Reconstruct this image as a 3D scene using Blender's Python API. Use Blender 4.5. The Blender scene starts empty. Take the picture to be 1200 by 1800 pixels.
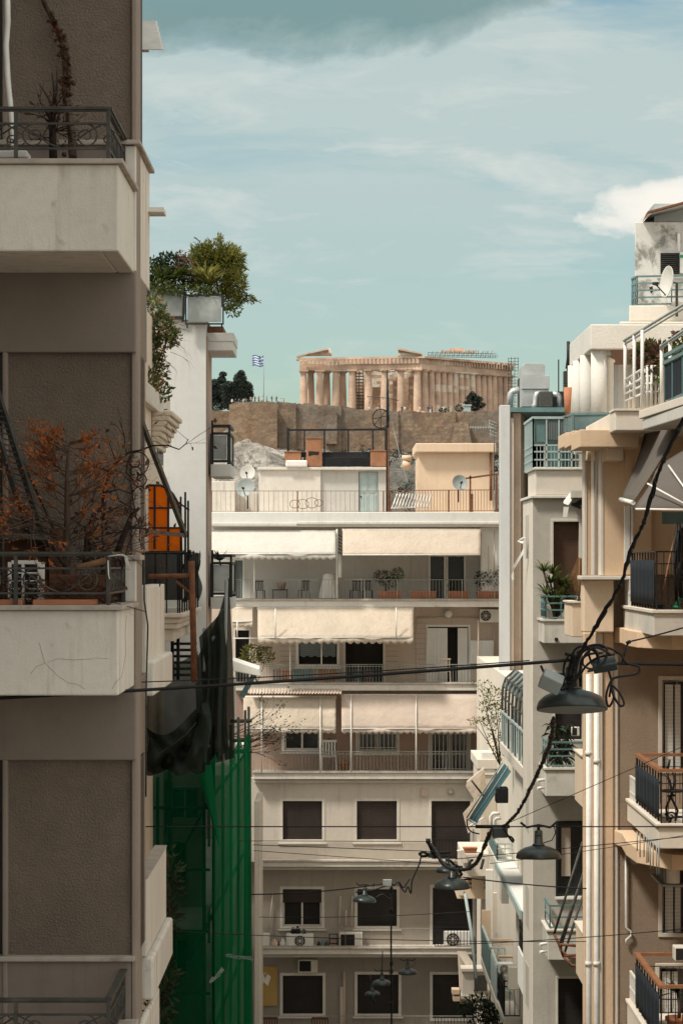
import bpy, bmesh, math, random
from mathutils import Vector, Matrix, noise as mnoise
R = math.radians
rng = random.Random(7)
sc = bpy.context.scene
COL = sc.collection
F = 4800.0; CZ = 20.0; HZ = 985.0
# a surveyed point: column/row measured in the photograph plus the distance down the street in metres
def P(px, py, Y): return Vector(((px-600)*Y/F, Y, CZ+(HZ-py)*Y/F))
def X(px, Y): return (px-600)*Y/F
def Z(py, Y): return CZ+(HZ-py)*Y/F
ORG = {}

class MB:
    def __init__(s): s.bm = bmesh.new(); s.m = 0
    def poly(s, pts):
        f = s.bm.faces.new([s.bm.verts.new(p) for p in pts]); f.material_index = s.m; return f
    def hexa(s, a, b):
        va = [s.bm.verts.new(p) for p in a]; vb = [s.bm.verts.new(p) for p in b]; n = len(va)
        fs = [s.bm.faces.new(va[::-1]), s.bm.faces.new(vb)]
        for i in range(n): fs.append(s.bm.faces.new([va[i], va[(i+1) % n], vb[(i+1) % n], vb[i]]))
        for f in fs: f.material_index = s.m
    def box(s, x0, x1, y0, y1, z0, z1):
        x0, x1 = min(x0, x1), max(x0, x1); y0, y1 = min(y0, y1), max(y0, y1); z0, z1 = min(z0, z1), max(z0, z1)
        s.hexa([(x0,y0,z0),(x1,y0,z0),(x1,y1,z0),(x0,y1,z0)], [(x0,y0,z1),(x1,y0,z1),(x1,y1,z1),(x0,y1,z1)]); return s
    def pbox(s, a, b, t, c, Y, d=.1):      # box whose front face spans columns a..b and rows t..c at distance Y, d metres deep
        s.box(X(a,Y), X(b,Y), Y, Y+d, Z(t,Y), Z(c,Y)); return s
    def slab(s, pts, off):
        off = Vector(off); s.hexa([Vector(p) for p in pts], [Vector(p)+off for p in pts]); return s
    def tube(s, pts, r, n=6, closed=False):
        pts = [Vector(p) for p in pts]; k = len(pts); rings = []
        up = None
        for i, p in enumerate(pts):
            a = pts[(i-1) % k] if (closed or i > 0) else p; b = pts[(i+1) % k] if (closed or i < k-1) else p
            d = (b-a)
            if d.length < 1e-9: d = Vector((0,0,1))
            d.normalize()
            if up is None:
                up = d.orthogonal().normalized()
            up = (up - d*up.dot(d))
            up = up.normalized() if up.length > 1e-6 else d.orthogonal().normalized()
            v = d.cross(up); rr = r[i] if isinstance(r, (list, tuple)) else r
            rings.append([s.bm.verts.new(p + (up*math.cos(2*math.pi*j/n)+v*math.sin(2*math.pi*j/n))*rr) for j in range(n)])
        for i in range(k if closed else k-1):
            A = rings[i]; B = rings[(i+1) % k]
            for j in range(n):
                f = s.bm.faces.new([A[j], A[(j+1) % n], B[(j+1) % n], B[j]]); f.material_index = s.m; f.smooth = n > 4
        if not closed:
            for rg in (rings[0][::-1], rings[-1]):
                f = s.bm.faces.new(rg); f.material_index = s.m
        return s
    def bar(s, p, q, w, h=None):
        p = Vector(p); q = Vector(q); h = h or w; d = (q-p).normalized()
        u = d.cross(Vector((0,0,1)))
        u = u.normalized() if u.length > 1e-4 else Vector((1,0,0))
        v = u.cross(d); a = [u*(-w/2)+v*(-h/2), u*(w/2)+v*(-h/2), u*(w/2)+v*(h/2), u*(-w/2)+v*(h/2)]
        s.hexa([p+k for k in a], [q+k for k in a]); return s
    def lathe(s, prof, c, n=24, axis=(0,0,1), closed=False):
        c = Vector(c); ax = Vector(axis).normalized(); u = ax.orthogonal().normalized(); v = ax.cross(u); rings = []
        for r, z in prof:
            rings.append([s.bm.verts.new(c+ax*z+(u*math.cos(2*math.pi*j/n)+v*math.sin(2*math.pi*j/n))*max(r,1e-4)) for j in range(n)])
        for i in range(len(rings)-1):
            for j in range(n):
                f = s.bm.faces.new([rings[i][j], rings[i][(j+1) % n], rings[i+1][(j+1) % n], rings[i+1][j]]); f.material_index = s.m; f.smooth = True
        for rg in (rings[0][::-1], rings[-1]):
            f = s.bm.faces.new(rg); f.material_index = s.m
        return s
    def ball(s, c, r, n=12, sc=(1,1,1)):
        prof = [(math.sin(math.pi*i/8)*r, -math.cos(math.pi*i/8)*r*sc[2]) for i in range(9)]
        return s.lathe(prof, c, n)
    def sheet(s, fn, nu, nv, smooth=True):
        g = [[s.bm.verts.new(fn(i/nu, j/nv)) for j in range(nv+1)] for i in range(nu+1)]
        for i in range(nu):
            for j in range(nv):
                f = s.bm.faces.new([g[i][j], g[i+1][j], g[i+1][j+1], g[i][j+1]]); f.material_index = s.m; f.smooth = smooth
        return s
    def leaf(s, c, d, L, w, droop=0.0):
        c = Vector(c); d = Vector(d).normalized(); u = d.cross(Vector((rng.uniform(-1,1), rng.uniform(-1,1), rng.uniform(-1,1))))
        u = u.normalized() if u.length > 1e-5 else d.orthogonal(); u *= w/2
        m = c+d*L*.5; e = c+d*L+Vector((0,0,-droop*L))
        s.poly([c, m+u, e, m-u]); return s
    def leaves(s, c, rad, n, L, w, shell=.55, upb=.2):
        c = Vector(c)
        for _ in range(n):
            while 1:
                q = Vector((rng.uniform(-1,1), rng.uniform(-1,1), rng.uniform(-1,1)))
                if .05 < q.length < 1: break
            if q.length < shell and rng.random() < .7: q = q.normalized()*rng.uniform(shell, 1)
            d = (q.normalized()*.7+Vector((rng.uniform(-1,1), rng.uniform(-1,1), rng.uniform(-1,1)+upb))).normalized()
            k = rng.uniform(.6, 1.25)
            s.leaf(c+Vector((q.x*rad[0], q.y*rad[1], q.z*rad[2])), d, L*k, w*k)
        return s
    def wall(s, a, b, t, c, Y, d=.3, holes=()):   # wall facing the camera with window openings cut out of it
        xs = sorted({X(a,Y), X(b,Y), *[X(h[0],Y) for h in holes], *[X(h[1],Y) for h in holes]})
        zs = sorted({Z(t,Y), Z(c,Y), *[Z(h[2],Y) for h in holes], *[Z(h[3],Y) for h in holes]})
        xs = [x for x in xs if X(a,Y)-1e-6 <= x <= X(b,Y)+1e-6]; zs = [z for z in zs if Z(c,Y)-1e-6 <= z <= Z(t,Y)+1e-6]
        def solid(i, j):
            if not (0 <= i < len(xs)-1 and 0 <= j < len(zs)-1): return False
            x = (xs[i]+xs[i+1])/2; z = (zs[j]+zs[j+1])/2
            return not any(X(h[0],Y) < x < X(h[1],Y) and Z(h[3],Y) < z < Z(h[2],Y) for h in holes)
        for i in range(len(xs)-1):
            for j in range(len(zs)-1):
                if not solid(i, j): continue
                x0, x1, z0, z1 = xs[i], xs[i+1], zs[j], zs[j+1]
                s.poly([(x0,Y,z0),(x1,Y,z0),(x1,Y,z1),(x0,Y,z1)]); s.poly([(x0,Y+d,z0),(x0,Y+d,z1),(x1,Y+d,z1),(x1,Y+d,z0)])
                if not solid(i-1, j): s.poly([(x0,Y,z0),(x0,Y,z1),(x0,Y+d,z1),(x0,Y+d,z0)])
                if not solid(i+1, j): s.poly([(x1,Y,z0),(x1,Y+d,z0),(x1,Y+d,z1),(x1,Y,z1)])
                if not solid(i, j-1): s.poly([(x0,Y,z0),(x0,Y+d,z0),(x1,Y+d,z0),(x1,Y,z0)])
                if not solid(i, j+1): s.poly([(x0,Y,z1),(x1,Y,z1),(x1,Y+d,z1),(x0,Y+d,z1)])
        return s
    def build(s, name, mat, parent=None, loc=None, bevel=0, norm=True, solid=0, sub=0):
        bm = s.bm
        if norm: bmesh.ops.recalc_face_normals(bm, faces=bm.faces)
        if parent is not None: o0 = ORG[parent.name]
        else:
            if loc is None:
                lo = [min(v.co[i] for v in bm.verts) for i in range(3)]; hi = [max(v.co[i] for v in bm.verts) for i in range(3)]
                loc = ((lo[0]+hi[0])/2, (lo[1]+hi[1])/2, lo[2])
            o0 = Vector(loc)
        bmesh.ops.translate(bm, vec=-o0, verts=bm.verts)
        me = bpy.data.meshes.new(name); bm.to_mesh(me); bm.free()
        for k in (mat if isinstance(mat, (list, tuple)) else [mat]): me.materials.append(k)
        o = bpy.data.objects.new(name, me); COL.objects.link(o)
        if parent is not None: o.parent = parent
        else: o.location = o0
        ORG[o.name] = o0
        if solid:
            k = o.modifiers.new('Thickness', 'SOLIDIFY'); k.thickness = solid
        if bevel:
            k = o.modifiers.new('Bevel', 'BEVEL'); k.width = bevel; k.segments = 2; k.limit_method = 'ANGLE'
        return o

def tag(o, label=None, cat=None, group=None, kind=None):
    if label: o['label'] = label
    if cat: o['category'] = cat
    if group: o['group'] = group
    if kind: o['kind'] = kind
    return o
def thing(name, label, cat, loc, group=None):
    o = bpy.data.objects.new(name, None); COL.objects.link(o); o.location = loc; o.empty_display_size = .3
    ORG[o.name] = Vector(loc); return tag(o, label, cat, group)
def copy_tree(o, loc=None, label=None, rz=None, scale=None, parent=None):
    c = o.copy(); COL.objects.link(c); ORG[c.name] = ORG[o.name]
    if parent is not None: c.parent = parent
    if loc is not None: c.location = loc; ORG[c.name] = Vector(loc)
    if label: c['label'] = label
    if rz is not None: c.rotation_euler.z = rz
    if scale is not None: c.scale = scale if isinstance(scale, (list, tuple)) else (scale,)*3
    for ch in [k for k in o.children]: copy_tree(ch, parent=c)
    return c

# ------------------------------------------------------------------ materials
class NT:
    def __init__(s, name):
        s.mat = bpy.data.materials.new(name); s.mat.use_nodes = True; s.t = s.mat.node_tree; s.t.nodes.clear()
        s.out = s.n('ShaderNodeOutputMaterial')
    def n(s, kind, **kw):
        o = s.t.nodes.new(kind)
        for k, v in kw.items():
            if k.startswith('i_'):
                key = k[2:]; o.inputs[int(key) if key.isdigit() else key.replace('_', ' ')].default_value = v
            else: setattr(o, k, v)
        return o
    def l(s, a, b): s.t.links.new(a, b)
    def pos(s, scale=(1,1,1)):
        g = s.n('ShaderNodeNewGeometry'); m = s.n('ShaderNodeMapping'); m.inputs['Scale'].default_value = scale
        s.l(g.outputs['Position'], m.inputs['Vector']); return m.outputs['Vector']
    def noise(s, vec, scale, detail=4, rough=.6, dist=0):
        k = s.n('ShaderNodeTexNoise'); k.inputs['Scale'].default_value = scale; k.inputs['Detail'].default_value = detail
        k.inputs['Roughness'].default_value = rough; k.inputs['Distortion'].default_value = dist; s.l(vec, k.inputs['Vector']); return k.outputs['Fac']
    def ramp(s, fac, stops):
        r = s.n('ShaderNodeValToRGB'); e = r.color_ramp.elements
        while len(e) < len(stops): e.new(.5)
        for k, (p, c) in zip(e, stops):
            k.position = p; k.color = (c, c, c, 1) if not isinstance(c, (tuple, list)) else (*c[:3], 1)
        s.l(fac, r.inputs['Fac']); return r.outputs['Color']
    def mix(s, fac, a, b, kind='MIX'):
        m = s.n('ShaderNodeMix', data_type='RGBA', blend_type=kind)
        for src, i in ((fac, 0), (a, 6), (b, 7)):
            if hasattr(src, 'links'): s.l(src, m.inputs[i])
            elif i == 0: m.inputs[0].default_value = src
            else: m.inputs[i].default_value = (*src[:3], 1)
        return m.outputs[2]
    def math(s, op, a, b=0.0, clamp=False):
        m = s.n('ShaderNodeMath', operation=op, use_clamp=clamp)
        for src, i in ((a, 0), (b, 1)):
            if hasattr(src, 'links'): s.l(src, m.inputs[i])
            else: m.inputs[i].default_value = src
        return m.outputs[0]
def dk(c, k): return tuple(min(1, x*k) for x in c[:3])
def M(name, col, rough=.85, var=.12, scale=1.5, bump=0., bscale=40., streak=0., dirt=(.12,.10,.08), spots=0., spotcol=(.08,.07,.06), metal=0., ribs=None, spec=.3, trans=0., fine=.06, bdist=.01, spotscale=3., spotlo=.56):
    t = NT(name); v = t.pos()
    c = t.mix(t.ramp(t.noise(v, scale, 5), [(.3, 0.), (.7, 1.)]), dk(col, 1-var), dk(col, 1+var))
    if fine: c = t.mix(t.math('MULTIPLY', t.ramp(t.noise(v, scale*14, 3), [(.35, 1.), (.65, 0.)]), fine*3), c, dk(col, .72))
    if streak:
        w = t.pos((7, 7, .5)); f = t.ramp(t.noise(w, 1., 5, .65), [(.5, 0.), (.75, 1.)])
        g = t.ramp(t.noise(v, .9, 3), [(.4, 0.), (.65, 1.)])
        c = t.mix(t.math('MULTIPLY', t.math('MULTIPLY', f, g), streak), c, dirt)
    if spots:
        f = t.ramp(t.noise(v, spotscale, 8, .7, .3), [(spotlo, 0.), (spotlo+.12, 1.)]); c = t.mix(t.math('MULTIPLY', f, spots), c, spotcol)
    b = t.n('ShaderNodeBsdfPrincipled'); b.inputs['Roughness'].default_value = rough; b.inputs['Metallic'].default_value = metal
    b.inputs['Specular IOR Level'].default_value = spec
    t.l(c, b.inputs['Base Color']); h = None
    if bump: h = t.math('MULTIPLY', t.noise(v, bscale, 4, .65), bump)
    if ribs:   # (axis, ribs per metre, strength)
        w = t.n('ShaderNodeTexWave', wave_type='BANDS', bands_direction=ribs[0], wave_profile='SAW' if ribs[0] == 'Z' else 'SIN')
        w.inputs['Scale'].default_value = ribs[1]*.314; t.l(v, w.inputs['Vector'])
        q = t.math('MULTIPLY', w.outputs['Fac'], ribs[2]); h = q if h is None else t.math('ADD', h, q)
        c2 = t.mix(t.ramp(w.outputs['Fac'], [(.0, 1.), (.18, 0.)]), c, dk(col, .5)); t.l(c2, b.inputs['Base Color'])
    if h is not None:
        k = t.n('ShaderNodeBump'); k.inputs['Distance'].default_value = bdist; k.inputs['Strength'].default_value = 1.
        t.l(h, k.inputs['Height']); t.l(k.outputs['Normal'], b.inputs['Normal'])
    if trans:
        tr = t.n('ShaderNodeBsdfTranslucent'); t.l(c, tr.inputs['Color']); ms = t.n('ShaderNodeMixShader'); ms.inputs[0].default_value = trans
        t.l(b.outputs[0], ms.inputs[1]); t.l(tr.outputs[0], ms.inputs[2]); t.l(ms.outputs[0], t.out.inputs['Surface'])
    else: t.l(b.outputs[0], t.out.inputs['Surface'])
    return t.mat
def glass_mat(name, col, rough=.08, alpha=0., spec=.6, var=.3):
    t = NT(name); v = t.pos(); b = t.n('ShaderNodeBsdfPrincipled'); b.inputs['Roughness'].default_value = rough; b.inputs['Specular IOR Level'].default_value = spec
    t.l(t.mix(t.ramp(t.noise(v, 1.3, 3), [(.35, 0.), (.65, 1.)]), dk(col, 1-var), dk(col, 1+var)), b.inputs['Base Color'])
    if alpha:
        tr = t.n('ShaderNodeBsdfTransparent'); tr.inputs['Color'].default_value = (*[min(1, .75+c*.25) for c in col], 1)
        ms = t.n('ShaderNodeMixShader'); ms.inputs[0].default_value = alpha; t.l(b.outputs[0], ms.inputs[1]); t.l(tr.outputs[0], ms.inputs[2]); t.l(ms.outputs[0], t.out.inputs['Surface'])
    else: t.l(b.outputs[0], t.out.inputs['Surface'])
    return t.mat
def net_mat(name, col, alpha, var=.35, fold=3.):
    t = NT(name); v = t.pos(); c = t.mix(t.ramp(t.noise(t.pos((fold, fold, .25)), 1., 4), [(.3, 0.), (.7, 1.)]), dk(col, 1-var), dk(col, 1+var))
    d = t.n('ShaderNodeBsdfDiffuse'); tl = t.n('ShaderNodeBsdfTranslucent'); t.l(c, d.inputs['Color']); t.l(c, tl.inputs['Color'])
    k = t.n('ShaderNodeBump'); k.inputs['Distance'].default_value = .05; t.l(t.noise(t.pos((5, 5, 1.2)), 1., 4, .6, .5), k.inputs['Height']); t.l(k.outputs['Normal'], d.inputs['Normal'])
    a = t.n('ShaderNodeMixShader'); a.inputs[0].default_value = .35; t.l(d.outputs[0], a.inputs[1]); t.l(tl.outputs[0], a.inputs[2])
    tr = t.n('ShaderNodeBsdfTransparent'); ms = t.n('ShaderNodeMixShader')
    t.l(t.math('MULTIPLY', t.ramp(t.noise(v, .8, 4), [(.3, .6), (.7, 1.3)]), alpha), ms.inputs[0])
    t.l(a.outputs[0], ms.inputs[1]); t.l(tr.outputs[0], ms.inputs[2]); t.l(ms.outputs[0], t.out.inputs['Surface'])
    return t.mat
def leaf_mat(name, a, b, scale=3., trans=.3):
    t = NT(name); v = t.pos(); c = t.mix(t.ramp(t.noise(v, scale, 3, .7), [(.35, 0.), (.65, 1.)]), a, b)
    c = t.mix(t.math('MULTIPLY', t.noise(v, scale*9, 2), .5), c, dk(a, .5))
    d = t.n('ShaderNodeBsdfPrincipled'); d.inputs['Roughness'].default_value = .6; d.inputs['Specular IOR Level'].default_value = .25
    tl = t.n('ShaderNodeBsdfTranslucent'); t.l(c, d.inputs['Base Color']); t.l(c, tl.inputs['Color'])
    a_ = t.n('ShaderNodeMixShader'); a_.inputs[0].default_value = trans; t.l(d.outputs[0], a_.inputs[1]); t.l(tl.outputs[0], a_.inputs[2]); t.l(a_.outputs[0], t.out.inputs['Surface'])
    return t.mat
def masonry_mat(name, c1, c2, mortar, scale, w=.5, h=.25, patch=None, patchlo=.6, rotz=0., morts=.015, dirt=.35, wob=0.):
    t = NT(name); g = t.n('ShaderNodeNewGeometry'); m = t.n('ShaderNodeMapping'); m.inputs['Rotation'].default_value = (R(90), 0, rotz)
    sx = t.n('ShaderNodeSeparateXYZ'); t.l(g.outputs['Position'], sx.inputs[0]); cb = t.n('ShaderNodeCombineXYZ')
    t.l(t.math('ADD', sx.outputs['X'], t.math('MULTIPLY', sx.outputs['Y'], .6)), cb.inputs['X']); t.l(sx.outputs['Z'], cb.inputs['Y'])
    b = t.n('ShaderNodeTexBrick'); b.inputs['Scale'].default_value = scale; b.inputs['Brick Width'].default_value = w; b.inputs['Row Height'].default_value = h
    b.inputs['Mortar Size'].default_value = morts; b.inputs['Mortar'].default_value = (*mortar, 1); b.inputs['Color1'].default_value = (*c1, 1); b.inputs['Color2'].default_value = (*c2, 1)
    v = t.pos(); nz = t.n('ShaderNodeTexNoise'); nz.inputs['Scale'].default_value = .5; nz.inputs['Detail'].default_value = 4; t.l(v, nz.inputs['Vector'])
    dv = t.n('ShaderNodeVectorMath', operation='MULTIPLY_ADD'); t.l(nz.outputs['Color'], dv.inputs[0]); dv.inputs[1].default_value = (wob, wob, 0); t.l(cb.outputs[0], dv.inputs[2])
    t.l(dv.outputs[0], b.inputs['Vector']); c = b.outputs['Color']
    if wob: c = t.mix(t.math('MULTIPLY', t.ramp(t.noise(v, .07, 6, .7), [(.45, 0.), (.6, 1.)]), .7), c, (.19,.175,.155)); c = t.mix(t.math('MULTIPLY', t.ramp(t.noise(v, .35, 6, .75), [(.5, 0.), (.62, 1.)]), .6), c, (.10,.075,.055)); c = t.mix(t.math('MULTIPLY', t.ramp(t.noise(v, .13, 5, .7), [(.55, 0.), (.65, 1.)]), .5), c, (.33,.19,.12))
    c = t.mix(t.math('MULTIPLY', t.ramp(t.noise(v, .18, 8, .7), [(.4, 0.), (.65, 1.)]), dirt), c, dk(c1, .42))
    c = t.mix(t.math('MULTIPLY', t.ramp(t.noise(v, 1.1, 5, .7), [(.45, 0.), (.6, 1.)]), .35), c, dk(c2, .6))
    if patch:
        b2 = t.n('ShaderNodeTexBrick'); b2.inputs['Scale'].default_value = .33; b2.inputs['Mortar Size'].default_value = 0.; b2.inputs['Color1'].default_value = (0,0,0,1); b2.inputs['Color2'].default_value = (1,1,1,1)
        t.l(cb.outputs[0], b2.inputs['Vector']); f = t.math('MULTIPLY', t.ramp(b2.outputs['Color'], [(.3, 0.), (.45, 1.)]), t.ramp(t.noise(v, .16, 2), [(patchlo-.08, 0.), (patchlo+.04, 1.)]))
        c = t.mix(f, c, patch)
    s = t.n('ShaderNodeBsdfPrincipled'); s.inputs['Roughness'].default_value = .95; s.inputs['Specular IOR Level'].default_value = .1; t.l(c, s.inputs['Base Color'])
    k = t.n('ShaderNodeBump'); k.inputs['Distance'].default_value = .3; t.l(t.noise(v, .8, 6, .7), k.inputs['Height']); t.l(k.outputs['Normal'], s.inputs['Normal'])
    t.l(s.outputs[0], t.out.inputs['Surface']); return t.mat
def panes_mat(): return glass_mat('dark_window_glass', (.02,.022,.024), .12)

W = dict(
 parapet=M('grey_cream_parapet_plaster', (.70,.665,.595), var=.12, scale=.9, bump=.3, bscale=60, streak=.9, dirt=(.30,.225,.165), spots=.5, spotcol=(.27,.23,.19), spotscale=6., spotlo=.6),
 beam=M('smooth_taupe_plaster', (.235,.195,.165), var=.12, scale=.8, bump=.25, bscale=40, streak=.5, dirt=(.1,.08,.065)),
 rough=M('brown_roughcast_plaster', (.25,.198,.155), var=.2, scale=.8, bump=1.6, bscale=58, fine=.14, bdist=.022, streak=.2),
 trimA=M('taupe_wall_trim', (.29,.24,.20), var=.1, bump=.4, bscale=50, streak=.2),
 coping=M('weathered_marble_coping', (.42,.37,.32), var=.2, scale=4, streak=.3, spots=.5, spotcol=(.16,.12,.09), spotscale=5),
 iron=M('weathered_iron', (.07,.067,.06), .6, var=.35, scale=12, spots=.5, spotcol=(.16,.15,.13), metal=.3),
 black=M('black_metal', (.02,.02,.022), .5, var=.3, metal=.3),
 rubber=M('black_cable_rubber', (.014,.014,.015), .55, var=.3, scale=8),
 rust=M('rusty_steel', (.17,.075,.04), .85, var=.4, scale=9, spots=.5, spotcol=(.07,.035,.025)),
 rustbox=M('rusty_brown_sheet', (.30,.14,.075), .8, var=.35, scale=3, spots=.5, spotcol=(.09,.05,.035)),
 white=M('white_paint', (.74,.72,.67), .6, var=.06, scale=2, streak=.15),
 whitewall=M('white_render_wall', (.66,.655,.62), var=.06, scale=.5, bump=.15, bscale=25, streak=.12),
 jwall=M('sunlit_cream_render', (.68,.62,.53), var=.08, scale=.5, streak=.3, bump=.12),
 bwall=M('cool_grey_white_render', (.50,.50,.485), var=.06, scale=.4, bump=.2, bscale=20, streak=.22),
 whitegrey=M('pale_grey_render', (.50,.49,.455), var=.1, scale=.7, streak=.35, bump=.15),
 offwhite=M('off_white_stained_render', (.62,.58,.52), var=.12, scale=.6, streak=.45, bump=.15, spots=.2, spotcol=(.3,.24,.18)),
 cream=M('cream_render', (.62,.55,.45), var=.08, scale=.5, streak=.2, bump=.12),
 cream2=M('pale_stone_render', (.57,.52,.45), var=.1, scale=.5, streak=.35, bump=.12),
 pink=M('beige_pink_render', (.52,.43,.355), var=.1, scale=.6, streak=.3, bump=.12),
 redwall=M('red_brown_wall', (.36,.255,.20), var=.15, scale=.6, streak=.3),
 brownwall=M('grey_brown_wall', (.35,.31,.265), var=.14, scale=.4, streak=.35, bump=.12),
 brownwall_shade=M('shaded_grey_brown_wall', (.28,.245,.21), var=.14, scale=.4, streak=.35, bump=.12),  # shade of the lowest far storeys worked into this colour
 peach=M('peach_stair_house_render', (.66,.50,.36), var=.08, scale=.3, streak=.3),
 slabedge=M('white_slab_edge', (.62,.585,.53), var=.12, scale=1.5, streak=.3, spots=.4, spotcol=(.25,.15,.1), spotscale=1.5),
 canvas=M('cream_awning_canvas', (.655,.565,.47), .9, var=.08, scale=.7, streak=.35, dirt=(.42,.32,.24), trans=.3, fine=.02, bump=.8, bscale=2.2, bdist=.08),
 canvasw=M('white_awning_canvas', (.69,.655,.60), .9, var=.04, scale=.7, streak=.3, dirt=(.5,.42,.34), trans=.3, fine=.02, bump=.8, bscale=2.2, bdist=.08),
 canvasg=M('taupe_grey_awning_canvas', (.125,.11,.096), .9, var=.1, scale=2, trans=.12),
 shutter=M('dark_brown_roller_shutter', (.045,.033,.029), .6, var=.25, ribs=('Z', 13, .8), streak=.25, dirt=(.09,.075,.065)),
 blackshut=M('near_black_roller_shutter', (.026,.022,.021), .6, var=.3, ribs=('Z', 13, .8), streak=.25, dirt=(.07,.06,.055)),
 brownshut=M('brown_roller_shutter', (.10,.055,.035), .6, var=.2, ribs=('Z', 20, .7)),
 whiteshut=M('white_louvred_shutter', (.70,.69,.65), .6, var=.06, ribs=('Z', 18, .5)),
 greyshut=M('grey_louvred_shutter', (.16,.19,.19), .6, var=.1, ribs=('Z', 14, .6)),
 dark=M('dark_interior', (.02,.018,.016), .9, var=.2),
 glass=panes_mat(),
 frost=glass_mat('frosted_glass', (.28,.30,.29), .35, .12, .4, .35),
 tealglass=glass_mat('teal_tinted_glass', (.16,.25,.26), .2, .45, .5),
 orange=M('orange_plastic_panel', (1.,.36,.015), .5, var=.1, scale=2, trans=.75),
 tealmetal=M('teal_green_painted_metal', (.11,.19,.19), .55, var=.2, scale=3, spots=.25, spotcol=(.2,.22,.2)),
 palemetal=M('pale_teal_metal', (.36,.44,.43), .5, var=.12, scale=3),
 whitemetal=M('white_painted_metal', (.66,.65,.61), .5, var=.1, scale=5, spots=.2, spotcol=(.3,.2,.13)),
 galv=M('galvanised_sheet', (.45,.46,.45), .45, var=.15, scale=2, metal=.5, spots=.15),
 thinrail=M('grey_green_rail_paint', (.27,.28,.25), .6, var=.25, scale=4, spots=.4, spotcol=(.2,.1,.06)),
 terracotta=M('terracotta', (.40,.17,.09), .9, var=.2, scale=5),
 marble=M('honey_marble', (.54,.385,.285), .9, var=.3, scale=.25, streak=.35, dirt=(.26,.15,.09), spots=.25, spotcol=(.34,.2,.13), spotscale=.6, bump=.4, bscale=2, bdist=.3),
 fresh=M('fresh_white_marble', (.66,.57,.46), .9, var=.12, scale=.5),
 netg=net_mat('green_debris_net', (.006,.14,.055), .08, .35, .5),
 netg2=net_mat('sheer_green_debris_net', (.0,.09,.038), .24, .35, 1.),
 netd=net_mat('black_shade_net', (.026,.036,.031), .16, .65, 1.2),
 netd2=net_mat('dark_green_shade_net', (.045,.062,.052), .08, .5, 1.2),
 scrim=net_mat('black_balcony_screen', (.02,.022,.022), .08),
 beigeR=M('ochre_beige_render', (.63,.465,.32), var=.06, scale=.8, bump=.5, bscale=30, streak=.12),
 beigeR2=M('pale_ochre_render', (.66,.53,.395), var=.06, scale=.8, bump=.3, bscale=30, streak=.15),
 roughR=M('brown_ochre_roughcast', (.31,.235,.17), var=.14, scale=1., bump=1.5, bscale=75, bdist=.012, streak=.15),
 edgeR=M('warm_white_render', (.62,.565,.49), var=.08, scale=.8, streak=.25, bump=.2),
 greyR=M('grey_cement_render', (.43,.395,.345), var=.14, scale=.8, bump=.6, bscale=25, streak=.35),
 greyR2=M('pale_cement_render', (.57,.53,.46), var=.12, scale=.8, bump=.4, bscale=25, streak=.3),
 planter=M('stained_planter_concrete', (.54,.51,.455), var=.18, scale=1.2, streak=.7, spots=.35, spotcol=(.2,.18,.16)),
 board=M('board_marked_concrete', (.36,.275,.20), var=.22, scale=.8, ribs=('X', 3.2, .3), streak=.5, bump=.3),
 mould=M('mould_stained_white_render', (.60,.585,.55), var=.12, scale=.6, streak=.5, spots=.85, spotcol=(.16,.155,.13), spotscale=2.4, spotlo=.5),
 stucco=M('white_stucco', (.60,.575,.53), var=.08, scale=1, bump=.9, bscale=30),
 navy=M('navy_balcony_canvas', (.010,.016,.024), .8, var=.15, scale=2, ribs=('Y', 5, .3)),
 wood=M('varnished_wood_rail', (.27,.12,.06), .5, var=.25, scale=6),
 darkwood=M('dark_brown_wood', (.10,.045,.025), .7, var=.3, scale=4),
 lamp=M('dark_green_enamel', (.028,.038,.038), .33, var=.25, scale=6, spots=.3, spotcol=(.1,.11,.1), spec=.5),
 greybox=M('grey_plastic_box', (.30,.33,.32), .5, var=.12, scale=5),
 bark=M('brown_bark', (.075,.05,.035), .95, var=.35, scale=14, bump=.6),
 twig=M('black_dry_twig', (.035,.022,.018), .95, var=.35, scale=14),
 leaf_g=leaf_mat('mid_green_leaf', (.05,.085,.02), (.12,.14,.03)),
 leaf_y=leaf_mat('yellow_green_leaf', (.10,.12,.02), (.22,.19,.035)),
 leaf_p=leaf_mat('pale_palm_leaf', (.17,.18,.04), (.30,.27,.07)),
 canvas2=M('sun_faded_awning_canvas', (.66,.575,.47), .9, var=.1, scale=.5, streak=.45, dirt=(.36,.27,.2), trans=.3, fine=.02, bump=.9, bscale=1.7, bdist=.1),
 canvas3=M('pale_pink_cream_awning_canvas', (.72,.615,.53), .9, var=.07, scale=.9, streak=.25, dirt=(.42,.32,.25), trans=.35, fine=.02, bump=.7, bscale=2.6, bdist=.07),
 leaf_d=leaf_mat('dark_green_leaf', (.015,.03,.014), (.045,.065,.025)),
 leaf_o=leaf_mat('dry_orange_leaf', (.58,.19,.05), (.36,.12,.04), 6.),
 leaf_r=leaf_mat('red_brown_leaf', (.13,.05,.03), (.07,.05,.025)),
 leaf_far=leaf_mat('far_dark_foliage', (.018,.028,.024), (.045,.055,.04), .25, .1),
 straw=leaf_mat('dry_straw_leaf', (.35,.19,.09), (.2,.1,.05), 5.),
)
WM = W
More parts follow.
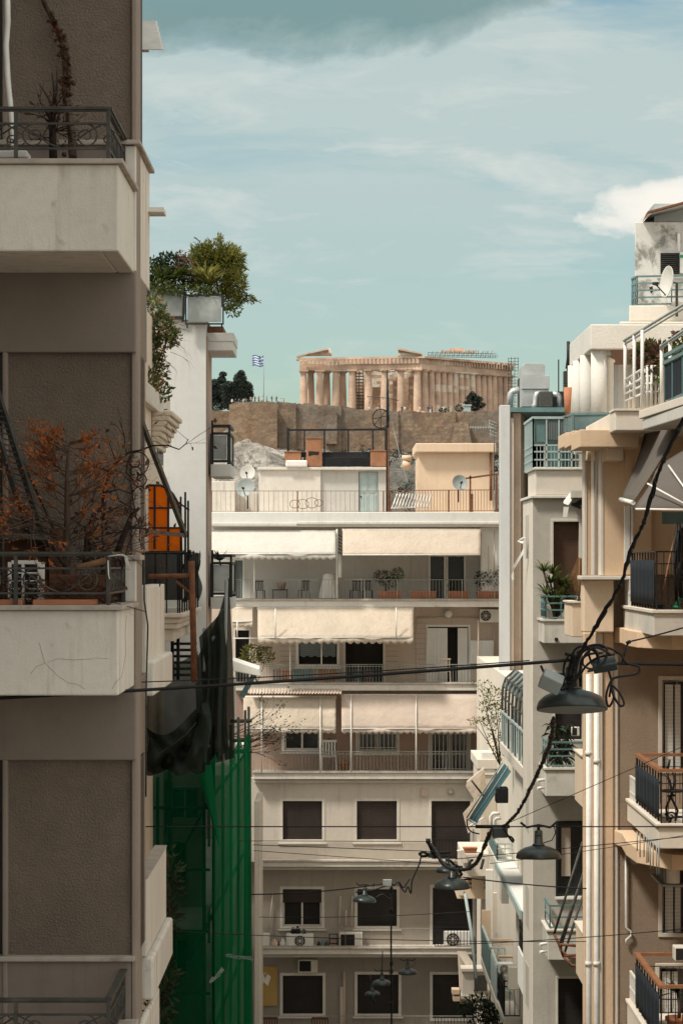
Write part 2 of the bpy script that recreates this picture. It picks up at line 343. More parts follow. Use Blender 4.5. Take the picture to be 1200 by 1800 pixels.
# ------------------------------------------------------------------ setting: ground, street, hill, sky, sun, camera
def structure(o): return tag(o, kind='structure')
structure(MB().box(-6000, 6000, -3000, 9000, -.5, 0).build('ground', M('city_ground', (.22,.2,.17), var=.25, scale=.01), loc=(0,0,0)))
asph = MB(); asph.box(-2.2, 3.0, -20, 88, .004, .008)
structure(asph.build('road', M('asphalt', (.05,.05,.052), .9, var=.2, scale=1, bump=.5, bscale=60), loc=(0,30,0)))
for nm, a, b in (('pavement', -3.6, -2.2), ('pavement', 3.0, 4.6)):
    structure(MB().box(a, b, -20, 88, 0, .13).build(nm, M('pavement_slabs', (.3,.28,.25), var=.15, scale=2), bevel=.01))

def hill_mesh():
    nx, ny = 150, 70; mb = MB()
    def fn(u, v):
        x = -170+340*u; y = 420+300*v
        base = 48 if y > 604 else 46-.27*(604-y)-.0007*(604-y)**2
        q = Vector((x*.045, y*.045, 3.1)); q2 = Vector((x*.17, y*.17, 9.)); q3 = Vector((x*.5, y*.5, 2.))
        amp = .15 if y > 606 else .45+.55*min(1, max(0, (600-y)/25))
        rid = 1-abs(mnoise.noise(q))*2
        left = 3.0*math.exp(-((x+24)/16)**2) if y < 606 else 0
        z = base+amp*(rid*4.5+mnoise.noise(q2)*3.2+mnoise.noise(q3)*1.6)-3+left-(.0 if x > -5 else 0)
        return Vector((x+amp*mnoise.noise(q2+Vector((5,5,5)))*1.5, y+amp*mnoise.noise(q2+Vector((9,1,5)))*3, z))
    mb.sheet(fn, nx, ny, smooth=False)
    t = NT('limestone_rock'); v = t.pos()
    c = t.mix(t.ramp(t.noise(v, .09, 8, .7), [(.38, 0.), (.6, 1.)]), (.17,.155,.135), (.50,.46,.41))
    c = t.mix(t.math('MULTIPLY', t.ramp(t.noise(v, .5, 6, .7), [(.5, 0.), (.62, 1.)]), .7), c, (.06,.058,.05))
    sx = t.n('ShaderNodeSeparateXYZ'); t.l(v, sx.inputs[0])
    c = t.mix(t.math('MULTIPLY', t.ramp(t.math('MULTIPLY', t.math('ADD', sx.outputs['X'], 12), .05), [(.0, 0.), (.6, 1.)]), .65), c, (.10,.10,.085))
    b = t.n('ShaderNodeBsdfPrincipled'); b.inputs['Roughness'].default_value = .95; b.inputs['Specular IOR Level'].default_value = .1; t.l(c, b.inputs['Base Color'])
    k = t.n('ShaderNodeBump'); k.inputs['Distance'].default_value = 1.2; t.l(t.noise(v, .6, 8, .7, .4), k.inputs['Height']); t.l(k.outputs['Normal'], b.inputs['Normal'])
    t.l(b.outputs[0], t.out.inputs['Surface'])
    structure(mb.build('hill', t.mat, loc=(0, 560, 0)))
hill_mesh()

SUN_EL, SUN_AZ = 56, 235      # azimuth measured clockwise from +Y (down the street): the sun stands behind-left of the camera
def setup_light():
    w = bpy.data.worlds.new('World'); sc.world = w; w.use_nodes = True; nt = w.node_tree; nt.nodes.clear()
    t = NT.__new__(NT); t.t = nt; t.out = nt.nodes.new('ShaderNodeOutputWorld')
    sky = t.n('ShaderNodeTexSky', sky_type='NISHITA', sun_disc=False); sky.sun_elevation = R(SUN_EL); sky.sun_rotation = R(SUN_AZ); sky.air_density = 1.0; sky.dust_density = 1.0; sky.ozone_density = 1.
    tc = t.n('ShaderNodeTexCoord'); sp = t.n('ShaderNodeSeparateXYZ'); t.l(tc.outputs['Generated'], sp.inputs[0])
    x, y, z = sp.outputs; ys = t.math('MAXIMUM', y, .05)
    u = t.math('DIVIDE', x, ys); v = t.math('DIVIDE', z, ys)        # tangent of azimuth and of elevation down the street
    def field(su, sv, off, scale, det=6, rough=.6, dist=.0):
        cb = t.n('ShaderNodeCombineXYZ'); t.l(t.math('MULTIPLY', u, su), cb.inputs[0]); t.l(t.math('MULTIPLY', v, sv), cb.inputs[1]); cb.inputs[2].default_value = off
        return t.noise(cb.outputs[0], scale, det, rough, dist)
    base = t.mix(1., sky.outputs[0], SKY_TINT, 'MULTIPLY')
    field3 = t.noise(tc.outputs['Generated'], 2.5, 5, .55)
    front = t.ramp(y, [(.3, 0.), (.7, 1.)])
    n1 = field(7, 26, 1.7, 1., 7, .6, .3)
    band = t.ramp(v, [(.06, .22), (.10, .55), (.14, .95), (.165, 1.0)])
    streak = t.math('MULTIPLY', t.ramp(n1, [(.27, 0.), (.52, 1.)]), band)
    c = t.mix(t.math('MULTIPLY', streak, .9), base, CLOUD_THIN)
    n3 = field(16, 60, 5.2, 1., 7, .6, .4)                        # brighter wisps
    wb = t.ramp(v, [(.05, .25), (.11, .7), (.15, 1.), (.18, .6)])
    c = t.mix(t.math('MULTIPLY', t.math('MULTIPLY', t.ramp(n3, [(.52, 0.), (.72, 1.)]), wb), .75), c, CLOUD_WARM)
    # the low cumulus on the right
    n2 = field(30, 34, 4.4, 1., 7, .55, .2)
    du = t.math('DIVIDE', t.math('SUBTRACT', u, .133), .046); dv = t.math('DIVIDE', t.math('SUBTRACT', v, .127), .0125)
    rr = t.math('ADD', t.math('MULTIPLY', du, du), t.math('MULTIPLY', dv, dv))
    blob = t.math('ADD', t.math('SUBTRACT', 1., rr), t.math('MULTIPLY', t.math('SUBTRACT', n2, .5), 3.0))
    c = t.mix(t.math('MULTIPLY', t.ramp(blob, [(.0, 0.), (.32, .75), (.75, 1.)]), .97), c, CLOUD_WHITE)
    # the dark overhead cloud
    n4 = field(13, 22, 8.8, 1., 8, .62, .3)
    edge = t.math('ADD', t.math('SUBTRACT', v, .1862), t.math('MULTIPLY', t.math('SUBTRACT', n4, .5), .05))
    edge = t.math('ADD', edge, t.math('MULTIPLY', t.math('MAXIMUM', t.math('SUBTRACT', u, .035), 0.), -.32))
    f = t.ramp(t.math('MULTIPLY', edge, 40.), [(.0, 0.), (.18, .55), (.5, 1.)])
    cd = t.mix(t.ramp(field(9, 40, 3.3, 1., 6, .6), [(.35, 0.), (.7, 1.)]), CLOUD_DARK, dk(CLOUD_DARK, 1.22))
    c = t.mix(t.math('MULTIPLY', f, .95), c, cd)
    rest = t.mix(t.ramp(field3, [(.35, .45), (.65, .9)]), base, CLOUD_FILL)  # out-of-frame sky: bright cloud added to lift the ambient light
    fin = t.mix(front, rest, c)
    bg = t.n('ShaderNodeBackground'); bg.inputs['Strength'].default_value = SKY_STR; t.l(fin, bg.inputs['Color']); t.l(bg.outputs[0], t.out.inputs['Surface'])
    L = bpy.data.lights.new('sun', 'SUN'); L.energy = SUN_STR; L.angle = R(SUN_ANG); L.color = (1., .93, .82)
    o = bpy.data.objects.new('sun', L); COL.objects.link(o)
    a = R(SUN_AZ); e = R(SUN_EL); d = Vector((math.sin(a)*math.cos(e), math.cos(a)*math.cos(e), math.sin(e)))
    o.location = d*80+Vector((0, 0, 40)); o.rotation_euler = d.to_track_quat('Z', 'Y').to_euler()
SKY_STR = .15; SUN_STR = 2.0; SUN_ANG = 8.0
CLOUD_FILL = (4.5, 4.35, 3.95)
SKY_TINT = (.305, .35, .305); CLOUD_THIN = (1.6, 1.9, 1.85); CLOUD_WARM = (2.3, 2.35, 2.2); CLOUD_WHITE = (3.0, 2.85, 2.6); CLOUD_DARK = (.58, .98, 1.0)
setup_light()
cam = bpy.data.cameras.new('camera'); co = bpy.data.objects.new('camera', cam); COL.objects.link(co); sc.camera = co
co.location = (0, 0, CZ); co.rotation_euler = (R(90), 0, 0); cam.sensor_width = 36; cam.lens = F/1800*36; cam.shift_y = 85/1800; cam.clip_start = .5; cam.clip_end = 20000
sc.view_settings.view_transform = 'Standard'; sc.view_settings.look = 'None'; sc.view_settings.gamma = 1; sc.view_settings.exposure = 1.15
# ------------------------------------------------------------------ repeated kinds
def rect_frame(mb, a, b, t, c, Y, w, d, proud=.02):   # four butted bars round an opening, w pixels wide
    x0, x1, z1, z0 = X(a,Y), X(b,Y), Z(t,Y), Z(c,Y); k = w*Y/F
    mb.box(x0-k, x1+k, Y-proud, Y+d, z1, z1+k); mb.box(x0-k, x1+k, Y-proud, Y+d, z0-k, z0)
    mb.box(x0-k, x0, Y-proud, Y+d, z0, z1); mb.box(x1, x1+k, Y-proud, Y+d, z0, z1)
def window(parent, a, b, t, c, Y, fw=5, fm='white', fill='shutter', kind='window', sill=True, mull=0, inset=.1, drop=None, reveal=.03):
    mb = MB(); rect_frame(mb, a, b, t, c, Y, fw, reveal)
    if mull:
        for k in range(1, mull+1):
            x = a+(b-a)*k/(mull+1); mb.pbox(x-1.6, x+1.6, t, c, Y+inset-.06, .05)
        rect_frame(mb, a+3, b-3, t+3, c-3, Y+inset-.05, 3, .04, 0)
    w = mb.build(kind, W[fm], parent, bevel=.006)
    if drop:
        MB().pbox(a-.5, b+.5, t-.5, t+(c-t)*drop, Y+inset-.09, .03).build('shutter', W['shutter'], w)
    nm = {'shutter':'shutter','blackshut':'shutter','brownshut':'shutter','glass':'pane','dark':'opening','whiteshut':'shutter','greyshut':'shutter'}[fill]
    MB().pbox(a-.5, b+.5, t-.5, c+.5, Y+inset, .05).build(nm, W[fill], w)
    if sill and kind == 'window':
        k = Y/F; MB().box(X(a-fw-3,Y), X(b+fw+3,Y), Y-.07, Y+.02, Z(c+fw,Y)-.05, Z(c+fw,Y)-.002).build('sill', W[fm], w)
    return w
def railing(parent, pts, h, gap, r, mat, rails=(1.,), name='railing', post=None, pr=None, flat=False, n=4, lo=.06):
    mb = MB(); pts = [Vector(p) for p in pts]; up = Vector((0,0,1))
    for a, b in zip(pts, pts[1:]):
        L = (b-a).length; k = max(1, round(L/gap))
        for i in range(k+1):
            q = a+(b-a)*i/k; rr = pr if (post and i % post == 0) else r
            mb.tube([q+up*(0 if (post and i % post == 0) else lo*h), q+up*h*max(rails)], rr, n)
    for f in rails:
        for a, b in zip(pts, pts[1:]):
            mb.bar(a+up*h*f, b+up*h*f, r*3.4 if f == max(rails) else r*2.2, r*2.4 if f == max(rails) else r*2.2)
    for a, b in zip(pts, pts[1:]): mb.bar(a+up*lo*h, b+up*lo*h, r*2, r*2)
    return mb.build(name, W[mat] if isinstance(mat, str) else mat, parent)
def awning(label, a, b, t, c, Yt, Yb, mat='canvas', val=8, scal=11, group=None, poles=(), pole_to=None, splits=()):
    th = thing('awning', label, 'awning', P((a+b)/2, t, Yt), group); w0 = X(b,Yb)-X(a,Yb)
    ph = rng.uniform(0, 9)
    def sag(u): return .02*math.sin(u*w0*2.3+ph)+.012*math.sin(u*w0*6.1+ph*2)
    def fn(u, v):
        p = P(a+(b-a)*u, t, Yt).lerp(P(a+(b-a)*u, c, Yb), v); p.y += sag(u)*v-.06*math.sin(math.pi*v); p.z -= .03*math.sin(math.pi*v); return p
    MB().sheet(fn, 40, 8).build('canvas', W[mat], th, solid=.006)
    if val:
        k = val*Yb/F
        def fv(u, v):
            q = P(a+(b-a)*u, c, Yb); q.y += sag(u); q.z -= v*k*(.62+.38*abs(math.sin(math.pi*u*(b-a)/scal))); return q
        MB().sheet(fv, max(24, int((b-a)/scal*6)), 2).build('valance', W[mat], th, solid=.005)
    q = MB(); q.tube([P(a, c-.5, Yb-.02), P(b, c-.5, Yb-.02)], .018, 6); q.build('front_bar', W['whitemetal'], th)
    q = MB(); q.tube([P(a-1, t+1, Yt+.05), P(b+1, t+1, Yt+.05)], .06, 8); q.build('roller', W['offwhite'], th)
    for px in poles:
        MB().tube([P(px, t, Yt-.05), P(px, (t+c)/2, (Yt+Yb)/2-.1), P(px, c, Yb-.05), P(px, pole_to, Yb-.05)], .026, 6).build('pole', W['whitemetal'], th)
    return th
def make_ac(label, a, b, t, c, Y, d=.3, fan=True, group='air conditioner units on the facades', fx=.4):
    th = thing('air_conditioner', label, 'air conditioner', P((a+b)/2, c, Y), group); k = Y/F
    MB().pbox(a, b, t, c, Y, d).build('casing', W['white'] if fan else W['offwhite'], th, bevel=.015)
    if fan:
        q = P(a+(b-a)*fx, (t+c)/2, Y-.004); r = (c-t)*.40*k
        MB().lathe([(r, 0), (r*.98, .012)], q+Vector((0,.0,0)), 24, (0,-1,0)).build('fan_opening', W['dark'], th)
        g = MB()
        for f in (.35, .65, 1.): g.tube([q+Vector((math.cos(i*math.pi/10)*r*f, -.02, math.sin(i*math.pi/10)*r*f)) for i in range(20)], .006, 4, True)
        for i in range(8): g.bar(q+Vector((0,-.02,0)), q+Vector((math.cos(i*math.pi/4)*r, -.02, math.sin(i*math.pi/4)*r)), .008)
        g.build('grille', W['offwhite'], th); MB().lathe([(r*.22, 0), (r*.2, .03)], q, 14, (0,-1,0)).build('hub', W['offwhite'], th)
    else:
        MB().pbox(a+(b-a)*.06, a+(b-a)*.66, t+(c-t)*.1, c-(c-t)*.1, Y-.004, .01).build('grille', W['dark'], th)
    return th
def dish(label, px, py, Y, r, face, arm_to=None, mat='greybox'):
    c = P(px, py, Y); th = thing('satellite_dish', label, 'satellite dish', (c.x, c.y, c.z-r-.35), 'satellite dishes on the roofs')
    f = Vector(face).normalized()
    prof = [(r*i/8, .28*r*(i/8)**2) for i in range(9)]; m = MB(); m.lathe(prof+[(r*1.02, .28*r)]+[(r*i/8, .28*r*(i/8)**2-.02) for i in range(8, -1, -1)], c, 32, f)
    m.build('reflector', W[mat], th)
    m = MB(); u = Vector((0,0,-1)); tip = c+f*r*1.05+u*r*.25; m.tube([c+u*r*.95+f*.22*r, tip], .014, 5); m.lathe([(.03, -.05), (.045, .06)], tip, 10, -f); m.build('feed_arm', W['black'], th)
    m = MB(); m.tube([c-f*.04, c-f*.14, c-f*.14-Vector((0,0,r+.35))], .028, 7); m.build('mast', W['iron'], th)
    return th
def trough(label, a, b, t, c, Y, d=.22, mat='terracotta', group='terracotta plant troughs on the balcony'):
    k = Y/F; x0, x1, z0, z1 = X(a,Y), X(b,Y), Z(c,Y), Z(t,Y); m = MB()
    i = .025
    m.hexa([(x0+i,Y+i,z0),(x1-i,Y+i,z0),(x1-i,Y+d-i,z0),(x0+i,Y+d-i,z0)], [(x0,Y,z1-.04),(x1,Y,z1-.04),(x1,Y+d,z1-.04),(x0,Y+d,z1-.04)])
    m.box(x0-.015, x1+.015, Y-.015, Y+d+.015, z1-.039, z1)
    n = max(2, int((x1-x0)/.08))
    for j in range(1, n): m.box(x0+(x1-x0)*j/n-.008, x0+(x1-x0)*j/n+.008, Y-.006, Y+.02, z0+.04, z1-.05)
    o = m.build('plant_trough', W[mat], None, bevel=.006); return tag(o, label, 'plant trough', group)
def shrub(name, label, blobs, mat, n, L, w, base, stems=(), cat='plant', group=None, loc=None, stem_mat='bark', sr=.012):
    b = Vector(base); th = thing(name, label, cat, b, group); m = MB()
    for c, rad, k in blobs: m.leaves(c, rad, int(n*k), L, w)
    m.build('foliage', W[mat] if isinstance(mat, str) else mat, th, norm=False)
    q = MB()
    for c, rad, k in blobs:
        c = Vector(c); mid = b.lerp(c, .5)+Vector((rng.uniform(-.05,.05), 0, rng.uniform(0,.05))); q.tube([b, mid, c], [sr*1.4, sr, sr*.5], 5)
        for _ in range(4):
            e = c+Vector((rng.uniform(-1,1)*rad[0], rng.uniform(-1,1)*rad[1], rng.uniform(-.5,1)*rad[2]))*.9; q.tube([c, c.lerp(e,.5)+Vector((0,0,.02)), e], sr*.45, 4)
    q.build('stem', W[stem_mat], th); return th
def blades(mb, c, n, L, w, spread=1., droop=.6, up=.5, seg=4):
    c = Vector(c)
    for i in range(n):
        a = rng.uniform(0, 2*math.pi); e = rng.uniform(-.1, 1.)*up; k = rng.uniform(.7, 1.15)*L
        d = Vector((math.cos(a)*spread, math.sin(a)*spread, e+.25)).normalized(); s = d.cross(Vector((0,0,1))); s = s.normalized() if s.length > 1e-4 else Vector((1,0,0))
        pr = None
        for j in range(seg+1):
            f = j/seg; p = c+d*k*f+Vector((0,0,-droop*k*f*f*.6)); ww = w*(1-f)**.6*.5+.001
            q = (p-s*ww, p+s*ww)
            if pr: mb.poly([pr[0], pr[1], q[1], q[0]])
            pr = q
def spiky(name, label, heads, mat, base, L, w, n, cat='plant', droop=.5, trunk='bark', group=None):
    b = Vector(base); th = thing(name, label, cat, b, group); m = MB()
    for h in heads: blades(m, h, n, L, w, 1., droop, 1.2)
    m.build('foliage', W[mat], th, norm=False)
    q = MB()
    for h in heads: q.tube([b, b.lerp(Vector(h),.5)+Vector((.02,0,0)), h], [.03,.025,.02], 6)
    q.build('stem', W[trunk], th); return th
def branch(mb, tips, p, d, L, r, depth, spread=.5, up=.1, seg=3, n=5, kids=(2,3)):
    pts = [Vector(p)]; d = Vector(d).normalized(); rs = [r]
    for i in range(seg):
        d = (d+Vector((rng.gauss(0,.16), rng.gauss(0,.16), rng.gauss(up*.3,.14)))).normalized(); pts.append(pts[-1]+d*L/seg); rs.append(r*(1-.45*(i+1)/seg))
    mb.tube(pts, rs, n)
    if depth <= 0: tips.append((pts[-1], d)); tips.append((pts[-2], d)); return
    for _ in range(rng.randint(*kids)):
        k = rng.randint(1, seg); nd = (d+Vector((rng.uniform(-1,1), rng.uniform(-1,1), rng.uniform(-.6,1)))*spread*1.6).normalized()
        branch(mb, tips, pts[k], nd, L*rng.uniform(.55,.8), rs[k]*.65, depth-1, spread, up, seg, n, kids)
    tips.append((pts[-1], d))
def wire_pts(p, q, sag, n=24): return [Vector(p).lerp(Vector(q), i/n)-Vector((0,0,sag*4*(i/n)*(1-i/n))) for i in range(n+1)]
def wire(label, p, q, sag=.1, r=.006, name='overhead_wire', group='thin overhead wires across the street', extra=None):
    m = MB(); m.tube(wire_pts(p, q, sag), r, 5)
    if extra: extra(m)
    return tag(m.build(name, W['rubber']), label, 'wire', group)
# ------------------------------------------------------------------ the near building on the left
YF, YW = 18.55, 20.0          # balcony fronts, recessed wall
SX = -1.5
A = thing('apartment_building', 'tall near apartment block with brown roughcast wall and pale solid balconies at the left', 'building', (-2.4, 20.5, 0))
def part_a():
    m = MB(); m.box(X(14,YW+.05), X(231,YW+.05), YW+.05, YW+.4, 0, 27.5); m.build('wall', W['rough'], A)
    m = MB(); m.box(X(5,YW), X(14,YW), YW-.02, YW+.4, 0, 27.5); m.box(X(231,YW), X(240.5,YW), YW+.02, YW+.4, 0, 27.5); m.build('wall_trim', W['trimA'], A, bevel=.01)
    m = MB(); m.box(-6, X(5,YW)-.002, YW+.1, YW+.3, 0, 27.5); m.build('balcony_door', W['glass'], A)
    m = MB(); m.box(-6, SX-.02, YW+.401, 20.85, 0, Z(247,YW)); m.box(-6, SX-.02, YW+.401, 20.58, Z(247,YW)+.001, 27.5); m.box(-7, -2.05, 20.851, 27.5, 0, 27.3); m.build('rear_wall', W['trimA'], A)
    for t, c in ((478,620), (1195,1336)):
        MB().box(-4, SX, YW-.03, 21.07, Z(c,YW), Z(t,YW)).build('beam', W['beam'], A, bevel=.012)
    for c in (247, 1680):
        m = MB(); m.box(-4, SX-.01, YW-.05, 21.1, Z(c+9,YW), Z(c,YW)); m.build('sill', W['coping'], A, bevel=.008)
        m = MB(); m.box(-4, SX-.04, YW-.01, YW+.049, Z(c+10,YW)-.6, Z(c+9,YW)-.002); m.build('spandrel', W['beam'], A)
    # dark door leaf on the street side, between its pale reveals
    m = MB(); m.box(SX-.03, SX+.002, YW+.08, 20.57, Z(245,YW), 27.4); m.build('side_shutter', W['shutter'], A)
    for z0, z1 in ( (Z(965,YW), Z(620,YW)-.003), (Z(1680,YW), Z(1336,YW)-.003)):
        m = MB(); m.box(SX-.03, SX+.002, YW+.12, YW+.75, z0, z1); m.build('side_shutter', W['shutter'], A)
        m = MB(); m.box(SX-.03, SX+.006, YW+.752, 20.86, z0, z1); m.box(SX-.03, SX+.006, YW+.03, YW+.118, z0, z1); m.build('side_reveal', W['trimA'], A)
    # added unseen wing, out of frame left, to throw shade on the balcony fronts
    m = MB(); m.box(-12, -3.1, -14, YW+.09, 0, 33); m.box(-12, -2.2, 20.5, 27.5, 27.4, 31); m.build('unseen_wing_wall', W['beam'], A)
    for fl in range(3):
        m = MB(); m.box(-3.1, -3.07, 15.6, 17.4, 11.2+fl*3.03, 13.3+fl*3.03); m.build('unseen_wing_shutter', W['shutter'], A)
def scroll(c, r, turns, a0, sgn, ax, n=26):
    return [Vector(c)+ax*math.cos(a0+sgn*turns*2*math.pi*i/n)*r*(1-.8*i/n)+Vector((0,0,1))*math.sin(a0+sgn*turns*2*math.pi*i/n)*r*(1-.8*i/n) for i in range(n+1)]
def balcony_a(cop, low=None):
    zc = Z(cop, YF); zb = Z(low, YF) if low else zc-.61
    m = MB(); m.box(-4.6, X(208,YF), YF+.02, YF+.14, zb, zc-.035); m.box(X(208,YF)-.12, X(208,YF), YF+.1401, YW-.03, zb, zc-.035); m.box(-4.6, X(208,YF)-.12, YF+.1401, YW-.03, zb, zb+.12)
    b = m.build('balcony', W['parapet'], A, bevel=.012)
    m = MB(); m.box(-4.6, X(212,YF)+.02, YF-.02, YF+.19, zc-.034, zc); m.box(X(208,YF)-.17, X(212,YF)+.02, YF+.1901, YW-.04, zc-.034, zc); m.build('coping', W['coping'], b, bevel=.006)
    m = MB(); y = YF+.08; x1 = X(189,YF); z = lambda d: zc+d*YF/F
    h = 92
    for a, q in ((Vector((-4.6,y,0)), Vector((x1,y,0))), (Vector((x1,y,0)), Vector((x1,YW-.03,0)))):
        up = lambda d: Vector((0,0,z(d)))
        m.bar(a+up(h), q+up(h), .05, .018); m.bar(a+up(h-4), q+up(h-4), .022, .014); m.bar(a+up(65), q+up(65), .018, .014); m.bar(a+up(21), q+up(21), .018, .014)
    for px in (26, 189, -130, -290): m.bar(Vector((X(px,YF), y, zc)), Vector((X(px,YF), y, z(h))), .026)
    ex = Vector((1,0,0)); ey = Vector((0,1,0))
    for px, s in ((150,-1), (58,1), (-20,-1), (-110,1)):
        for k in (1,):
            m.tube(scroll((X(px,YF), y, z(43)), .085, 1.6, math.pi*.5, s, ex), .006, 5); m.tube(scroll((X(px-s*38,YF), y, z(36)), .045, 1.4, -math.pi*.5, -s, ex), .005, 5)
            m.tube([(X(px+s*46,YF), y, z(22)), (X(px+s*25,YF), y, z(30)), (X(px-s*5,YF), y, z(52)), (X(px-s*30,YF), y, z(64)), (X(px-s*60,YF), y, z(44))], .006, 5)
    for i in range(11):
        yy = y+(YW-.05-y)*(i+.5)/11; m.bar((x1, yy, z(21)), (x1, yy, z(65)), .012)
        if i % 3 == 1: m.tube(scroll((x1, yy, z(44)), .06, 1.4, 0, 1, ey), .005, 5)
    m.bar((x1, YW-.06, zc), (x1, YW-.06, z(h)), .026)
    m.build('railing', W['iron'], b); return b
part_a()
b1 = balcony_a(279, 441); b2 = balcony_a(1064, 1223); b3 = balcony_a(1852)
m = MB()   # hairline cracks in the middle parapet
for pts in ([(70,1130),(80,1166),(100,1158),(130,1160),(165,1158)], [(80,1166),(105,1190),(120,1200),(138,1203),(150,1212)], [(80,1166),(65,1172),(55,1184)], [(222,1082),(221,1110),(222,1150),(214,1190),(202,1200),(197,1212)], [(165,1156),(190,1158)]):
    m.tube([P(a+rng.uniform(-1,1), b, YF+.0195) for a, b in pts], .0013, 3)
m.build('crack', W['rough'], b2)
m = MB(); m.box(SX-.1, SX, YW-.02, YW+.35, Z(1064,YF), Z(985,YF)); m.build('corner_pier', W['parapet'], A, bevel=.01)
m = MB(); m.box(SX-.15, SX+.03, YW-.05, YW+.42, Z(985,YF)+.001, Z(975,YF)); m.build('pier_cap', W['coping'], A, bevel=.006)
m = MB(); m.box(SX-.1, SX-.001, YW-.028, 21.4, Z(478,YW)+.002, Z(247+9,YW)-.003); m.build('side_pier', W['parapet'], A, bevel=.01)
m = MB(); m.box(SX-.14, SX+.035, YW-.08, 21.45, Z(247+9,YW)+.0, Z(247+9,YW)+.03); m.build('pier_cap', W['coping'], A, bevel=.006)
m = MB(); m.box(SX-.12, SX-.001, 21.08, 23.2, Z(1195,YW), 19.80); m.build('street_balcony', W['parapet'], A, bevel=.01)
m = MB(); m.box(SX-.2, SX+.055, 21.12, 23.4, 18.95, 19.22); m.build('balcony_flange', W['parapet'], A, bevel=.02)
m = MB(); m.box(SX-.09, SX+.004, 21.0, 23.35, 16.95, 17.55); s = m.build('street_balcony', W['parapet'], A, bevel=.01)
m = MB(); m.box(SX-.095, SX+.01, 20.98, 23.36, 17.551, 17.565); m.build('coping', W['coping'], s)
m = MB(); m.box(SX-.3, SX+.05, 21.1, 23.5, 16.6, 16.93); m.box(SX-.02, SX+.03, 20.1, 22.1, 16.2, 16.55); m.build('balcony_flange', W['parapet'], A, bevel=.02)
for z0 in (18.9,): 
    m = MB(); m.tube([(SX+.012, 20.6, 20.1), (SX+.012, 20.62, 19.7), (SX+.02, 20.9, 19.5), (SX+.015, 20.75, 18.9), (SX+.012, 20.8, 18.2)], .007, 5); m.build('conduit', W['iron'], A)
m = MB(); m.box(SX-.02, SX+.12, 21.2, 21.5, Z(372,21.2), Z(364,21.2)); m.build('bracket', W['white'], A)

# corrugated hood over the top
t = thing('metal_awning_hood', 'small corrugated white metal hood jutting from the top of the near left block', 'awning', P(248, 86, 21.3))
m = MB()
def hood(u, v):
    p = P(236+40*u, 37, 21.6).lerp(P(236+52*u, 84, 21.0), v); p.z += .012*math.sin(v*30); return p
m.sheet(hood, 10, 60).build('roof_sheet', W['whitemetal'], t, solid=.006)
m = MB(); m.bar(P(238,88,21.1), P(262,88,21.1), .03); m.bar(P(240,60,21.1), P(240,88,21.1), .03); m.build('bracket', W['whitemetal'], t)
# folded side awning arms
t = thing('folded_awning', 'folded dark side awning with long diagonal arms beside the brown roughcast wall', 'awning', P(250, 940, 21))
MB().bar(P(247,736,20.6), P(326,941,22.0), .03, .045).build('arm', W['iron'], t); MB().bar(P(256,934,21.0), P(326,941,22.0), .02, .03).build('front_bar', W['iron'], t)
MB().bar(P(249,745,20.6), P(255,935,21.0), .025).build('wall_bar', W['iron'], t)

# upper balcony contents
m = MB(); pts = [P(13,-30,19.9), P(14,40,19.85), P(11,80,19.85), P(14,140,19.8), P(19,190,19.7), P(24,250,19.6), P(24,276,19.5)]
m.tube(pts, .022, 8); tag(m.build('drain_hose', W['whitemetal']), 'pale flexible drain hose hanging down the upper brown wall', 'hose')
t = thing('dead_vine', 'dead climbing vine with a knobbly brown stem on the upper balcony wall', 'plant', P(128, 278, 19.7))
m = MB(); st = [P(128,278,19.5), P(126,240,19.7), P(120,190,19.85), P(116,165,19.9), P(118,120,19.95), P(112,75,19.95), P(96,40,19.98), P(78,5,19.98), P(70,-30,19.98)]
m.tube(st, [.03,.03,.028,.03,.034,.03,.02,.018,.016], 7); m.tube([P(133,278,19.5), P(124,215,19.7), P(117,165,19.9)], .014, 5)
for i in range(60):
    k = rng.uniform(0, 7.9); p = st[int(k)].lerp(st[int(k)+1], k % 1); m.ball(p+Vector((rng.gauss(0,.02), -.02, rng.gauss(0,.02))), rng.uniform(.008,.022), 5)
m.build('stem', W['bark'], t)
m = MB(); 
for i in range(180):
    k = rng.uniform(2.5, 6.2); p = st[int(k)].lerp(st[int(k)+1], k % 1); m.leaf(p+Vector((0,-.02,0)), (rng.gauss(0,1), -.6, rng.gauss(0,1)-.6), rng.uniform(.03,.06), .03)
m.build('dry_leaves', W['leaf_r'], t, norm=False)
t = thing('dead_shrub', 'leafless dark dead shrub with upright twigs behind the upper iron railing', 'plant', P(94, 278, 19.3))
m = MB(); tips = []
m.tube([P(94,278,19.3), P(93,230,19.3), P(95,190,19.3)], [.03,.026,.018], 7)
for px, py, r in ((92,128,.010), (101,122,.009), (97,150,.01), (70,148,.007), (104,200,.006), (75,240,.006), (64,208,.006)):
    m.tube([P(95,196,19.3), P((95+px)/2+3, (196+py)/2, 19.3), P(px, py, 19.3)], [r*1.5, r, r*.4], 5)
for i in range(26):
    q = P(94, rng.uniform(195,270), 19.3); branch(m, tips, q, (rng.uniform(-1,1), rng.uniform(-.5,.1), rng.uniform(-.2,.8)), rng.uniform(.1,.25), .006, 1, n=4)
m.build('branches', W['twig'], t)
m = MB()
for q, d in tips: 
    if rng.random() < .5: m.leaf(q, d+Vector((rng.gauss(0,.5),rng.gauss(0,.5),rng.gauss(0,.5))), .035, .015)
m.build('dry_leaves', W['leaf_r'], t, norm=False)
m = MB(); m.pbox(0-12, 48, 264, 277, 18.9, .25); tag(m.build('planter_tray', W['whitemetal'], bevel=.01), 'shallow white tray on the upper balcony behind its railing', 'tray')

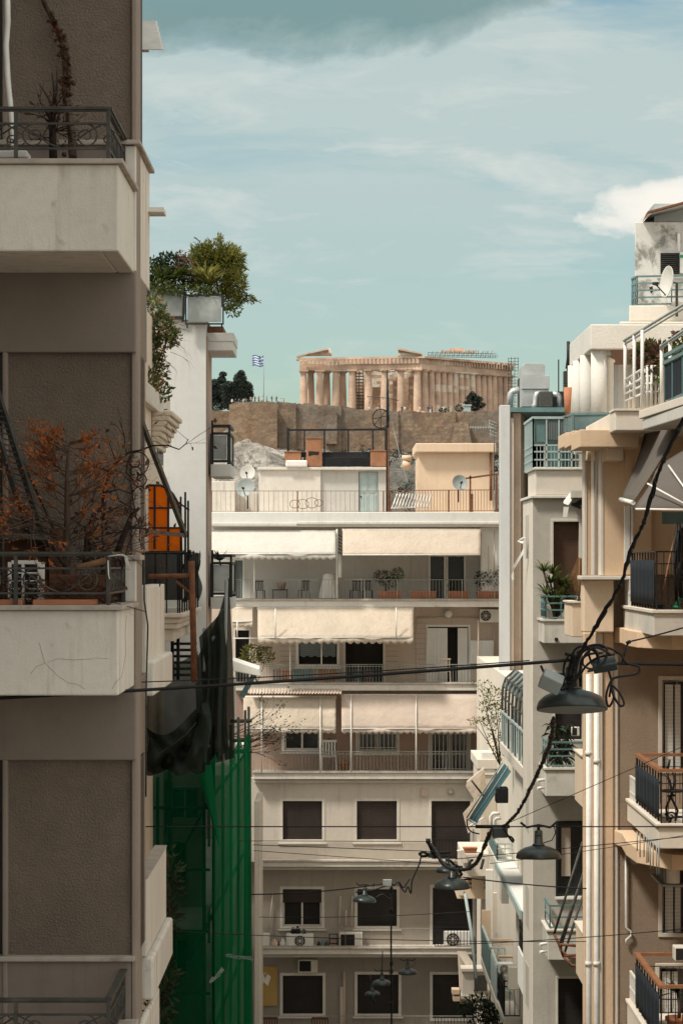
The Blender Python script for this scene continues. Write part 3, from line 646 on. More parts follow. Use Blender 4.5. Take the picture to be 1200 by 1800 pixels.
# middle balcony contents
t = thing('orange_conifer', 'dried orange conifer with feathery twigs on the middle left balcony', 'plant', P(118, 1062, 19.3))
m = MB(); tips = []
tr = [P(118,1062,19.3), P(117,980,19.3), P(119,900,19.32), P(118,840,19.3), P(120,800,19.3), P(124,775,19.3)]
m.tube(tr, [.03,.028,.022,.016,.009,.004], 7)
for i in range(46):
    k = rng.uniform(.9, 4.9); p = tr[int(k)].lerp(tr[int(k)+1], k % 1); side = rng.choice((-1,1)); L = .42*(1-.13*k)*rng.uniform(.6,1.15)
    branch(m, tips, p, (side*1., rng.uniform(-.7,.5), rng.uniform(.0,.75)), L, .007, 2, .4, .12, 3, 4)
for px, py in ((40,905), (25,925), (60,900), (160,870), (175,860)):
    branch(m, tips, P(115, 930, 19.25), P(px,py,19.2)-P(115,930,19.25), .45, .008, 2, .35, .1, 3, 4)
for i in range(16): branch(m, tips, P(rng.uniform(20,75), rng.uniform(900,950), 18.95), (rng.uniform(-1,.4), -.2, rng.uniform(-.3,.4)), .3, .006, 2, .4, .05, 3, 4)
m.build('branches', W['bark'], t)
m = MB()
for q, d in tips:
    for _ in range(3): m.leaf(q-d*rng.uniform(0,.09), d+Vector((rng.gauss(0,.6),rng.gauss(0,.6),rng.gauss(0,.5))), rng.uniform(.022,.045), .013)
m.build('foliage', W['leaf_o'], t, norm=False)
t = thing('bare_climber', 'bare black twisted climber arching over the right end of the middle left balcony', 'plant', P(150, 1062, 19.5))
m = MB(); tips = []
def limb(px, r, Y=19.5, tw=8):
    pts = [P(a, b, Y+rng.uniform(-.06,.06)) for a, b in px]; n = len(pts); m.tube(pts, [r*(1-.6*i/(n-1)) for i in range(n)], 6)
    for i in range(tw):
        k = rng.uniform(.5, n-1.01); p = pts[int(k)].lerp(pts[int(k)+1], k % 1); branch(m, tips, p, (rng.uniform(-1,1), rng.uniform(-.4,.4), rng.uniform(-.7,.8)), rng.uniform(.12,.3), r*.3, 1, .6, 0, 4, 4)
limb([(155,1000),(158,930),(165,905),(180,890),(185,860),(192,835),(200,820),(212,805),(228,795),(245,792)], .02, 19.5, 10)
limb([(200,832),(182,825),(168,820),(150,812)], .009, 19.5, 5)
limb([(245,792),(270,783),(295,783),(315,790),(327,780),(331,772)], .007, 19.9, 5)
limb([(205,975),(218,940),(232,905),(245,893)], .028, 19.6, 8)
limb([(148,1000),(152,950),(150,925)], .02, 19.4, 8)
limb([(185,880),(180,930),(182,985),(178,1020)], .012, 19.5, 10)
limb([(235,800),(225,812),(222,830),(232,842),(246,852)], .008, 19.7, 6); limb([(190,865),(210,860),(240,872)], .006, 19.7, 4); limb([(195,897),(215,890),(240,875)], .006, 19.7, 4)
limb([(95,960),(108,985),(120,1000)], .02, 19.1, 3); limb([(130,975),(150,985),(175,970),(205,960)], .008, 19.3, 12); limb([(215,1000),(225,960),(240,930)], .008, 19.5, 10)
for c, rr in (((240,812),.1), ((236,830),.07), ((247,842),.06)): m.tube(scroll(P(*c,19.6), rr, 1.2, rng.uniform(0,6), 1, Vector((1,0,0))), .006, 4)
m.build('branches', W['twig'], t)
m = MB()
for q, d in tips:
    if rng.random() < .35: m.leaf(q, d+Vector((rng.gauss(0,.6),rng.gauss(0,.6),rng.gauss(0,.6)-.4)), .05, .03)
m.build('dry_leaves', W['leaf_r'], t, norm=False)
# slatted ladder, cupboard, old window, roll, troughs
t = thing('slatted_ladder', 'dark grey slatted ladder leaning across the middle left balcony', 'ladder', P(85, 1000, 19.4))
m = MB(); 
for dx in (-12, 12): m.bar(P(-16+dx,690,19.7), P(68+dx,950,19.3), .025, .05)
m.build('rail', W['iron'], t); m = MB()
for i in range(26):
    f = i/25; q = P(-16,690,19.7).lerp(P(68,950,19.3), f); m.bar(q+Vector((-.05,0,.012)), q+Vector((.05,0,-.012)), .03, .012)
m.build('rung', W['iron'], t); MB().bar(P(37,800,19.6), P(98,935,19.35), .018).build('stay', W['iron'], t)
t = thing('balcony_cupboard', 'dark brown wooden cupboard with a tilted grey lid on the middle left balcony', 'cupboard', P(70, 1060, 19.2))
m = MB(); m.pbox(8, 86, 948, 1062, 19.45, .35); m.build('body', W['darkwood'], t, bevel=.008); m = MB(); m.pbox(86.5, 100, 930, 1062, 19.3, .5); m.build('side_panel', W['darkwood'], t)
m = MB(); m.slab([P(8,945,19.2), P(90,950,19.2), P(70,915,19.8), P(0,918,19.8)], (0,0,.02)); m.build('lid', W['iron'], t)
t = thing('old_window_sash', 'old white window sash with six dark panes standing behind the middle left railing', 'window', P(46, 1062, 18.95))
m = MB(); m.pbox(14,20,988,1058,18.95,.05); m.pbox(66,78,988,1058,18.95,.05); m.pbox(20,66,985,992,18.95,.05); m.pbox(38,43,992,1052,18.95,.05); m.pbox(20,66,1052,1058,18.95,.05)
for py in (1006,1020,1034): m.pbox(20,38,py,py+2.5,18.955,.03); m.pbox(43,66,py,py+2.5,18.955,.03)
m.build('frame', W['white'], t, bevel=.004); m = MB(); m.pbox(20,66,992,1052,18.985,.01); m.build('pane', W['glass'], t)
m = MB(); m.tube([P(133,998,19.0), P(160,992,19.05), P(186,985,19.1)], .022, 8); tag(m.build('reed_roll', W['straw']), 'rolled pale reed mat lying on the railing stays', 'mat')
t = tag(MB().pbox(86, 190, 1010, 1056, 19.1, .3).build('wooden_crate', W['darkwood'], bevel=.01), 'low brown wooden crate behind the scrollwork of the middle left balcony', 'crate')
for a, b, l in ((2, 36, 'short terracotta trough at the left end of the middle left coping'), (62, 165, 'long terracotta trough beside the balcony scrollwork')):
    trough(l, a, b, 1054, 1064, 18.66, .14, group='terracotta troughs on the near coping')
m = MB(); 
for q in range(3): m.tube([P(190+q*4,978,18.6+q*.02), P(210+q*3,975,18.62), P(219+q*2,978,18.66), P(222+q*2,990,18.66), P(224+q*2,1002,18.68)], .003, 5)
m.tube([P(190,985,18.6), P(191,1010,18.6), P(193,1018,18.6)], .004, 5)
tag(m.build('rope', W['white']), 'pale rope looped over the corner of the middle left railing', 'rope')
m = MB()
for i in range(500): m.leaf(P(rng.uniform(0,200), rng.uniform(1020,1062), rng.uniform(18.7,19.2)), (rng.gauss(0,1),rng.gauss(0,1),rng.gauss(0,.6)), rng.uniform(.02,.06), .02)
for i in range(60): q = P(rng.uniform(0,190), rng.uniform(1020,1060), 18.9); m.tube([q, q+Vector((rng.gauss(0,.1),rng.gauss(0,.05),rng.gauss(0,.07)))], .004, 4)
tag(m.build('leaf_litter', W['leaf_r'], norm=False), 'dry leaf litter and twigs behind the middle left railing', 'leaf litter', kind='stuff')
for (px, py, Y, l) in ((282, 1560, 30, 'dark oleander shrub growing beside the lowest left balcony screen'), (274, 1725, 30, 'dark leafy shrub below the lowest left balcony')):
    shrub('oleander', l, [(P(px+15,py-10,Y), (.12,.2,.35), 1), (P(px+8,py+60,Y), (.14,.2,.3), 1)], 'leaf_d', 160, .13, .035, P(px+5,py+170,Y), group='dark shrubs against the green net')

# ------------------------------------------------------------------ second house on the left: cream block with orange glazed balcony
C = thing('cream_apartment_house', 'cream house behind the near block with carved corbels and an orange glazed balcony', 'building', (-4, 45, 0))
CX = -3.03
m = MB(); m.box(-9, CX, 28.2, 46.6, 0, Z(560,44)); m.build('wall', W['cream'], C)  # hidden near end lengthened to cast shade on the ochre block opposite
m = MB(); m.box(-9, -4.35, 46.61, 61.9, 0, 21.5); m.build('rear_wall', W['cream'], C)
for t, c in ((690,712), (745,815)):
    m = MB(); m.box(CX, CX+.03, 44.2, 46.0, Z(c+4,45), Z(t-4,45)); w = m.build('window', W['white'], C, bevel=.01); MB().box(CX+.031, CX+.05, 44.45, 45.75, Z(c,45), Z(t,45)).build('shutter', W['greyshut'], w)
m = MB(); m.box(CX-.2, CX+.08, 43.9, 46.5, Z(742,45), Z(736,45)); m.build('cornice', W['white'], C)
m = MB(); m.box(CX, CX+.11, 40.5, 46.3, 22.38, 22.70); m.box(CX-.02, CX+.13, 46.0, 46.35, 22.36, 22.72); m.build('roof_balcony', W['offwhite'], C, bevel=.02)
m = MB()
for i in range(7): m.box(CX, CX+.34-.045*i, 43.6, 46.2, Z(722+i*9,43.6), Z(731+i*9,43.6))
m.build('corbel', W['cream'], C, bevel=.02)
# lower balcony with cornice moulding
BX = -2.42
for i, (t, c, o) in enumerate(((1078,1086,.0), (1086.2,1096,-.06), (1096.2,1106,-.09), (1106.2,1128,-.16))):
    m = MB(); m.box(-4.4, BX+o+.02, 41.5-o, 47, Z(c,41.5), Z(t,41.5)); m.build('balcony_slab' if i == 0 else 'cornice', W['offwhite'], C, bevel=.015)
zb = Z(1078,41.5); zt = Z(972,41.5)
m = MB(); m.tube([(-3.2,41.6,zt), (BX-.04,41.6,zt), (BX-.04,46.8,zt)], .022, 6)
for k in range(9): m.tube([(BX-.04, 41.6+k*.65, zb), (BX-.04, 41.6+k*.65, zt)], .014, 5)
for k in range(4): m.tube([(-3.0+k*.17, 41.6, zb), (-3.0+k*.17, 41.6, zt)], .012, 5)
m.build('railing', W['black'], C)
m = MB()
def scr(u, v):
    y = 41.56+5.2*u; return Vector((BX+.015*math.sin(u*30+v*3)+.03*math.sin(v*9+u*7), y, zt+.03-(zt-zb-.12)*v+.03*math.sin(u*20)))
m.sheet(scr, 50, 12); m.sheet(lambda u, v: Vector((-3.2+(BX+3.2)*u, 41.55+.02*math.sin(u*12+v*4), zt+.0-(zt-zb-.2)*v)), 20, 10)
m.build('balcony_screen', W['scrim'], C)
# orange glazing
Yo = 43.0; m = MB(); pts = [P(256,970,Yo), P(318,970,Yo)]
arc = [(318,905),(316,893),(311,880),(304,868),(295,859),(284,854)]
pts += [P(a,b,Yo) for a,b in arc]+[P(256,854,Yo)]
orange = thing('orange_glazed_screen', 'bright orange arched plastic screen in a black grid on the cream house balcony', 'screen', P(290, 975, Yo))
m = MB(); m.slab([P(256,970,Yo), P(296,970,Yo), P(296,859.5,Yo), P(284,854,Yo), P(256,854,Yo)], (0,.02,0)); m.slab([P(296.2,970,Yo), P(318,970,Yo), P(318,928,Yo), P(296.2,928,Yo)], (0,.02,0)); m.slab([P(296.2,892,Yo), P(315.6,892,Yo), P(311,880,Yo), P(304,868,Yo), P(296.2,859.7,Yo)], (0,.02,0)); m.build('panel', W['orange'], orange)
m = MB()
for px in (257, 272, 296): m.bar(P(px,855,Yo-.02), P(px,970,Yo-.02), .035)
for py in (893, 928, 970): m.bar(P(256,py,Yo-.02), P(319,py,Yo-.02), .03)
m.tube([P(a,b,Yo-.02) for a,b in [(256,853),(284,853)]+arc[::-1]+[(319,970)]], .02, 5)
for px, py in ((318,893),(326,885),(331,900)): m.tube([P(px,975,Yo+.3), P(px,py-20,Yo+.3)], .018, 5)
m.tube([P(310,880,Yo+.3), P(333,897,Yo+.3)], .015, 5); m.build('frame', W['black'], orange)
# roof-balcony climber
cl = [(P(268,545,44), (.22,.3,.22), 1), (P(280,578,44), (.28,.3,.26), 1.4), (P(268,612,44), (.16,.3,.28), 1.), (P(296,590,44), (.2,.3,.18), .7), (P(275,650,44), (.2,.3,.22), .9), (P(286,690,44), (.14,.3,.14), .35), (P(262,670,43), (.12,.3,.2), .6)]
shrub('hanging_climber', 'green and rust leaved climber spilling over the cream house roof balcony', cl, 'leaf_g', 260, .085, .04, P(262,700,44), stem_mat='twig')
shrub('rust_climber', 'rusty brown climber shoots mixed through the hanging green climber', [(c, (r[0]*1.15, r[1], r[2]*1.15), k) for c, r, k in cl], 'straw', 80, .07, .035, P(262,700,44), stem_mat='twig')
m = MB()
for _ in range(0):
    p = P(290+rng.uniform(-12,12), rng.uniform(560,640), 44); m.tube([p, p+Vector((rng.uniform(.1,.3),0,rng.uniform(-.1,.1))), p+Vector((rng.uniform(.3,.5),0,-rng.uniform(.05,.45)))], .005, 4)
tips = []
for _ in range(7): branch(m, tips, P(288+rng.uniform(-12,12), rng.uniform(560,640), 44), (1, 0, rng.uniform(-.5,.3)), .35, .005, 1, .4, -.3, 5, 4)
tag(m.build('trailing_twigs', W['twig']), 'thin bare twigs trailing from the climber across the white block', 'plant')

# ------------------------------------------------------------------ white block with roof garden
Yb = 62.0
Bk = thing('white_apartment_block', 'plain white block with a blank end wall, frosted glass balconies and a roof garden', 'building', (-5, 64, 0))
bx = X(362, Yb)
m = MB(); m.box(-12, bx, Yb, 64.2, 0, Z(566,Yb)); m.box(-12, -4.6, 64.21, 76, 0, Z(566,Yb)); m.build('wall', W['bwall'], Bk)
m = MB(); m.box(bx+.001, bx+.03, Yb+.15, 64.19, 0, Z(590,Yb)); m.build('side_wall', W['redwall'], Bk)  # shade of this side face put into a red-brown sheet
m = MB(); m.box(-12, bx+.03, Yb-.04, 64.3, Z(566,Yb)+.001, Z(562,Yb)); m.build('coping', W['coping'], Bk)
def glassbal(px1, t, c, st, sb, Y0=62.5, Y1=64.5, roof=False):
    x1 = X(px1, Y0); b = MB().box(bx+.082, x1+.04, Y0, Y1, Z(sb,Y0), Z(st,Y0)).build('balcony_slab', W['whitegrey'], Bk, bevel=.015)
    m = MB(); z0, z1 = Z(c,Y0), Z(t,Y0)
    for q in ((x1,Y0+.05), (x1,Y1-.1), (bx+.12,Y0+.05)): m.box(q[0]-.05, q[0]+.03, q[1]-.03, q[1]+.03, Z(st,Y0)+.001, z1)
    for zz in (z1, z0+.02): m.bar((bx+.1,Y0+.05,zz), (x1,Y0+.05,zz), .05, .06); m.bar((x1,Y0,zz), (x1,Y1,zz), .05, .06)
    m.bar((bx+.1,Y0+.05,z1+.17), (x1,Y0+.05,z1+.17), .06, .07); m.bar((x1,Y0,z1+.17), (x1,Y1,z1+.17), .06, .07); m.bar((bx+.12,Y0+.05,z1), (bx+.12,Y0+.05,z1+.3), .05)
    m.bar((x1,Y0+.05,z1), (x1,Y0+.05,z1+.17), .05); m.build('railing', W['black'], b)
    m = MB(); m.box(bx+.14, x1-.06, Y0+.06, Y0+.08, z0+.06, z1-.04); m.box(x1-.02, x1, Y0+.1, Y1-.1, z0+.06, z1-.04); m.build('glass_panel', W['frost'], b); return b
glassbal(403, 762, 812, 816, 838); glassbal(406, 990, 1045, 1050, 1070)
m = MB(); m.box(bx+.001, X(410,62.5), 62.3, 64.6, Z(616,62.3), Z(600,62.3)); m.box(bx+.001, X(410,62.5)+.02, 62.28, 64.6, Z(600,62.3)+.001, Z(585,62.3)); m.build('roof_slab', W['whitegrey'], Bk, bevel=.01)
m = MB(); m.box(bx+.001, X(392,62.5), 62.6, 64.4, Z(584,62.5), Z(573,62.5)); m.build('roof_kerb', W['rust'], Bk)
for a, b, t, c, Y in ((262,322,508,557,61.9), (328,391,520,568,61.8)):
    m = MB(); g = m.pbox(a+2, b-2, t+2, c-2, Y, .02).build('glass_panel', W['frost'], Bk); m = MB(); rect_frame(m, a, b, t, c, Y-.01, 2.5, .05, .02); m.pbox(a, a+2.4, c+2.6, c+9, Y, .05); m.pbox(b-2.4, b, c+2.6, c+9, Y, .05); m.build('panel_frame', W['black'], Bk)
for i, (a, b) in enumerate(((284, 318), (345, 380))):
    t = tag(MB().lathe([(.30,0),(.36,.5),(.38,.52),(.36,.53),(.3,.5)], P((a+b)/2, 562, 62.6), 20).build('white_planter', W['white']), ('white tub behind the left roof garden glass', 'white tub behind the right roof garden glass')[i], 'planter', 'white tubs in the roof garden')
# roof garden planting
Yg = 62.6
shrub('green_roof_bush', 'dense green bush at the left end of the roof garden', [(P(268,480,Yg), (.5,.4,.36), 1.2), (P(297,468,Yg), (.36,.4,.3), .9), (P(262,510,Yg), (.35,.4,.3), .9), (P(318,490,Yg), (.3,.4,.3), .6)], 'leaf_d', 700, .10, .055, P(280,560,Yg))
shrub('red_roof_bush', 'small red brown bush in the middle of the roof garden', [(P(325,468,Yg-.2), (.24,.3,.26), 1), (P(318,450,Yg), (.14,.2,.12), .4)], 'leaf_r', 200, .08, .04, P(325,520,Yg))
bl = [(P(345,478,Yg+.4), (.4,.3,.36), .9), (P(350,455,Yg+.3), (.24,.3,.26), .7), (P(378,448,Yg+.3), (.30,.3,.26), .9), (P(400,452,Yg+.3), (.30,.3,.26), .9), (P(372,500,Yg+.2), (.5,.3,.34), 1.2), (P(408,465,Yg+.2), (.26,.3,.3), 1.), (P(414,500,Yg), (.22,.3,.3), .9), (P(395,480,Yg+.2), (.35,.3,.4), 1.2), (P(405,525,Yg), (.22,.3,.2), .6)]
shrub('yellow_roof_bush', 'tall yellow green feathery bush at the right end of the roof garden', bl, 'leaf_y', 560, .19, .032, P(385,545,Yg), sr=.008)
m = MB(); tips = []
for _ in range(15): branch(m, tips, P(rng.uniform(345,412), rng.uniform(440,480), Yg+.3), (rng.uniform(-.5,.5), 0, 1), rng.uniform(.25,.5), .008, 1, .35, .1, 4, 4)
for q in ((415,535),(420,540),(412,550)): branch(m, tips, P(q[0],q[1]-15,Yg), (1, 0, -.15), .36, .008, 1, .4, 0, 4, 4)
t = thing('feathery_shoots', 'long loose shoots rising from the right end of the roof garden', 'plant', P(385, 540, Yg+.3)); m.build('stem', W['bark'], t)
m = MB()
for q, d in tips:
    for _ in range(9): m.leaf(q-d*rng.uniform(0,.25), d+Vector((rng.gauss(0,.6),rng.gauss(0,.6),rng.gauss(0,.6))), .10, .03)
m.build('foliage', W['leaf_y'], t, norm=False)
t = spiky('fan_palm', 'spiky fan palm in front of the yellow roof bush', [P(360,490,Yg-.42), P(368,500,Yg-.42)], 'leaf_p', P(362,545,Yg-.42), .74, .07, 70, 'palm', .5)
spiky('small_fan_palm', 'small dark fan palm between the green and red roof bushes', [P(308,490,Yg-.42), P(282,492,Yg-.42)], 'leaf_g', P(300,545,Yg-.42), .6, .06, 50, 'palm', .5)
shrub('trailing_roof_plant', 'low trailing greenery hanging over the roof garden railing', [(P(330,510,Yg-.8), (.8,.1,.12), 1.), (P(280,505,Yg-.8), (.35,.1,.16), .6), (P(410,545,Yg-.5), (.2,.2,.15), .3)], 'leaf_g', 420, .08, .04, P(330,520,Yg-.7))
spiky('potted_agave', 'dark spiky agave above the black framed balcony of the white block', [P(386,985,62.6)], 'leaf_d', P(386,1000,62.6), .36, .09, 26, 'plant', .1)
# small white folding awning below, bracket, bare twigs
t = thing('folding_arm_awning', 'small white folding arm awning jutting from the white block above the green net', 'awning', P(420, 1190, 60))
m = MB(); m.slab([P(408,1160,60), P(456,1176,60), P(459,1190,60), P(410,1180,60)], (0,.5,.05)); m.build('cassette', W['white'], t, bevel=.02); MB().bar(P(425,1225,60.3), P(447,1185,60.3), .09, .12).build('arm', W['tealmetal'], t)
m = MB(); m.pbox(408,414,1190,1345,63,.3); tag(m.build('drain_pipe', W['offwhite']), 'off white drain pipe at the corner behind the black nets', 'pipe')
t = thing('bare_olive_shrub', 'sparse twiggy shrub reaching over the cream awnings from the scaffold', 'plant', P(415, 1330, 60)); m = MB(); tips = []
for k in range(11):
    branch(m, tips, P(412, rng.uniform(1270,1325), 60), (1, rng.uniform(-.3,.3), rng.uniform(-.25,.45)), rng.uniform(.6,1.05), .012, 2, .35, .05, 4, 4)
m.build('branches', W['twig'], t); m = MB()
for q, d in tips:
    for _ in range(2): m.leaf(q, d+Vector((rng.gauss(0,.6),rng.gauss(0,.6),rng.gauss(0,.6))), .06, .025)
m.build('foliage', W['leaf_d'], t, norm=False)

# ------------------------------------------------------------------ scaffold, nets
S = thing('facade_scaffold', 'steel tube scaffold wrapped in bright green debris netting on the left of the street', 'scaffold', (-2.6, 47, 0))
m = MB(); sx = lambda Y: -2.12+(Y-44)*.0185
for Y in (44.15, 46.5, 49, 51.5, 54, 56.5, 57.9):
    m.tube([(sx(Y)-.1, Y, 0), (sx(Y)-.1, Y, 16.9)], .03, 6); m.tube([(sx(Y)-.85, Y, 0), (sx(Y)-.85, Y, 16.5)], .03, 6)
for z in (4,6,8,10,12,14,16):
    m.tube([(sx(44)-.1, 44.1, z), (sx(58)-.1, 58, z)], .028, 6); m.tube([(-3.6, 44.12, z), (sx(44), 44.12, z)], .028, 6); m.tube([(-3.6,44.12,z+1), (sx(44),44.12,z+1)], .025, 6)
for x in (-3.3, -2.75): m.tube([(x, 44.12, 0), (x, 44.12, 16.6)], .03, 6)
for z in (8,10,12,14): m.tube([(-3.3,44.14,z), (-2.2,44.14,z+2)], .024, 5)
for py in (1268, 1302, 1322): m.tube([P(405,py,57), P(443,py-1,57)], .04, 6)
m.build('tube', W['iron'], S)
m = MB(); 
for z in (6,8,10,12,14): m.box(-3.6, sx(44)-.1, 44.15, 45, z+.03, z+.08); m.box(sx(44)-.85, sx(44)-.12, 45.01, 58, z+.03, z+.08)
m.build('plank', W['offwhite'], S)
m = MB(); 
def netside(u, v):
    Y = 44+14*u; zt = 16.75-.62*u+.25*abs(math.sin(u*9)); k = .02+.035*math.sin(u*5.5+v*1.5)+.04*math.sin(v*5+u*4)+.012*math.sin(u*17+1.1*math.sin(v*9))
    return Vector((sx(Y)+k, Y, zt*(1-v)-.2*v))
m.sheet(netside, 110, 50); m.build('net', W['netg'], S)
m = MB(); m.sheet(lambda u, v: Vector((-3.75+(3.83+sx(44))*u, 43.98+.05*math.sin(u*12+v*5)+.06*math.sin(v*11), 16.75-16.9*v)), 40, 40); m.build('net', W['netg2'], S)
m = MB()   # torn flap of netting folding over the corner
def flap(u, v):
    a = P(372,1345,43.8).lerp(P(388,1490,43.7), v); b = P(346,1350,43.8).lerp(P(384,1486,43.6), v**1.7); return a.lerp(b, u)+Vector((0,-.12*math.sin(u*3.1),0))
m.sheet(flap, 8, 24); m.build('net', W['netg'], S)
m = MB()   # stitched seams where the net sheets are laced together
for a, b, Y in (((391,1680),(440,1686),46.2), ((362,1726),(385,1702),43.9)):
    n = 9
    for i in range(n):
        q = P(a[0]+(b[0]-a[0])*i/n, a[1]+(b[1]-a[1])*i/n, Y); q.x += .08; m.tube(scroll(q, .035, 1., i, 1, Vector((1,0,0)), 10), .008, 4)
m.build('lacing', W['palemetal'], S)
# building under the scaffold
U = thing('house_under_scaffold', 'dim shuttered house front seen through the sheer green net', 'building', (-3.2, 47, 0))
m = MB(); m.wall(240, 360, 1330, 1990, 46.65, .3, [(300,350,1385,1440),(282,296,1370,1470),(275,330,1480,1560),(290,330,1650,1720)]); m.build('wall', W['brownwall'], U)
for h in ((300,350,1385,1440),(282,296,1370,1470),(275,330,1480,1560),(290,330,1650,1720)): window(U, *h, 46.65, 3, 'brownwall', 'glass', mull=1)
# dark nets
D = thing('shade_net', 'crumpled black shade net tied over the scaffold beside the near block', 'net', P(300, 1360, 42.6))
m = MB()
def dn(u, v):
    px = 256+(92)*u+14*v*u; top = 1155+18*math.sin(u*3.2)-10*u; py = top+(1352-top)*v+8*math.sin(u*9)*v
    f = .16*math.sin(u*7+v*9)+.12*math.sin((u*5-v*6)*2.1)+.09*math.sin(u*19+v*4)
    return P(px, py, 42.5+f)
m.sheet(dn, 50, 44); m.build('net', W['netd'], D)
m = MB()
def dn2(u, v):
    px = 256+110*u+6*math.sin(v*5); py = 1262+30*math.sin(u*4+.5)+(1358-1262-30*math.sin(u*4+.5)*1.0+6*math.sin(u*13))*v; f = .2*math.sin(v*6+u*8)+.1*math.sin(u*21-v*8); return P(px, py, 42.25+f)
m.sheet(dn2, 50, 30); m.build('folded_net', W['netd2'], D)
m = MB(); m.tube([P(270,1330,42.0), P(300,1312,41.95), P(328,1290,42.0), P(345,1270,42.1)], .005, 5); m.build('tie', W['iron'], D)
D = thing('draped_net', 'tall dark green shade net hanging in folds before the white block', 'net', P(375, 1345, 45))
m = MB()
def dn3(u, v):
    l = 388-48*min(1, v*3.0)**1.1+8*v; r = 402+10*math.sin(min(1,v*1.2)*1.5); px = l+(r-l)*u
    top = 1015+55*(1-u); py = top+(1350-45*u*0-top)*v-18*u*v
    f = .22*math.sin(u*16+v*1.5)*(.35+.65*v)+.08*math.sin(u*37+v*3); return P(px, py, 45.4+f)
m.sheet(dn3, 60, 40); m.build('net', W['netd2'], D)
m = MB()
def dn4(u, v):
    px = 350+(44+6*v)*u+4*v; py = 1120-50*u+(1345-1120+25*u)*v; f = .16*math.sin(u*14+v*2); return P(px+3*math.sin(v*6), py, 45.0+f)
m.sheet(dn4, 30, 30); m.build('folded_net', W['netd2'], D)
for q_, r_ in (((372,1125,385,1110),.03),((388,1120,389,1085),.03),((360,1180,360,1105),.035),((398,1020,392,1340),.03)): MB().tube([P(q_[0],q_[1],45.05), P(q_[2],q_[3],45.4)], r_, 6).build('pole', W['greybox'], D)
t = thing('rusty_scaffold_frame', 'rust red scaffold pole with a cross arm beside the black balcony screen', 'scaffold', P(338, 1200, 40))
m = MB(); m.tube([P(337,986,40), P(339,1080,40), P(342,1200,40)], .045, 8); m.build('pole', W['rust'], t); m = MB(); m.tube([P(262,1013,40.1), P(334,1012,40)], .035, 8); m.tube([P(310,1022,40.05), P(336,1043,40)], .022, 6); m.build('cross_arm', W['rust'], t)
t = thing('steel_stair', 'black steel stair flight behind the rusty scaffold pole', 'stair', P(320, 1190, 46)); m = MB()
for i in range(6): m.pbox(300, 345, 1130+i*11, 1134+i*11, 45.6+.05*i, .3)
for px in (303, 313, 338): m.tube([P(px,1120,45.5), P(px,1195,45.5)], .03, 5)
m.build('steps', W['black'], t)
m = MB(); m.box(-9, -3.05, 76.2, 91.2, 0, 14); tag(m.build('shading_house', W['cream2']), 'low house added behind the green net to shade the far building', 'building')  # added house, hidden by the net, shading the lower far facade
m = MB(); m.box(X(447,88), X(457,88), 88, 91.3, 0, Z(1408,88)); tag(m.build('boundary_wall', W['offwhite'], bevel=.02), 'narrow off white wall end between green net and far building', 'wall')
# ------------------------------------------------------------------ the facade closing the street
YM, YB = 94.0, 92.6
B = thing('apartment_building', 'wide cream apartment building closing the street, with rows of balconies and awnings', 'building', (0, 96, 0))
def mwall(name, a, b, t, c, Y, mat, holes=(), d=.3): return MB().wall(a, b, t, c, Y, d, holes).build(name, W[mat], B)
m = MB(); m.box(X(366,95), X(884,95), 95, 107, 0, Z(900,95)); m.build('rear_wall', W['cream2'], B)
# roof parapet and cornice
m = MB(); m.pbox(366, 888, 900, 926, YB, .25); m.build('roof_parapet', W['whitewall'], B, bevel=.02)
m = MB(); m.pbox(364, 522, 919, 925, YB-.12, .119); m.pbox(522, 885, 917, 922, YB-.08, .079); m.build('cornice', W['slabedge'], B, bevel=.02)
m = MB(); m.box(X(366,YB), X(888,YB), YB+.251, 107, Z(903,YB)-.3, Z(903,YB)); m.build('roof_deck', W['pink'], B)
m = MB(); m.pbox(845, 890, 926.2, 1056, YB+.3, 1.09); m.build('end_pier', W['whitewall'], B, bevel=.02)
m = MB(); m.pbox(884, 891, 930, 1990, YB-.1, .39); m.build('edge_pilaster', W['whitewall'], B, bevel=.01)
# storey walls
F5 = [(756,780,978,1052),(787,815,978,1052),(413,427,985,1052)]
mwall('storey_wall', 366, 845, 926, 1058, YM, 'whitegrey', F5)
F4 = [(525,592,1128,1168),(607,673,1125,1203),(752,822,1102,1203),(414,438,1108,1203)]
mwall('storey_wall', 366, 884, 1058.1, 1205, YM, 'pink', F4)
F3 = [(500,562,1284,1318),(630,697,1284,1320),(757,822,1284,1357)]
mwall('storey_wall', 366, 884, 1205.1, 1367, YM, 'redwall', F3)
F2 = [(497,566,1408,1476),(627,697,1408,1476),(758,826,1408,1510)]
mwall('storey_wall', 366, 884, 1367.1, 1515, YB+.35, 'cream2', F2)
F1 = [(497,565,1563,1628),(628,697,1563,1628),(760,830,1560,1668)]
mwall('storey_wall', 366, 884, 1515.1, 1670, YB+.9, 'brownwall', F1)  # browner than the storeys above: shade put into the wall colour
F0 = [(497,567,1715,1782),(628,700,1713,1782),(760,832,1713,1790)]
mwall('storey_wall', 366, 884, 1670.1, 1830, YB+.9, 'brownwall_shade', F0)
mwall('ground_storey', 366, 884, 1830.1, 2025, YB+.9, 'brownwall_shade')
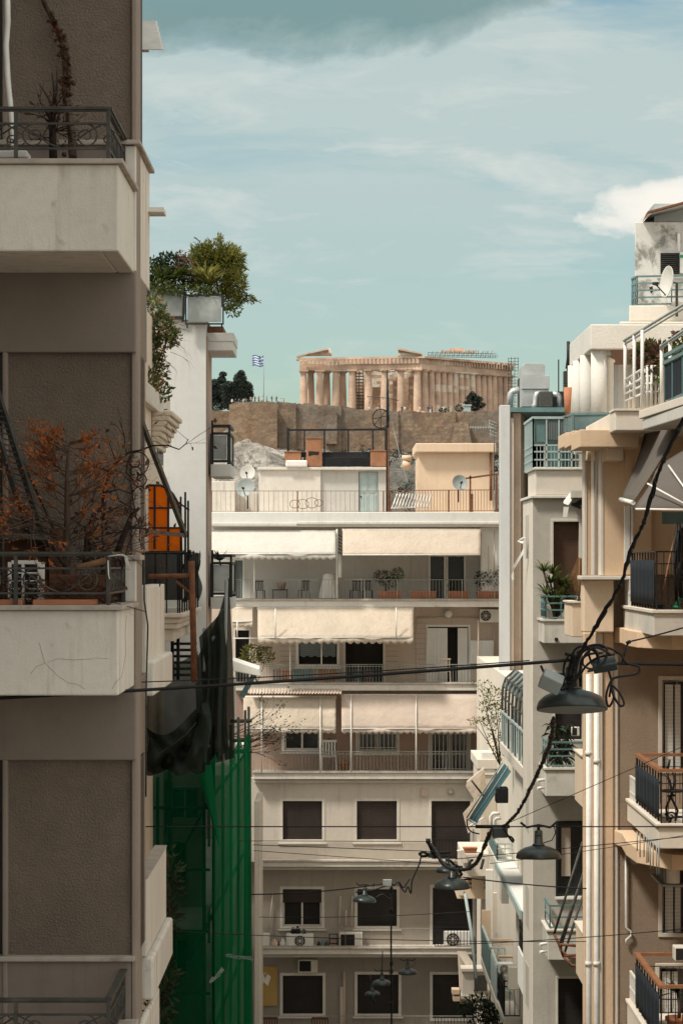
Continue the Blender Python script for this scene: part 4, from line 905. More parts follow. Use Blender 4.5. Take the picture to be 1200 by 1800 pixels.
# windows
for h in F5[:2]: window(B, *h, YM, 3, 'white', 'glass', 'balcony_door', False, 0, .12)
window(B, *F5[2], YM, 2, 'white', 'greyshut', 'balcony_door', False)
w = window(B, *F4[0], YM, 5, 'white', 'dark', mull=0, inset=.15)
m = MB(); m.pbox(527, 590, 1128, 1148, YM-.02, .02)
m.sheet(lambda u, v: P(527+63*u, 1148+(4+3*abs(math.sin(u*15)))*v, YM-.01), 40, 1); m.build('blind', W['greyshut'], w)
window(B, *F4[1], YM, 4, 'offwhite', 'dark', 'balcony_door', False, inset=.2); window(B, *F4[3], YM, 3, 'offwhite', 'dark', 'balcony_door', False, inset=.2)
w = window(B, *F4[2], YM, 4, 'white', 'dark', 'balcony_door', False, inset=.2)
m = MB(); m.pbox(750, 786, 1104, 1202, YM-.08, .05); m.pbox(804, 821, 1104, 1202, YM-.08, .05); m.build('shutter', W['whiteshut'], w)
m = MB()
for a, b in ((750,767),(768.5,786),(804,821)): rect_frame(m, a+3, b-3, 1107, 1199, YM-.09, 2.6, .03, .01)
m.build('shutter_frame', W['white'], w)
window(B, *F3[0], YM, 5, 'white', 'glass', mull=1)
for h, k in ((F3[1], 'window'), (F3[2], 'balcony_door')):
    w = window(B, *h, YM, 5, 'offwhite', 'glass', k, k == 'window', 1); m = MB(); n = int((h[1]-h[0])/7)
    for i in range(n+1): px = h[0]+(h[1]-h[0])*i/n; m.bar(P(px, h[2], YM-.05), P(px, h[3], YM-.05), .022)
    for py in (h[2]+6, h[3]-6): m.bar(P(h[0], py, YM-.05), P(h[1], py, YM-.05), .022)
    m.build('grille', W['whitemetal'], w)
for h in F2: window(B, *h, YB+.35, 5, 'offwhite', 'shutter', sill=h[3] < 1500)
window(B, *F1[0], YB+.9, 5, 'slabedge', 'dark', mull=1, drop=.36, inset=.16); window(B, *F1[1], YB+.9, 5, 'slabedge', 'blackshut'); window(B, *F1[2], YB+.9, 5, 'slabedge', 'blackshut', 'balcony_door', False)
for h in F0: window(B, *h, YB+.9, 5, 'slabedge', 'blackshut', sill=h[3] < 1785)
# floor slabs
for t, c, a, b, y in ((1056,1067,405,890,YB),(1203,1214,408,886,YB),(1359,1370,445,846,YB),(1515,1524,455,812,YB-.1),(1668,1678,455,830,YB-.1)):
    m = MB(); m.box(X(a,y), X(b,y), y, YM-.01, Z(c,y), Z(t,y)); s = m.build('balcony_slab', W['slabedge'], B, bevel=.015)
    m = MB(); m.box(X(a-1,y), X(b+1,y), y-.05, y+.4, Z(t,y)+.001, Z(t-3,y)); m.build('slab_nosing', W['coping'], s, bevel=.008)
for t, c, y in ((1371,1376,YB+.2),(1524.4,1529,YB+.3),(1678.4,1683,YB+.3)):
    m = MB(); m.box(X(447,y), X(846,y), y, y+.15, Z(c,y), Z(t,y)); m.build('moulding', W['slabedge'], B, bevel=.02)
m = MB(); m.box(X(880,YB), X(892,YB), YB-.02, YB+.28, Z(1055,YB), Z(1008,YB)); m.box(X(868,YB), X(885,YB), YB-.02, YB+.28, Z(1202,YB), Z(1160,YB)); m.box(X(865,YB), X(888,YB), YB-.06, YB+.32, Z(1160,YB)+.001, Z(1155,YB)); m.build('balcony_pier', W['whitewall'], B, bevel=.015)
# fine ribs of the low cladding under the second storey windows
m = MB()
for i in range(86): px = 458+i*3.52; m.box(X(px,YB), X(px+1.9,YB), YB+.325, YB+.351, Z(1512,YB), Z(1481,YB))
m.build('ribbed_cladding', W['cream2'], B)
# railings
def rl(a, b, t, c, gap, r, mat, rails=(1.,), Y=YB+.06, **k):
    return railing(B, [P(a,c,Y), P(b,c,Y)], (c-t)*Y/F, gap, r, mat, rails, **k)
rl(412, 880, 1019, 1054, .11, .007, 'thinrail', post=10, pr=.02)
rl(412, 868, 1168, 1201, .10, .009, 'thinrail', (1., .9), post=14, pr=.02)
rl(447, 843, 1321, 1357, .115, .011, 'thinrail', (1., .88), post=14, pr=.02)
rl(760, 824, 1476, 1508, .11, .016, 'black', (1.,), Y=YB+.2)
rl(456, 758, 1632, 1665, .5, .008, 'thinrail', (1.,)); rl(764, 826, 1630, 1665, .11, .014, 'black', (1., .85))
rl(456, 830, 1786, 1826, .5, .008, 'thinrail', (1.,)); rl(456, 487, 1790, 1826, .09, .03, 'darkwood'); rl(548, 576, 1790, 1826, .09, .03, 'darkwood'); rl(764, 832, 1788, 1826, .11, .014, 'black')
m = MB()
for i in range(26): px = 608+i*2.5; m.box(X(px,YB), X(px+1.2,YB), YB+.12, YB+.14, Z(1200,YB), Z(1171,YB))
m.build('dark_railing', W['black'], B)
# awnings
g5 = 'cream awnings on the far facade'
awning('bright white awning at the left of the top storey', 371, 590, 934, 974, YB-.02, YB-.75, 'canvasw', 10, 12, g5)
awning('plain cream awning with straight hem at the right of the top storey', 602, 844, 931, 976, YB-.02, YB-.75, 'canvas', 0, 12, g5)
awning('wide cream scalloped awning on the second storey from the top', 453, 726, 1069, 1121, YB-.02, YB-1.0, 'canvas2', 11, 13, g5)
awning('narrow short cream awning left of the wide scalloped awning', 408, 444, 1069, 1093, YB-.02, YB-.6, 'canvas', 10, 10, g5)
awning('left cream awning with two white poles, third storey from the top', 428, 590, 1225, 1281, YB-.02, YB-.5, 'canvas2', 9, 11, g5, (460, 563), 1358)
awning('long cream scalloped awning with three white poles, third storey from the top', 600, 855, 1222, 1281, YB-.02, YB-.5, 'canvas3', 9, 11, g5, (617, 731, 855), 1358)
m = MB()
def cor(u, v): 
    p = P(436+164*u, 1211+8*v, YB-.15-.3*v); p.z += .02*math.sin(u*190); return p
m.sheet(cor, 260, 1); m.build('corrugated_strip', W['pink'], B)
for px, t, c in ((592,930,1055),(447,975,1055),(597,975,1015)): MB().tube([P(px,t,YB-.0), P(px,c,YB-.0)], .03 if px != 597 else .07, 6).build('awning_post', W['whitemetal'], B)
m = MB()
for py in range(940, 976, 6): m.tube([P(594,py,YB-.1), P(601,py+4,YB-.1)], .02, 4)
m.build('awning_bracket', W['black'], B)
for px, t, c in ((484,1070,1121),(696,1068,1120),(565,1132,1168),(510,1125,1200),(417,1093,1120)): MB().tube([P(px,t,YB-1.02 if c < 1122 else YB-.2), P(px,c,YB-1.05 if c < 1122 else YB-.2)], .022, 5).build('awning_post', W['whitemetal'], B)
MB().tube([P(410,1122,YB-1.05), P(452,1122,YB-1.05)], .02, 5).build('awning_bar', W['whitemetal'], B)
for a_, b_, Y_, r_ in (((730,1086),(842,1086),YM-.08,.025),((732,1086),(732,1200),YM-.12,.02),((868,1100),(868,1200),YM-.1,.03),((840,1090),(840,1200),YB+.3,.025),((858,960),(858,1010),YM-1.2,.02),((868,932),(868,1010),YM-1.2,.02),((598,1575),(596,1628),YB+.82,.035),((608,1600),(607,1628),YB+.82,.04),((619,1575),(617,1628),YB+.82,.03),((600,1735),(600,1830),YB+.8,.06),((605,1708),(604,1830),YB+.8,.04),((480,1570),(472,1640),YB+.82,.03)):
    MB().tube([P(*a_,Y_), P(*b_,Y_)], r_, 6).build('drain_pipe', W['pink'], B)
m = MB(); m.pbox(740, 751, 1386, 1400, YB+.28, .069); m.build('alarm_box', W['pink'], B); m = MB(); m.ball(P(792,1392,YB+.3), .11, 12); m.build('wall_lamp', W['coping'], B)
m = MB()
for py in range(1095, 1205, 9): m.pbox(728, 751, py, py+.9, YM-.015, .014)
for py in range(1135, 1205, 9): m.pbox(492, 524, py, py+.9, YM-.015, .014); m.pbox(674, 700, py, py+.9, YM-.015, .014)
m.build('plaster_joint', W['brownwall'], B)

# things standing on those balconies
def chair(label, px, py, Y, mat, s=1., group='chairs on the far balconies', rz=0., armless=True):
    c = P(px, py, Y); th = thing('chair', label, 'chair', c, group); w = .42*s
    q = lambda x, y, z: c+Vector((x*s, y*s, z*s))
    m = MB(); m.hexa([q(-.21,-.2,.43), q(.21,-.2,.43), q(.21,.2,.43), q(-.21,.2,.43)], [q(-.21,-.2,.46), q(.21,-.2,.46), q(.21,.2,.46), q(-.21,.2,.46)]); m.build('seat', W[mat], th, bevel=.008)
    m = MB()
    for i in range(5): m.bar(q(-.16+.08*i,.2,.47), q(-.16+.08*i,.26,.88), .045*s, .015*s)
    m.bar(q(-.21,.26,.88), q(.21,.26,.88), .03*s, .06*s); m.build('backrest', W[mat], th)
    for x in (-.19,.19):
        for y in (-.18,.2): MB().bar(q(x,y,.43), q(x*1.08,y*1.1,0), .03*s).build('leg', W[mat], th)
    th.rotation_euler.z = rz; return th
for px, l in ((457,'black chair nearest the left pole on the top balcony'),(534,'black chair left of the white draped cover'),(624,'left of the two black chairs beside the round topiary'),(646,'right of the two black chairs beside the round topiary')):
    chair(l, px, 1054, YM-.6, 'black', .72, rz=rng.uniform(-.4,.4)+(math.pi if px in (457, 624) else 0))
t = thing('side_table', 'low black table with a red brown basket on the top balcony', 'table', P(492, 1054, YM-.6)); k = YM/F
m = MB(); m.pbox(478, 506, 1036, 1038, YM-.7, .5); m.build('tabletop', W['black'], t)
for a in (479, 503):
    for d in (0,.42): MB().pbox(a, a+2, 1038.1, 1054, YM-.7+d, .04).build('leg', W['black'], t)
t = tag(MB().lathe([(.10,0),(.17,.22),(.18,.24),(.16,.22),(.1,.02)], P(495,1036,YM-.5), 14).build('basket', W['redwall']), 'red brown basket on the low black table', 'basket')
m = MB()
def drape(u, v):
    a = u*2*math.pi; r = .16+.12*v+.04*math.sin(a*5)*v; c = P(578,1010,YM-.6); return c+Vector((math.cos(a)*r*(1.2), math.sin(a)*r, -.8*v))
m.sheet(drape, 40, 8); m.lathe([(.17,0),(.12,.03),(.02,.05)], P(578,1010,YM-.6)); tag(m.build('covered_parasol', W['white']), 'white cloth covered stand beside the middle pole of the top balcony', 'cover')
for a, b, l in ((665,706,'terracotta trough below the round topiary'),(721,766,'empty terracotta trough right of the topiary'),(787,824,'terracotta trough in front of the glass door'),(838,881,'terracotta trough with a dark hedge at the right end')):
    trough(l, a, b, 1039, 1054, YB+.2, .28)
shrub('trough_plant', 'spreading grey green plant in the trough left of the topiary', [(P(672,1015,YB+.35), (.32,.2,.24), 1), (P(683,1024,YB+.35), (.3,.2,.18), .6)], 'leaf_d', 330, .09, .03, P(678,1040,YB+.35))
shrub('round_topiary', 'round clipped topiary ball above the terracotta trough', [(P(698,1010,YB+.35), (.24,.24,.24), 1)], 'leaf_g', 420, .06, .03, P(697,1040,YB+.35))
shrub('hedge_plant', 'dark bushy hedge in the trough at the right end of the top balcony', [(P(847,1020,YB+.35), (.26,.2,.3), 1), (P(868,1018,YB+.35), (.28,.2,.32), 1)], 'leaf_d', 420, .08, .035, P(860,1042,YB+.35))
shrub('pier_plant', 'small dark potted plant on the pier at the right end of the top balcony', [(P(884,1000,YB+.1), (.15,.12,.12), 1)], 'leaf_d', 150, .08, .035, P(884,1010,YB+.1))
shrub('trough_plant', 'small plant in the trough in front of the glass door', [(P(800,1030,YB+.35), (.26,.2,.16), 1)], 'leaf_d', 200, .09, .03, P(800,1042,YB+.35))
make_ac('white air conditioner with a dark fan high on the second storey from the top', 843, 877, 1071, 1094, YM-.35, .34, True, fx=.3)
m = MB(); m.ball(P(788,1079,YM-.2), .14, 16); t = m.build('globe_lamp', W['white']); tag(t, 'white globe lamp on the wall above the louvred shutters', 'lamp')
t = thing('wall_cabinet', 'white two door metal cabinet right of the louvred shutters', 'cabinet', P(846, 1166, YM-.3)); MB().pbox(826, 867, 1126, 1166, YM-.3, .3).build('body', W['white'], t, bevel=.01)
m = MB(); m.pbox(828, 846, 1128, 1164, YM-.315, .014); m.pbox(847.5, 865, 1128, 1164, YM-.315, .014); m.build('door', W['whitewall'], t, bevel=.004)
chair('pale wooden slatted chair below the louvred shutters', 781, 1201, YM-.5, 'pink', .95, 'pale wooden chairs', math.pi); chair('pale wooden slatted chair below the white cabinet', 854, 1201, YM-.5, 'pink', .95, 'pale wooden chairs', math.pi)
shrub('balcony_bush', 'bushy light green plant at the left end of the second balcony', [(P(442,1150,YB+.4), (.35,.25,.34), 1), (P(467,1152,YB+.4), (.3,.25,.3), .9), (P(430,1165,YB+.4), (.22,.2,.2), .5)], 'leaf_y', 420, .10, .045, P(452,1200,YB+.4))
for i, (a, b, mt) in enumerate(((497,512,'rustbox'),(516,530,'tealmetal'),(533,548,'tealmetal'),(560,574,'rustbox'),(578,590,'rustbox'),(622,634,'tealmetal'),(641,655,'rustbox'),(480,492,'redwall'))):
    n = ('first','second','third','fourth','fifth','sixth','seventh','eighth')
    l = {497:'rust coloured storage box left of the teal boxes under the small window',516:'left teal storage box under the small window',533:'right teal storage box under the small window',560:'left of two rust storage boxes by the dark door',578:'right of two rust storage boxes by the dark door',622:'teal storage box in front of the dark door',641:'rust storage box in front of the dark door',480:'red brown storage box at the left of the second balcony'}[a]
    m = MB(); m.pbox(a, b, 1180, 1201, YB+.5, .35); m.pbox(a-1, b+1, 1177.5, 1179.9, YB+.48, .39); tag(m.build('storage_box', W[mt], bevel=.01), l, 'box', 'storage boxes behind the second balcony railing')
chair('white slatted garden chair under the round potted shrub', 578, 1358, YB+.55, 'whitemetal', 1.25, None, math.pi)
shrub('potted_round_shrub', 'dark round shrub behind the white slatted chair', [(P(578,1312,YM-.4), (.26,.2,.24), 1)], 'leaf_d', 320, .08, .04, P(578,1357,YM-.4))
tag(MB().lathe([(.11,0),(.17,.3),(.19,.31),(.19,.36),(.15,.36),(.14,.3)], P(605,1357,YB+.5), 18).build('flower_pot', W['terracotta']), 'terracotta pot beside the brown post on the third balcony', 'pot')
m = MB(); m.pbox(591.5, 597.5, 1222, 1358, YM-.5, .2); m.build('brown_post', W['redwall'], B)
make_ac('air conditioner with bottles on top at the left of the lower balcony', 503, 551, 1642, 1666, YB+.45, .35, fx=.5)
make_ac('air conditioner with a dark slatted face in the middle of the lower balcony', 596, 637, 1640, 1666, YB+.45, .35, False)
make_ac('air conditioner with a round fan at the right of the lower balcony', 780, 828, 1637, 1666, YB+.45, .35, fx=.32)
make_ac('boxy window air conditioner above the lowest left window', 524, 558, 1687, 1710, YB+.65, .3, False, fx=.4)
t = tag(MB().pbox(459, 474, 1642, 1666, YB+.4, .4).build('white_canister', W['white'], bevel=.03), 'white box shaped canister at the left end of the lower balcony', 'canister')
for i, (px, w_, t_, mt, l) in enumerate(((482,7,1650,'peach','short peach jug next to the white canister'),(497,6,1650,'whitemetal','white bottle beside the first air conditioner'),(490,4,1655,'iron','small grey bottle between the peach jug and white bottle'),(515,4,1630,'black','leftmost black bottle on top of the first air conditioner'),(523,5,1628,'black','middle black bottle on top of the first air conditioner'),(534,4,1632,'iron','grey bottle on top of the first air conditioner'),(560,4,1655,'black','small black flask right of the first air conditioner'),(567,4,1652,'tealmetal','teal flask right of the first air conditioner'),(574,4,1654,'iron','grey flask left of the slatted rack'))):
    c = 1641.5 if px in (515,523,534) else 1666; Y = YB+.6; k = Y/F; h = (c-t_)*k; r = w_*k
    tag(MB().lathe([(r,0),(r,h*.6),(r*.45,h*.78),(r*.4,h),(r*.1,h)], P(px,c,Y), 12).build('bottle', W[mt]), l, 'bottle', 'bottles on the lower balcony')
t = thing('wire_rack', 'small dark wire rack on the lower balcony left of the slatted air conditioner', 'rack', P(586,1666,YB+.6)); m = MB()
for px in (579,593): m.bar(P(px,1641,YB+.6), P(px,1666,YB+.6), .03)
for py in (1642,1650,1658,1664): m.bar(P(579,py,YB+.6), P(593,py,YB+.6), .025)
m.build('frame', W['black'], t); m = MB(); m.pbox(581, 591, 1651, 1663, YB+.62, .2); m.build('tin', W['redwall'], t)
t = thing('shop_sign', 'square ochre sign with a white double leaf emblem on the lowest storey', 'sign', P(470, 1768, YB+.8))
MB().pbox(453, 487, 1699, 1768, YB+.82, .06).build('board', M('ochre_sign', (.42,.27,.085), .6, var=.12, scale=.6, streak=.2), t, bevel=.008)
m = MB(); Ys = YB+.816
m.poly([P(456,1713,Ys), P(463,1712,Ys), P(466,1720,Ys), P(461,1733,Ys), P(456,1727,Ys)]); m.poly([P(470,1712,Ys), P(476,1717,Ys), P(471,1733,Ys), P(464,1726,Ys)]); m.poly([P(456,1712,Ys), P(458,1710.5,Ys), P(467,1710,Ys), P(468,1711.3,Ys), P(463,1711.5,Ys)])
m.build('emblem', W['white'], t)

# ---- roof of that building
YR = 95.5
t = thing('rooftop_wash_house', 'low grey white rooftop room with a pale panelled door', 'building', P(568, 905, YR+1))
m = MB(); m.pbox(455, 563.8, 824, 910, YR-.1, 3.4); m.build('left_wall', W['offwhite'], t, bevel=.02); m = MB(); m.wall(564, 680, 826, 910, YR, .3, [(630,664,829,908)]); m.pbox(564, 680, 826, 910, YR+.5, 3); m.build('right_wall', W['whitegrey'], t)
m = MB(); m.pbox(453, 683, 821, 825.8, YR-.2, 3.8); m.build('roof_slab', W['slabedge'], t, bevel=.01)
d = MB().pbox(631, 663, 830, 908, YR+.06, .05).build('door', W['palemetal'], t); m = MB()
for a in (634, 649):
    for q, s_ in ((834,866),(871,903)): m.pbox(a, a+11, q, s_, YR+.045, .014)
m.build('door_panel', W['palemetal'], d, bevel=.004); MB().ball(P(634,873,YR+.03), .03, 8).build('handle', W['black'], d)
t = thing('stair_house', 'plain peach coloured stair house with a flat overhanging roof', 'building', P(800, 900, 99)); m = MB(); m.pbox(735, 868, 795, 905, 98, 4); m.build('wall', W['peach'], t, bevel=.02)
m = MB(); m.pbox(730, 871, 779, 794.9, 97.7, 4.6); m.build('roof_slab', W['peach'], t, bevel=.03); m = MB(); m.tube([P(862,795,97.9), P(862,880,97.9)], .05, 6); m.build('drain_pipe', W['rust'], t)
t = thing('iron_frame_shelter', 'black iron skeleton shelter on the roof of the wash house', 'shelter', P(595, 821, 97)); m = MB(); Yq = 96.2
for px in (507, 535, 570, 612, 655, 681):
    for d in (0, 1.7): m.bar(P(px,755+rng.uniform(-1,2),Yq+d), P(px,821,Yq+d), .05)
for py in (756, 797):
    for d in (0, 1.7): m.bar(P(505,py,Yq+d), P(684,py-1,Yq+d), .06, .07)
for px in (507, 595, 681): m.bar(P(px,756,Yq), P(px,756,Yq+1.7), .05)
m.build('frame', W['black'], t)
m = MB(); m.pbox(505, 684, 797.5, 804, Yq-.03, .05); m.build('side_sheet', W['black'], t)
for q_ in ((504,508,752,800,Yq-.06,.1),(676,684,752,821,Yq-.06,.1),(545,683,803,820,Yq+2.2,.05)): MB().pbox(*q_).build('corner_sheet', W['black'], t)
for a, b, q, s_, l in ((538,566,771,820,'tall rusty sheet metal tank with a dark hole'),(651,682,793,820,'square rusty box at the right end of the iron shelter'),(500,529,795,812,'low rusty box at the left end of the iron shelter')):
    t = thing('rusty_box', l, 'box', P((a+b)/2, s_, Yq-.5), 'rusty boxes on the roof'); MB().pbox(a, b, q, s_, Yq-.6, .5).build('body', W['rustbox'], t, bevel=.02)
    m = MB(); m.pbox(a-1, b+1, q-2, q-.2, Yq-.62, .54); m.build('lid', W['rustbox'], t)
    if a == 538: m = MB(); m.poly([P(542,793,Yq-.605), P(561,794,Yq-.605), P(560,800,Yq-.605), P(550,800,Yq-.605), P(542,802,Yq-.605)]); m.build('hole', W['dark'], t)
tag(MB().pbox(502, 540, 809, 821, Yq-1.0, .39).build('foam_block', W['white'], bevel=.05), 'low white block beside the rusty tank', 'block')
t = thing('antenna_mast', 'tall dark antenna mast with a wire hoop and crossed rods above the roof', 'antenna', P(681, 905, YB+.5)); Ya = YB+.5
MB().tube([P(681,905,Ya), P(681,700,Ya), P(680,650,Ya)], [.06,.05,.02], 8).build('mast', W['black'], t)
m = MB(); c = P(669,736,Ya-.1)
for r in (.29, .275): m.tube([c+Vector((math.cos(i*math.pi/18)*r, 0, math.sin(i*math.pi/18)*r*1.15)) for i in range(36)], .012, 5, True)
m.tube([P(655,736,Ya-.1), P(685,730,Ya-.1)], .012, 5); m.tube([P(669,720,Ya-.1), P(669,752,Ya-.1)], .012, 5); m.tube([P(657,748,Ya-.1), P(685,712,Ya-.1)], .012, 5); m.build('hoop', W['black'], t)
m = MB(); m.tube([P(645,697,Ya), P(682,700,Ya), P(700,704,Ya)], .012, 5); m.tube([P(648,711,Ya), P(654,695,Ya)], .01, 5); m.tube([P(652,650,Ya), P(680,655,Ya), P(700,651,Ya)], .014, 5); m.tube([P(697,645,Ya), P(700,655,Ya)], .012, 4)
for i in range(6): m.tube([P(640+i*8,698,Ya), P(641+i*8,703,Ya)], .008, 4)
m.build('rods', W['iron'], t)
m = MB(); m.tube(wire_pts(P(688,740,Ya), P(717,850,Ya), .1, 12), .012, 4); tag(m.build('guy_cable', W['palemetal']), 'pale guy cable slanting down from the antenna mast', 'wire')
t = thing('yagi_antenna', 'small comb shaped aerial above the peach stair house', 'antenna', P(868, 790, 97)); m = MB(); m.tube([P(868,860,97), P(868,744,97)], .018, 5); m.build('mast', W['iron'], t); m = MB(); m.tube([P(824,751,97), P(870,751,97)], .012, 4)
for i in range(9): m.tube([P(826+i*4.5,748.5,97), P(826+i*4.5,753.5,97)], .012, 4)
for i in range(5): m.tube([P(859,738+i*6,97), P(872,743+i*6,97)], .012, 4)
m.tube([P(859,738,97), P(862,768,97)], .01, 4); m.build('rods', W['palemetal'], t)
dish('large grey dish at the left end of the far roof', 433, 858, YB+1, .33, (-.35,-1,.25), mat='greybox'); dish('white dish behind the grey one on the far roof', 436, 832, YB+4, .27, (-.2,-1,.3), mat='whitegrey'); dish('dark round dish in front of the peach stair house', 807, 849, YB+1.2, .27, (.25,-1,.3))
t = thing('roof_railing', 'rusty thin bar railing along the far flat roof', 'railing', P(630, 900, YB+.3))
railing(t, [P(372,901,YB+.12), P(682,901,YB+.12)], 38*YB/F, .16, .007, 'rust', (1.,), 'railing_panel', post=18, pr=.03)
railing(t, [P(685,901,YB+.12), P(881,900,YB+.12)], 39*YB/F, .10, .010, 'rust', (1.,), 'railing_panel', post=20, pr=.04)
for q_ in ((682,752,682,901,.05),(829,868,829,900,.08),(826,836,826,900,.06),(872,832,872,898,.07),(880,834,880,898,.09),(818,841,883,832,.06)): MB().bar(P(q_[0],q_[1],YB+.1), P(q_[2],q_[3],YB+.1), q_[4]).build('post', W['rust'], t)
t = thing('stacked_louvres', 'stack of leaning white louvre shutters behind the roof railing', 'shutter', P(715, 900, YB+1)); m = MB()
for i in range(12): m.bar(P(689+i*5.5,893,YB+1), P(698+i*5.5,868,YB+1.2), .04)
m.bar(P(686,893,YB+.95), P(757,890,YB+.95), .05); m.build('slats', W['whitemetal'], t)
m = MB()
for c, r in (((518,886),.17), ((532,886),.2), ((548,884),.22), ((560,884),.14)): m.tube([P(*c,YB+.6)+Vector((math.cos(i*math.pi/9)*r, .03*math.sin(i), math.sin(i*math.pi/9)*r*.8)) for i in range(18)], .012, 4, True)
tag(m.build('cable_coil', W['rust']), 'loose coils of old cable lying behind the roof railing', 'cable')
m = MB(); m.pbox(372, 413, 846, 905, 97.5, 2); m.pbox(413.1, 452, 866, 905, 98.5, 2); tag(m.build('rooftop_room', W['offwhite'], bevel=.02), 'low off white rooftop room behind the two dishes', 'building')
m = MB(); m.lathe([(.15,0),(.15,.28),(.08,.3),(.08,.36)], P(706,815,100), 12, (1,0,-.4)); m.lathe([(.1,0),(.1,.35)], P(706,805,100), 10, (1,0,0)); tag(m.build('stove_pipe', W['peach']), 'short pale elbow pipe right of the iron shelter', 'pipe')
# ------------------------------------------------------------------ the rock with its rampart and the ruined temple
YT = 656.0
T = thing('ancient_temple', 'ruined honey coloured marble temple with rows of columns on the hilltop', 'temple', (20, 665, Z(724,YT)))
C0 = Vector((X(733,YT), YT, 0)); E = Vector((-1, .16, 0)); E = E/abs(E.x); N = Vector((1, 1.0, 0)); zb, zc, zt = Z(723,YT), Z(649,YT), Z(626,YT)
eW = (733-533)*YT/F
nX = 23.6
def colm(h, r=.95):
    m = MB(); n = 20; prof = [(r,0),(r*.995,h*.25),(r*.95,h*.5),(r*.88,h*.75),(r*.8,h*.925),(r*.8,h*.93),(r*.86,h*.94),(r*1.16,h*.968)]
    for a, z in prof: pass
    rings = []; fine = []
    for (a0, z0_), (a1, z1_) in zip(prof[:4], prof[1:5]):
        for j in range(3): fine.append((a0+(a1-a0)*j/3, z0_+(z1_-z0_)*j/3))
    prof = fine+prof[4:]
    for a, z in prof:
        rings.append([m.bm.verts.new((math.cos(2*math.pi*j/(2*n))*a*(1 if j % 2 else .94), math.sin(2*math.pi*j/(2*n))*a*(1 if j % 2 else .94), z)) for j in range(2*n)])
    for i in range(len(rings)-1):
        for j in range(2*n): m.bm.faces.new([rings[i][j], rings[i][(j+1) % (2*n)], rings[i+1][(j+1) % (2*n)], rings[i+1][j]])
    m.bm.faces.new(rings[-1]); s = r*1.2; m.box(-s, s, -s, s, h*.9685, h); return m
oz = ORG[T.name]
def put(m, p, name='column'):
    bmesh.ops.translate(m.bm, vec=Vector((p.x, p.y, zb)), verts=m.bm.verts); o = m.build(name, W['marble'], T); return o
first = None
COLS = []
def restored(me):
    c = me.copy(); c.materials.append(W['fresh']); b0, b1 = rng.uniform(.1,.5), rng.uniform(.5,.9)
    zs = [p.center.z for p in c.polygons]; lo, hi = min(zs), max(zs); pick = {k for k in range(9) if rng.random() < .38}
    for p in c.polygons:
        if int((p.center.z-lo)/(hi-lo)*8.99) in pick and p.center.x < rng.uniform(.2,.9): p.material_index = 1
    return c
def col_at(p, new=False):
    global first
    if first is None: first = colm(zc-zb).build('column', W['marble'], T, norm=True); first.location = Vector((p.x, p.y, zb))-oz; fix = first.data; fix.transform(Matrix.Translation(oz)); return first
    c = first.copy(); COL.objects.link(c)
    if new: c.data = rng.choice(COLS)
    c.location = Vector((p.x, p.y, zb))-oz; c.rotation_euler.z = rng.uniform(0,.3); return c
for i in range(8): col_at(C0+E*eW*i/7)
COLS = [restored(first.data) for _ in range(6)]
for i in range(1, 17): col_at(C0+N*nX*(i/16)**.93, 2 < i < 10)
for px in (546, 574, 602): col_at(Vector((X(px,YT+7), YT+7, 0)))
def lpath(off0, off1, z0, z1, mat, name, par=T, a0=0., a1=1., b1=1.):
    a = C0+E*(eW*a1+1.2*0)+E*off0; c = C0+Vector((off0, -off0*.9, 0)); b = C0+N*(nX*b1)+Vector((off0*.6, -off0*.1, 0))
    i = Vector((0, 2.2+off1, 0)); m = MB()
    m.hexa([Vector((q.x,q.y,z0)) for q in (a, c, c+i+Vector((-.9,0,0)), a+i)], [Vector((q.x,q.y,z1)) for q in (a, c, c+i+Vector((-.9,0,0)), a+i)])
    m.hexa([Vector((q.x,q.y,z0)) for q in (c, b, b+Vector((-1.8,1.2,0)), c+i+Vector((-.9,0,0)))], [Vector((q.x,q.y,z1)) for q in (c, b, b+Vector((-1.8,1.2,0)), c+i+Vector((-.9,0,0)))])
    return m.build(name, mat, par)
mas = masonry_mat('honey_marble_blocks', (.54,.38,.27), (.46,.31,.21), (.30,.18,.11), .5, .9, .5, (.68,.62,.53), .52)
H = zt-zc
ent = lpath(.95, .0, zc, zc+H*.40, W['marble'], 'architrave'); lpath(1.02, .0, zc+H*.401, zc+H*.82, mas, 'frieze'); lpath(1.75, .6, zc+H*.821, zc+H*.97, W['marble'], 'cornice')
m = MB()
for i in range(30):
    p = C0+E*(eW*i/29)+Vector((0,-1.12,0)); m.box(p.x-.38, p.x+.38, p.y-.02, p.y+.3, zc+H*.42, zc+H*.80)
for i in range(1, 34):
    p = C0+N*nX*(i/33)+Vector((.8,-.75,0)); m.box(p.x-.2, p.x+.2, p.y-.22, p.y+.5, zc+H*.42, zc+H*.81)
m.build('triglyph', W['marble'], T)
m = MB()
for i in range(34):
    p = C0+N*nX*(i/33)+Vector((1.25,-.9,0)); 
    if rng.random() < .75: m.box(p.x-.2, p.x+.25, p.y-.3, p.y+.4, zc+H*.78, zc+H*rng.uniform(.85,1.02))
m.build('broken_cornice', W['marble'], T)
for pts, d in (([(523,626),(583,625.5),(583,612.5),(574,613.5),(545,620)], 1.5), ([(699,625.5),(742,626),(741,622),(722,617),(714,618),(714,614),(700,613)], 1.5)):
    m = MB(); q = [P(a,b-.5,YT-.5) for a, b in pts]; m.slab(q[::-1], (0,d,0)); m.build('pediment', mas, T)
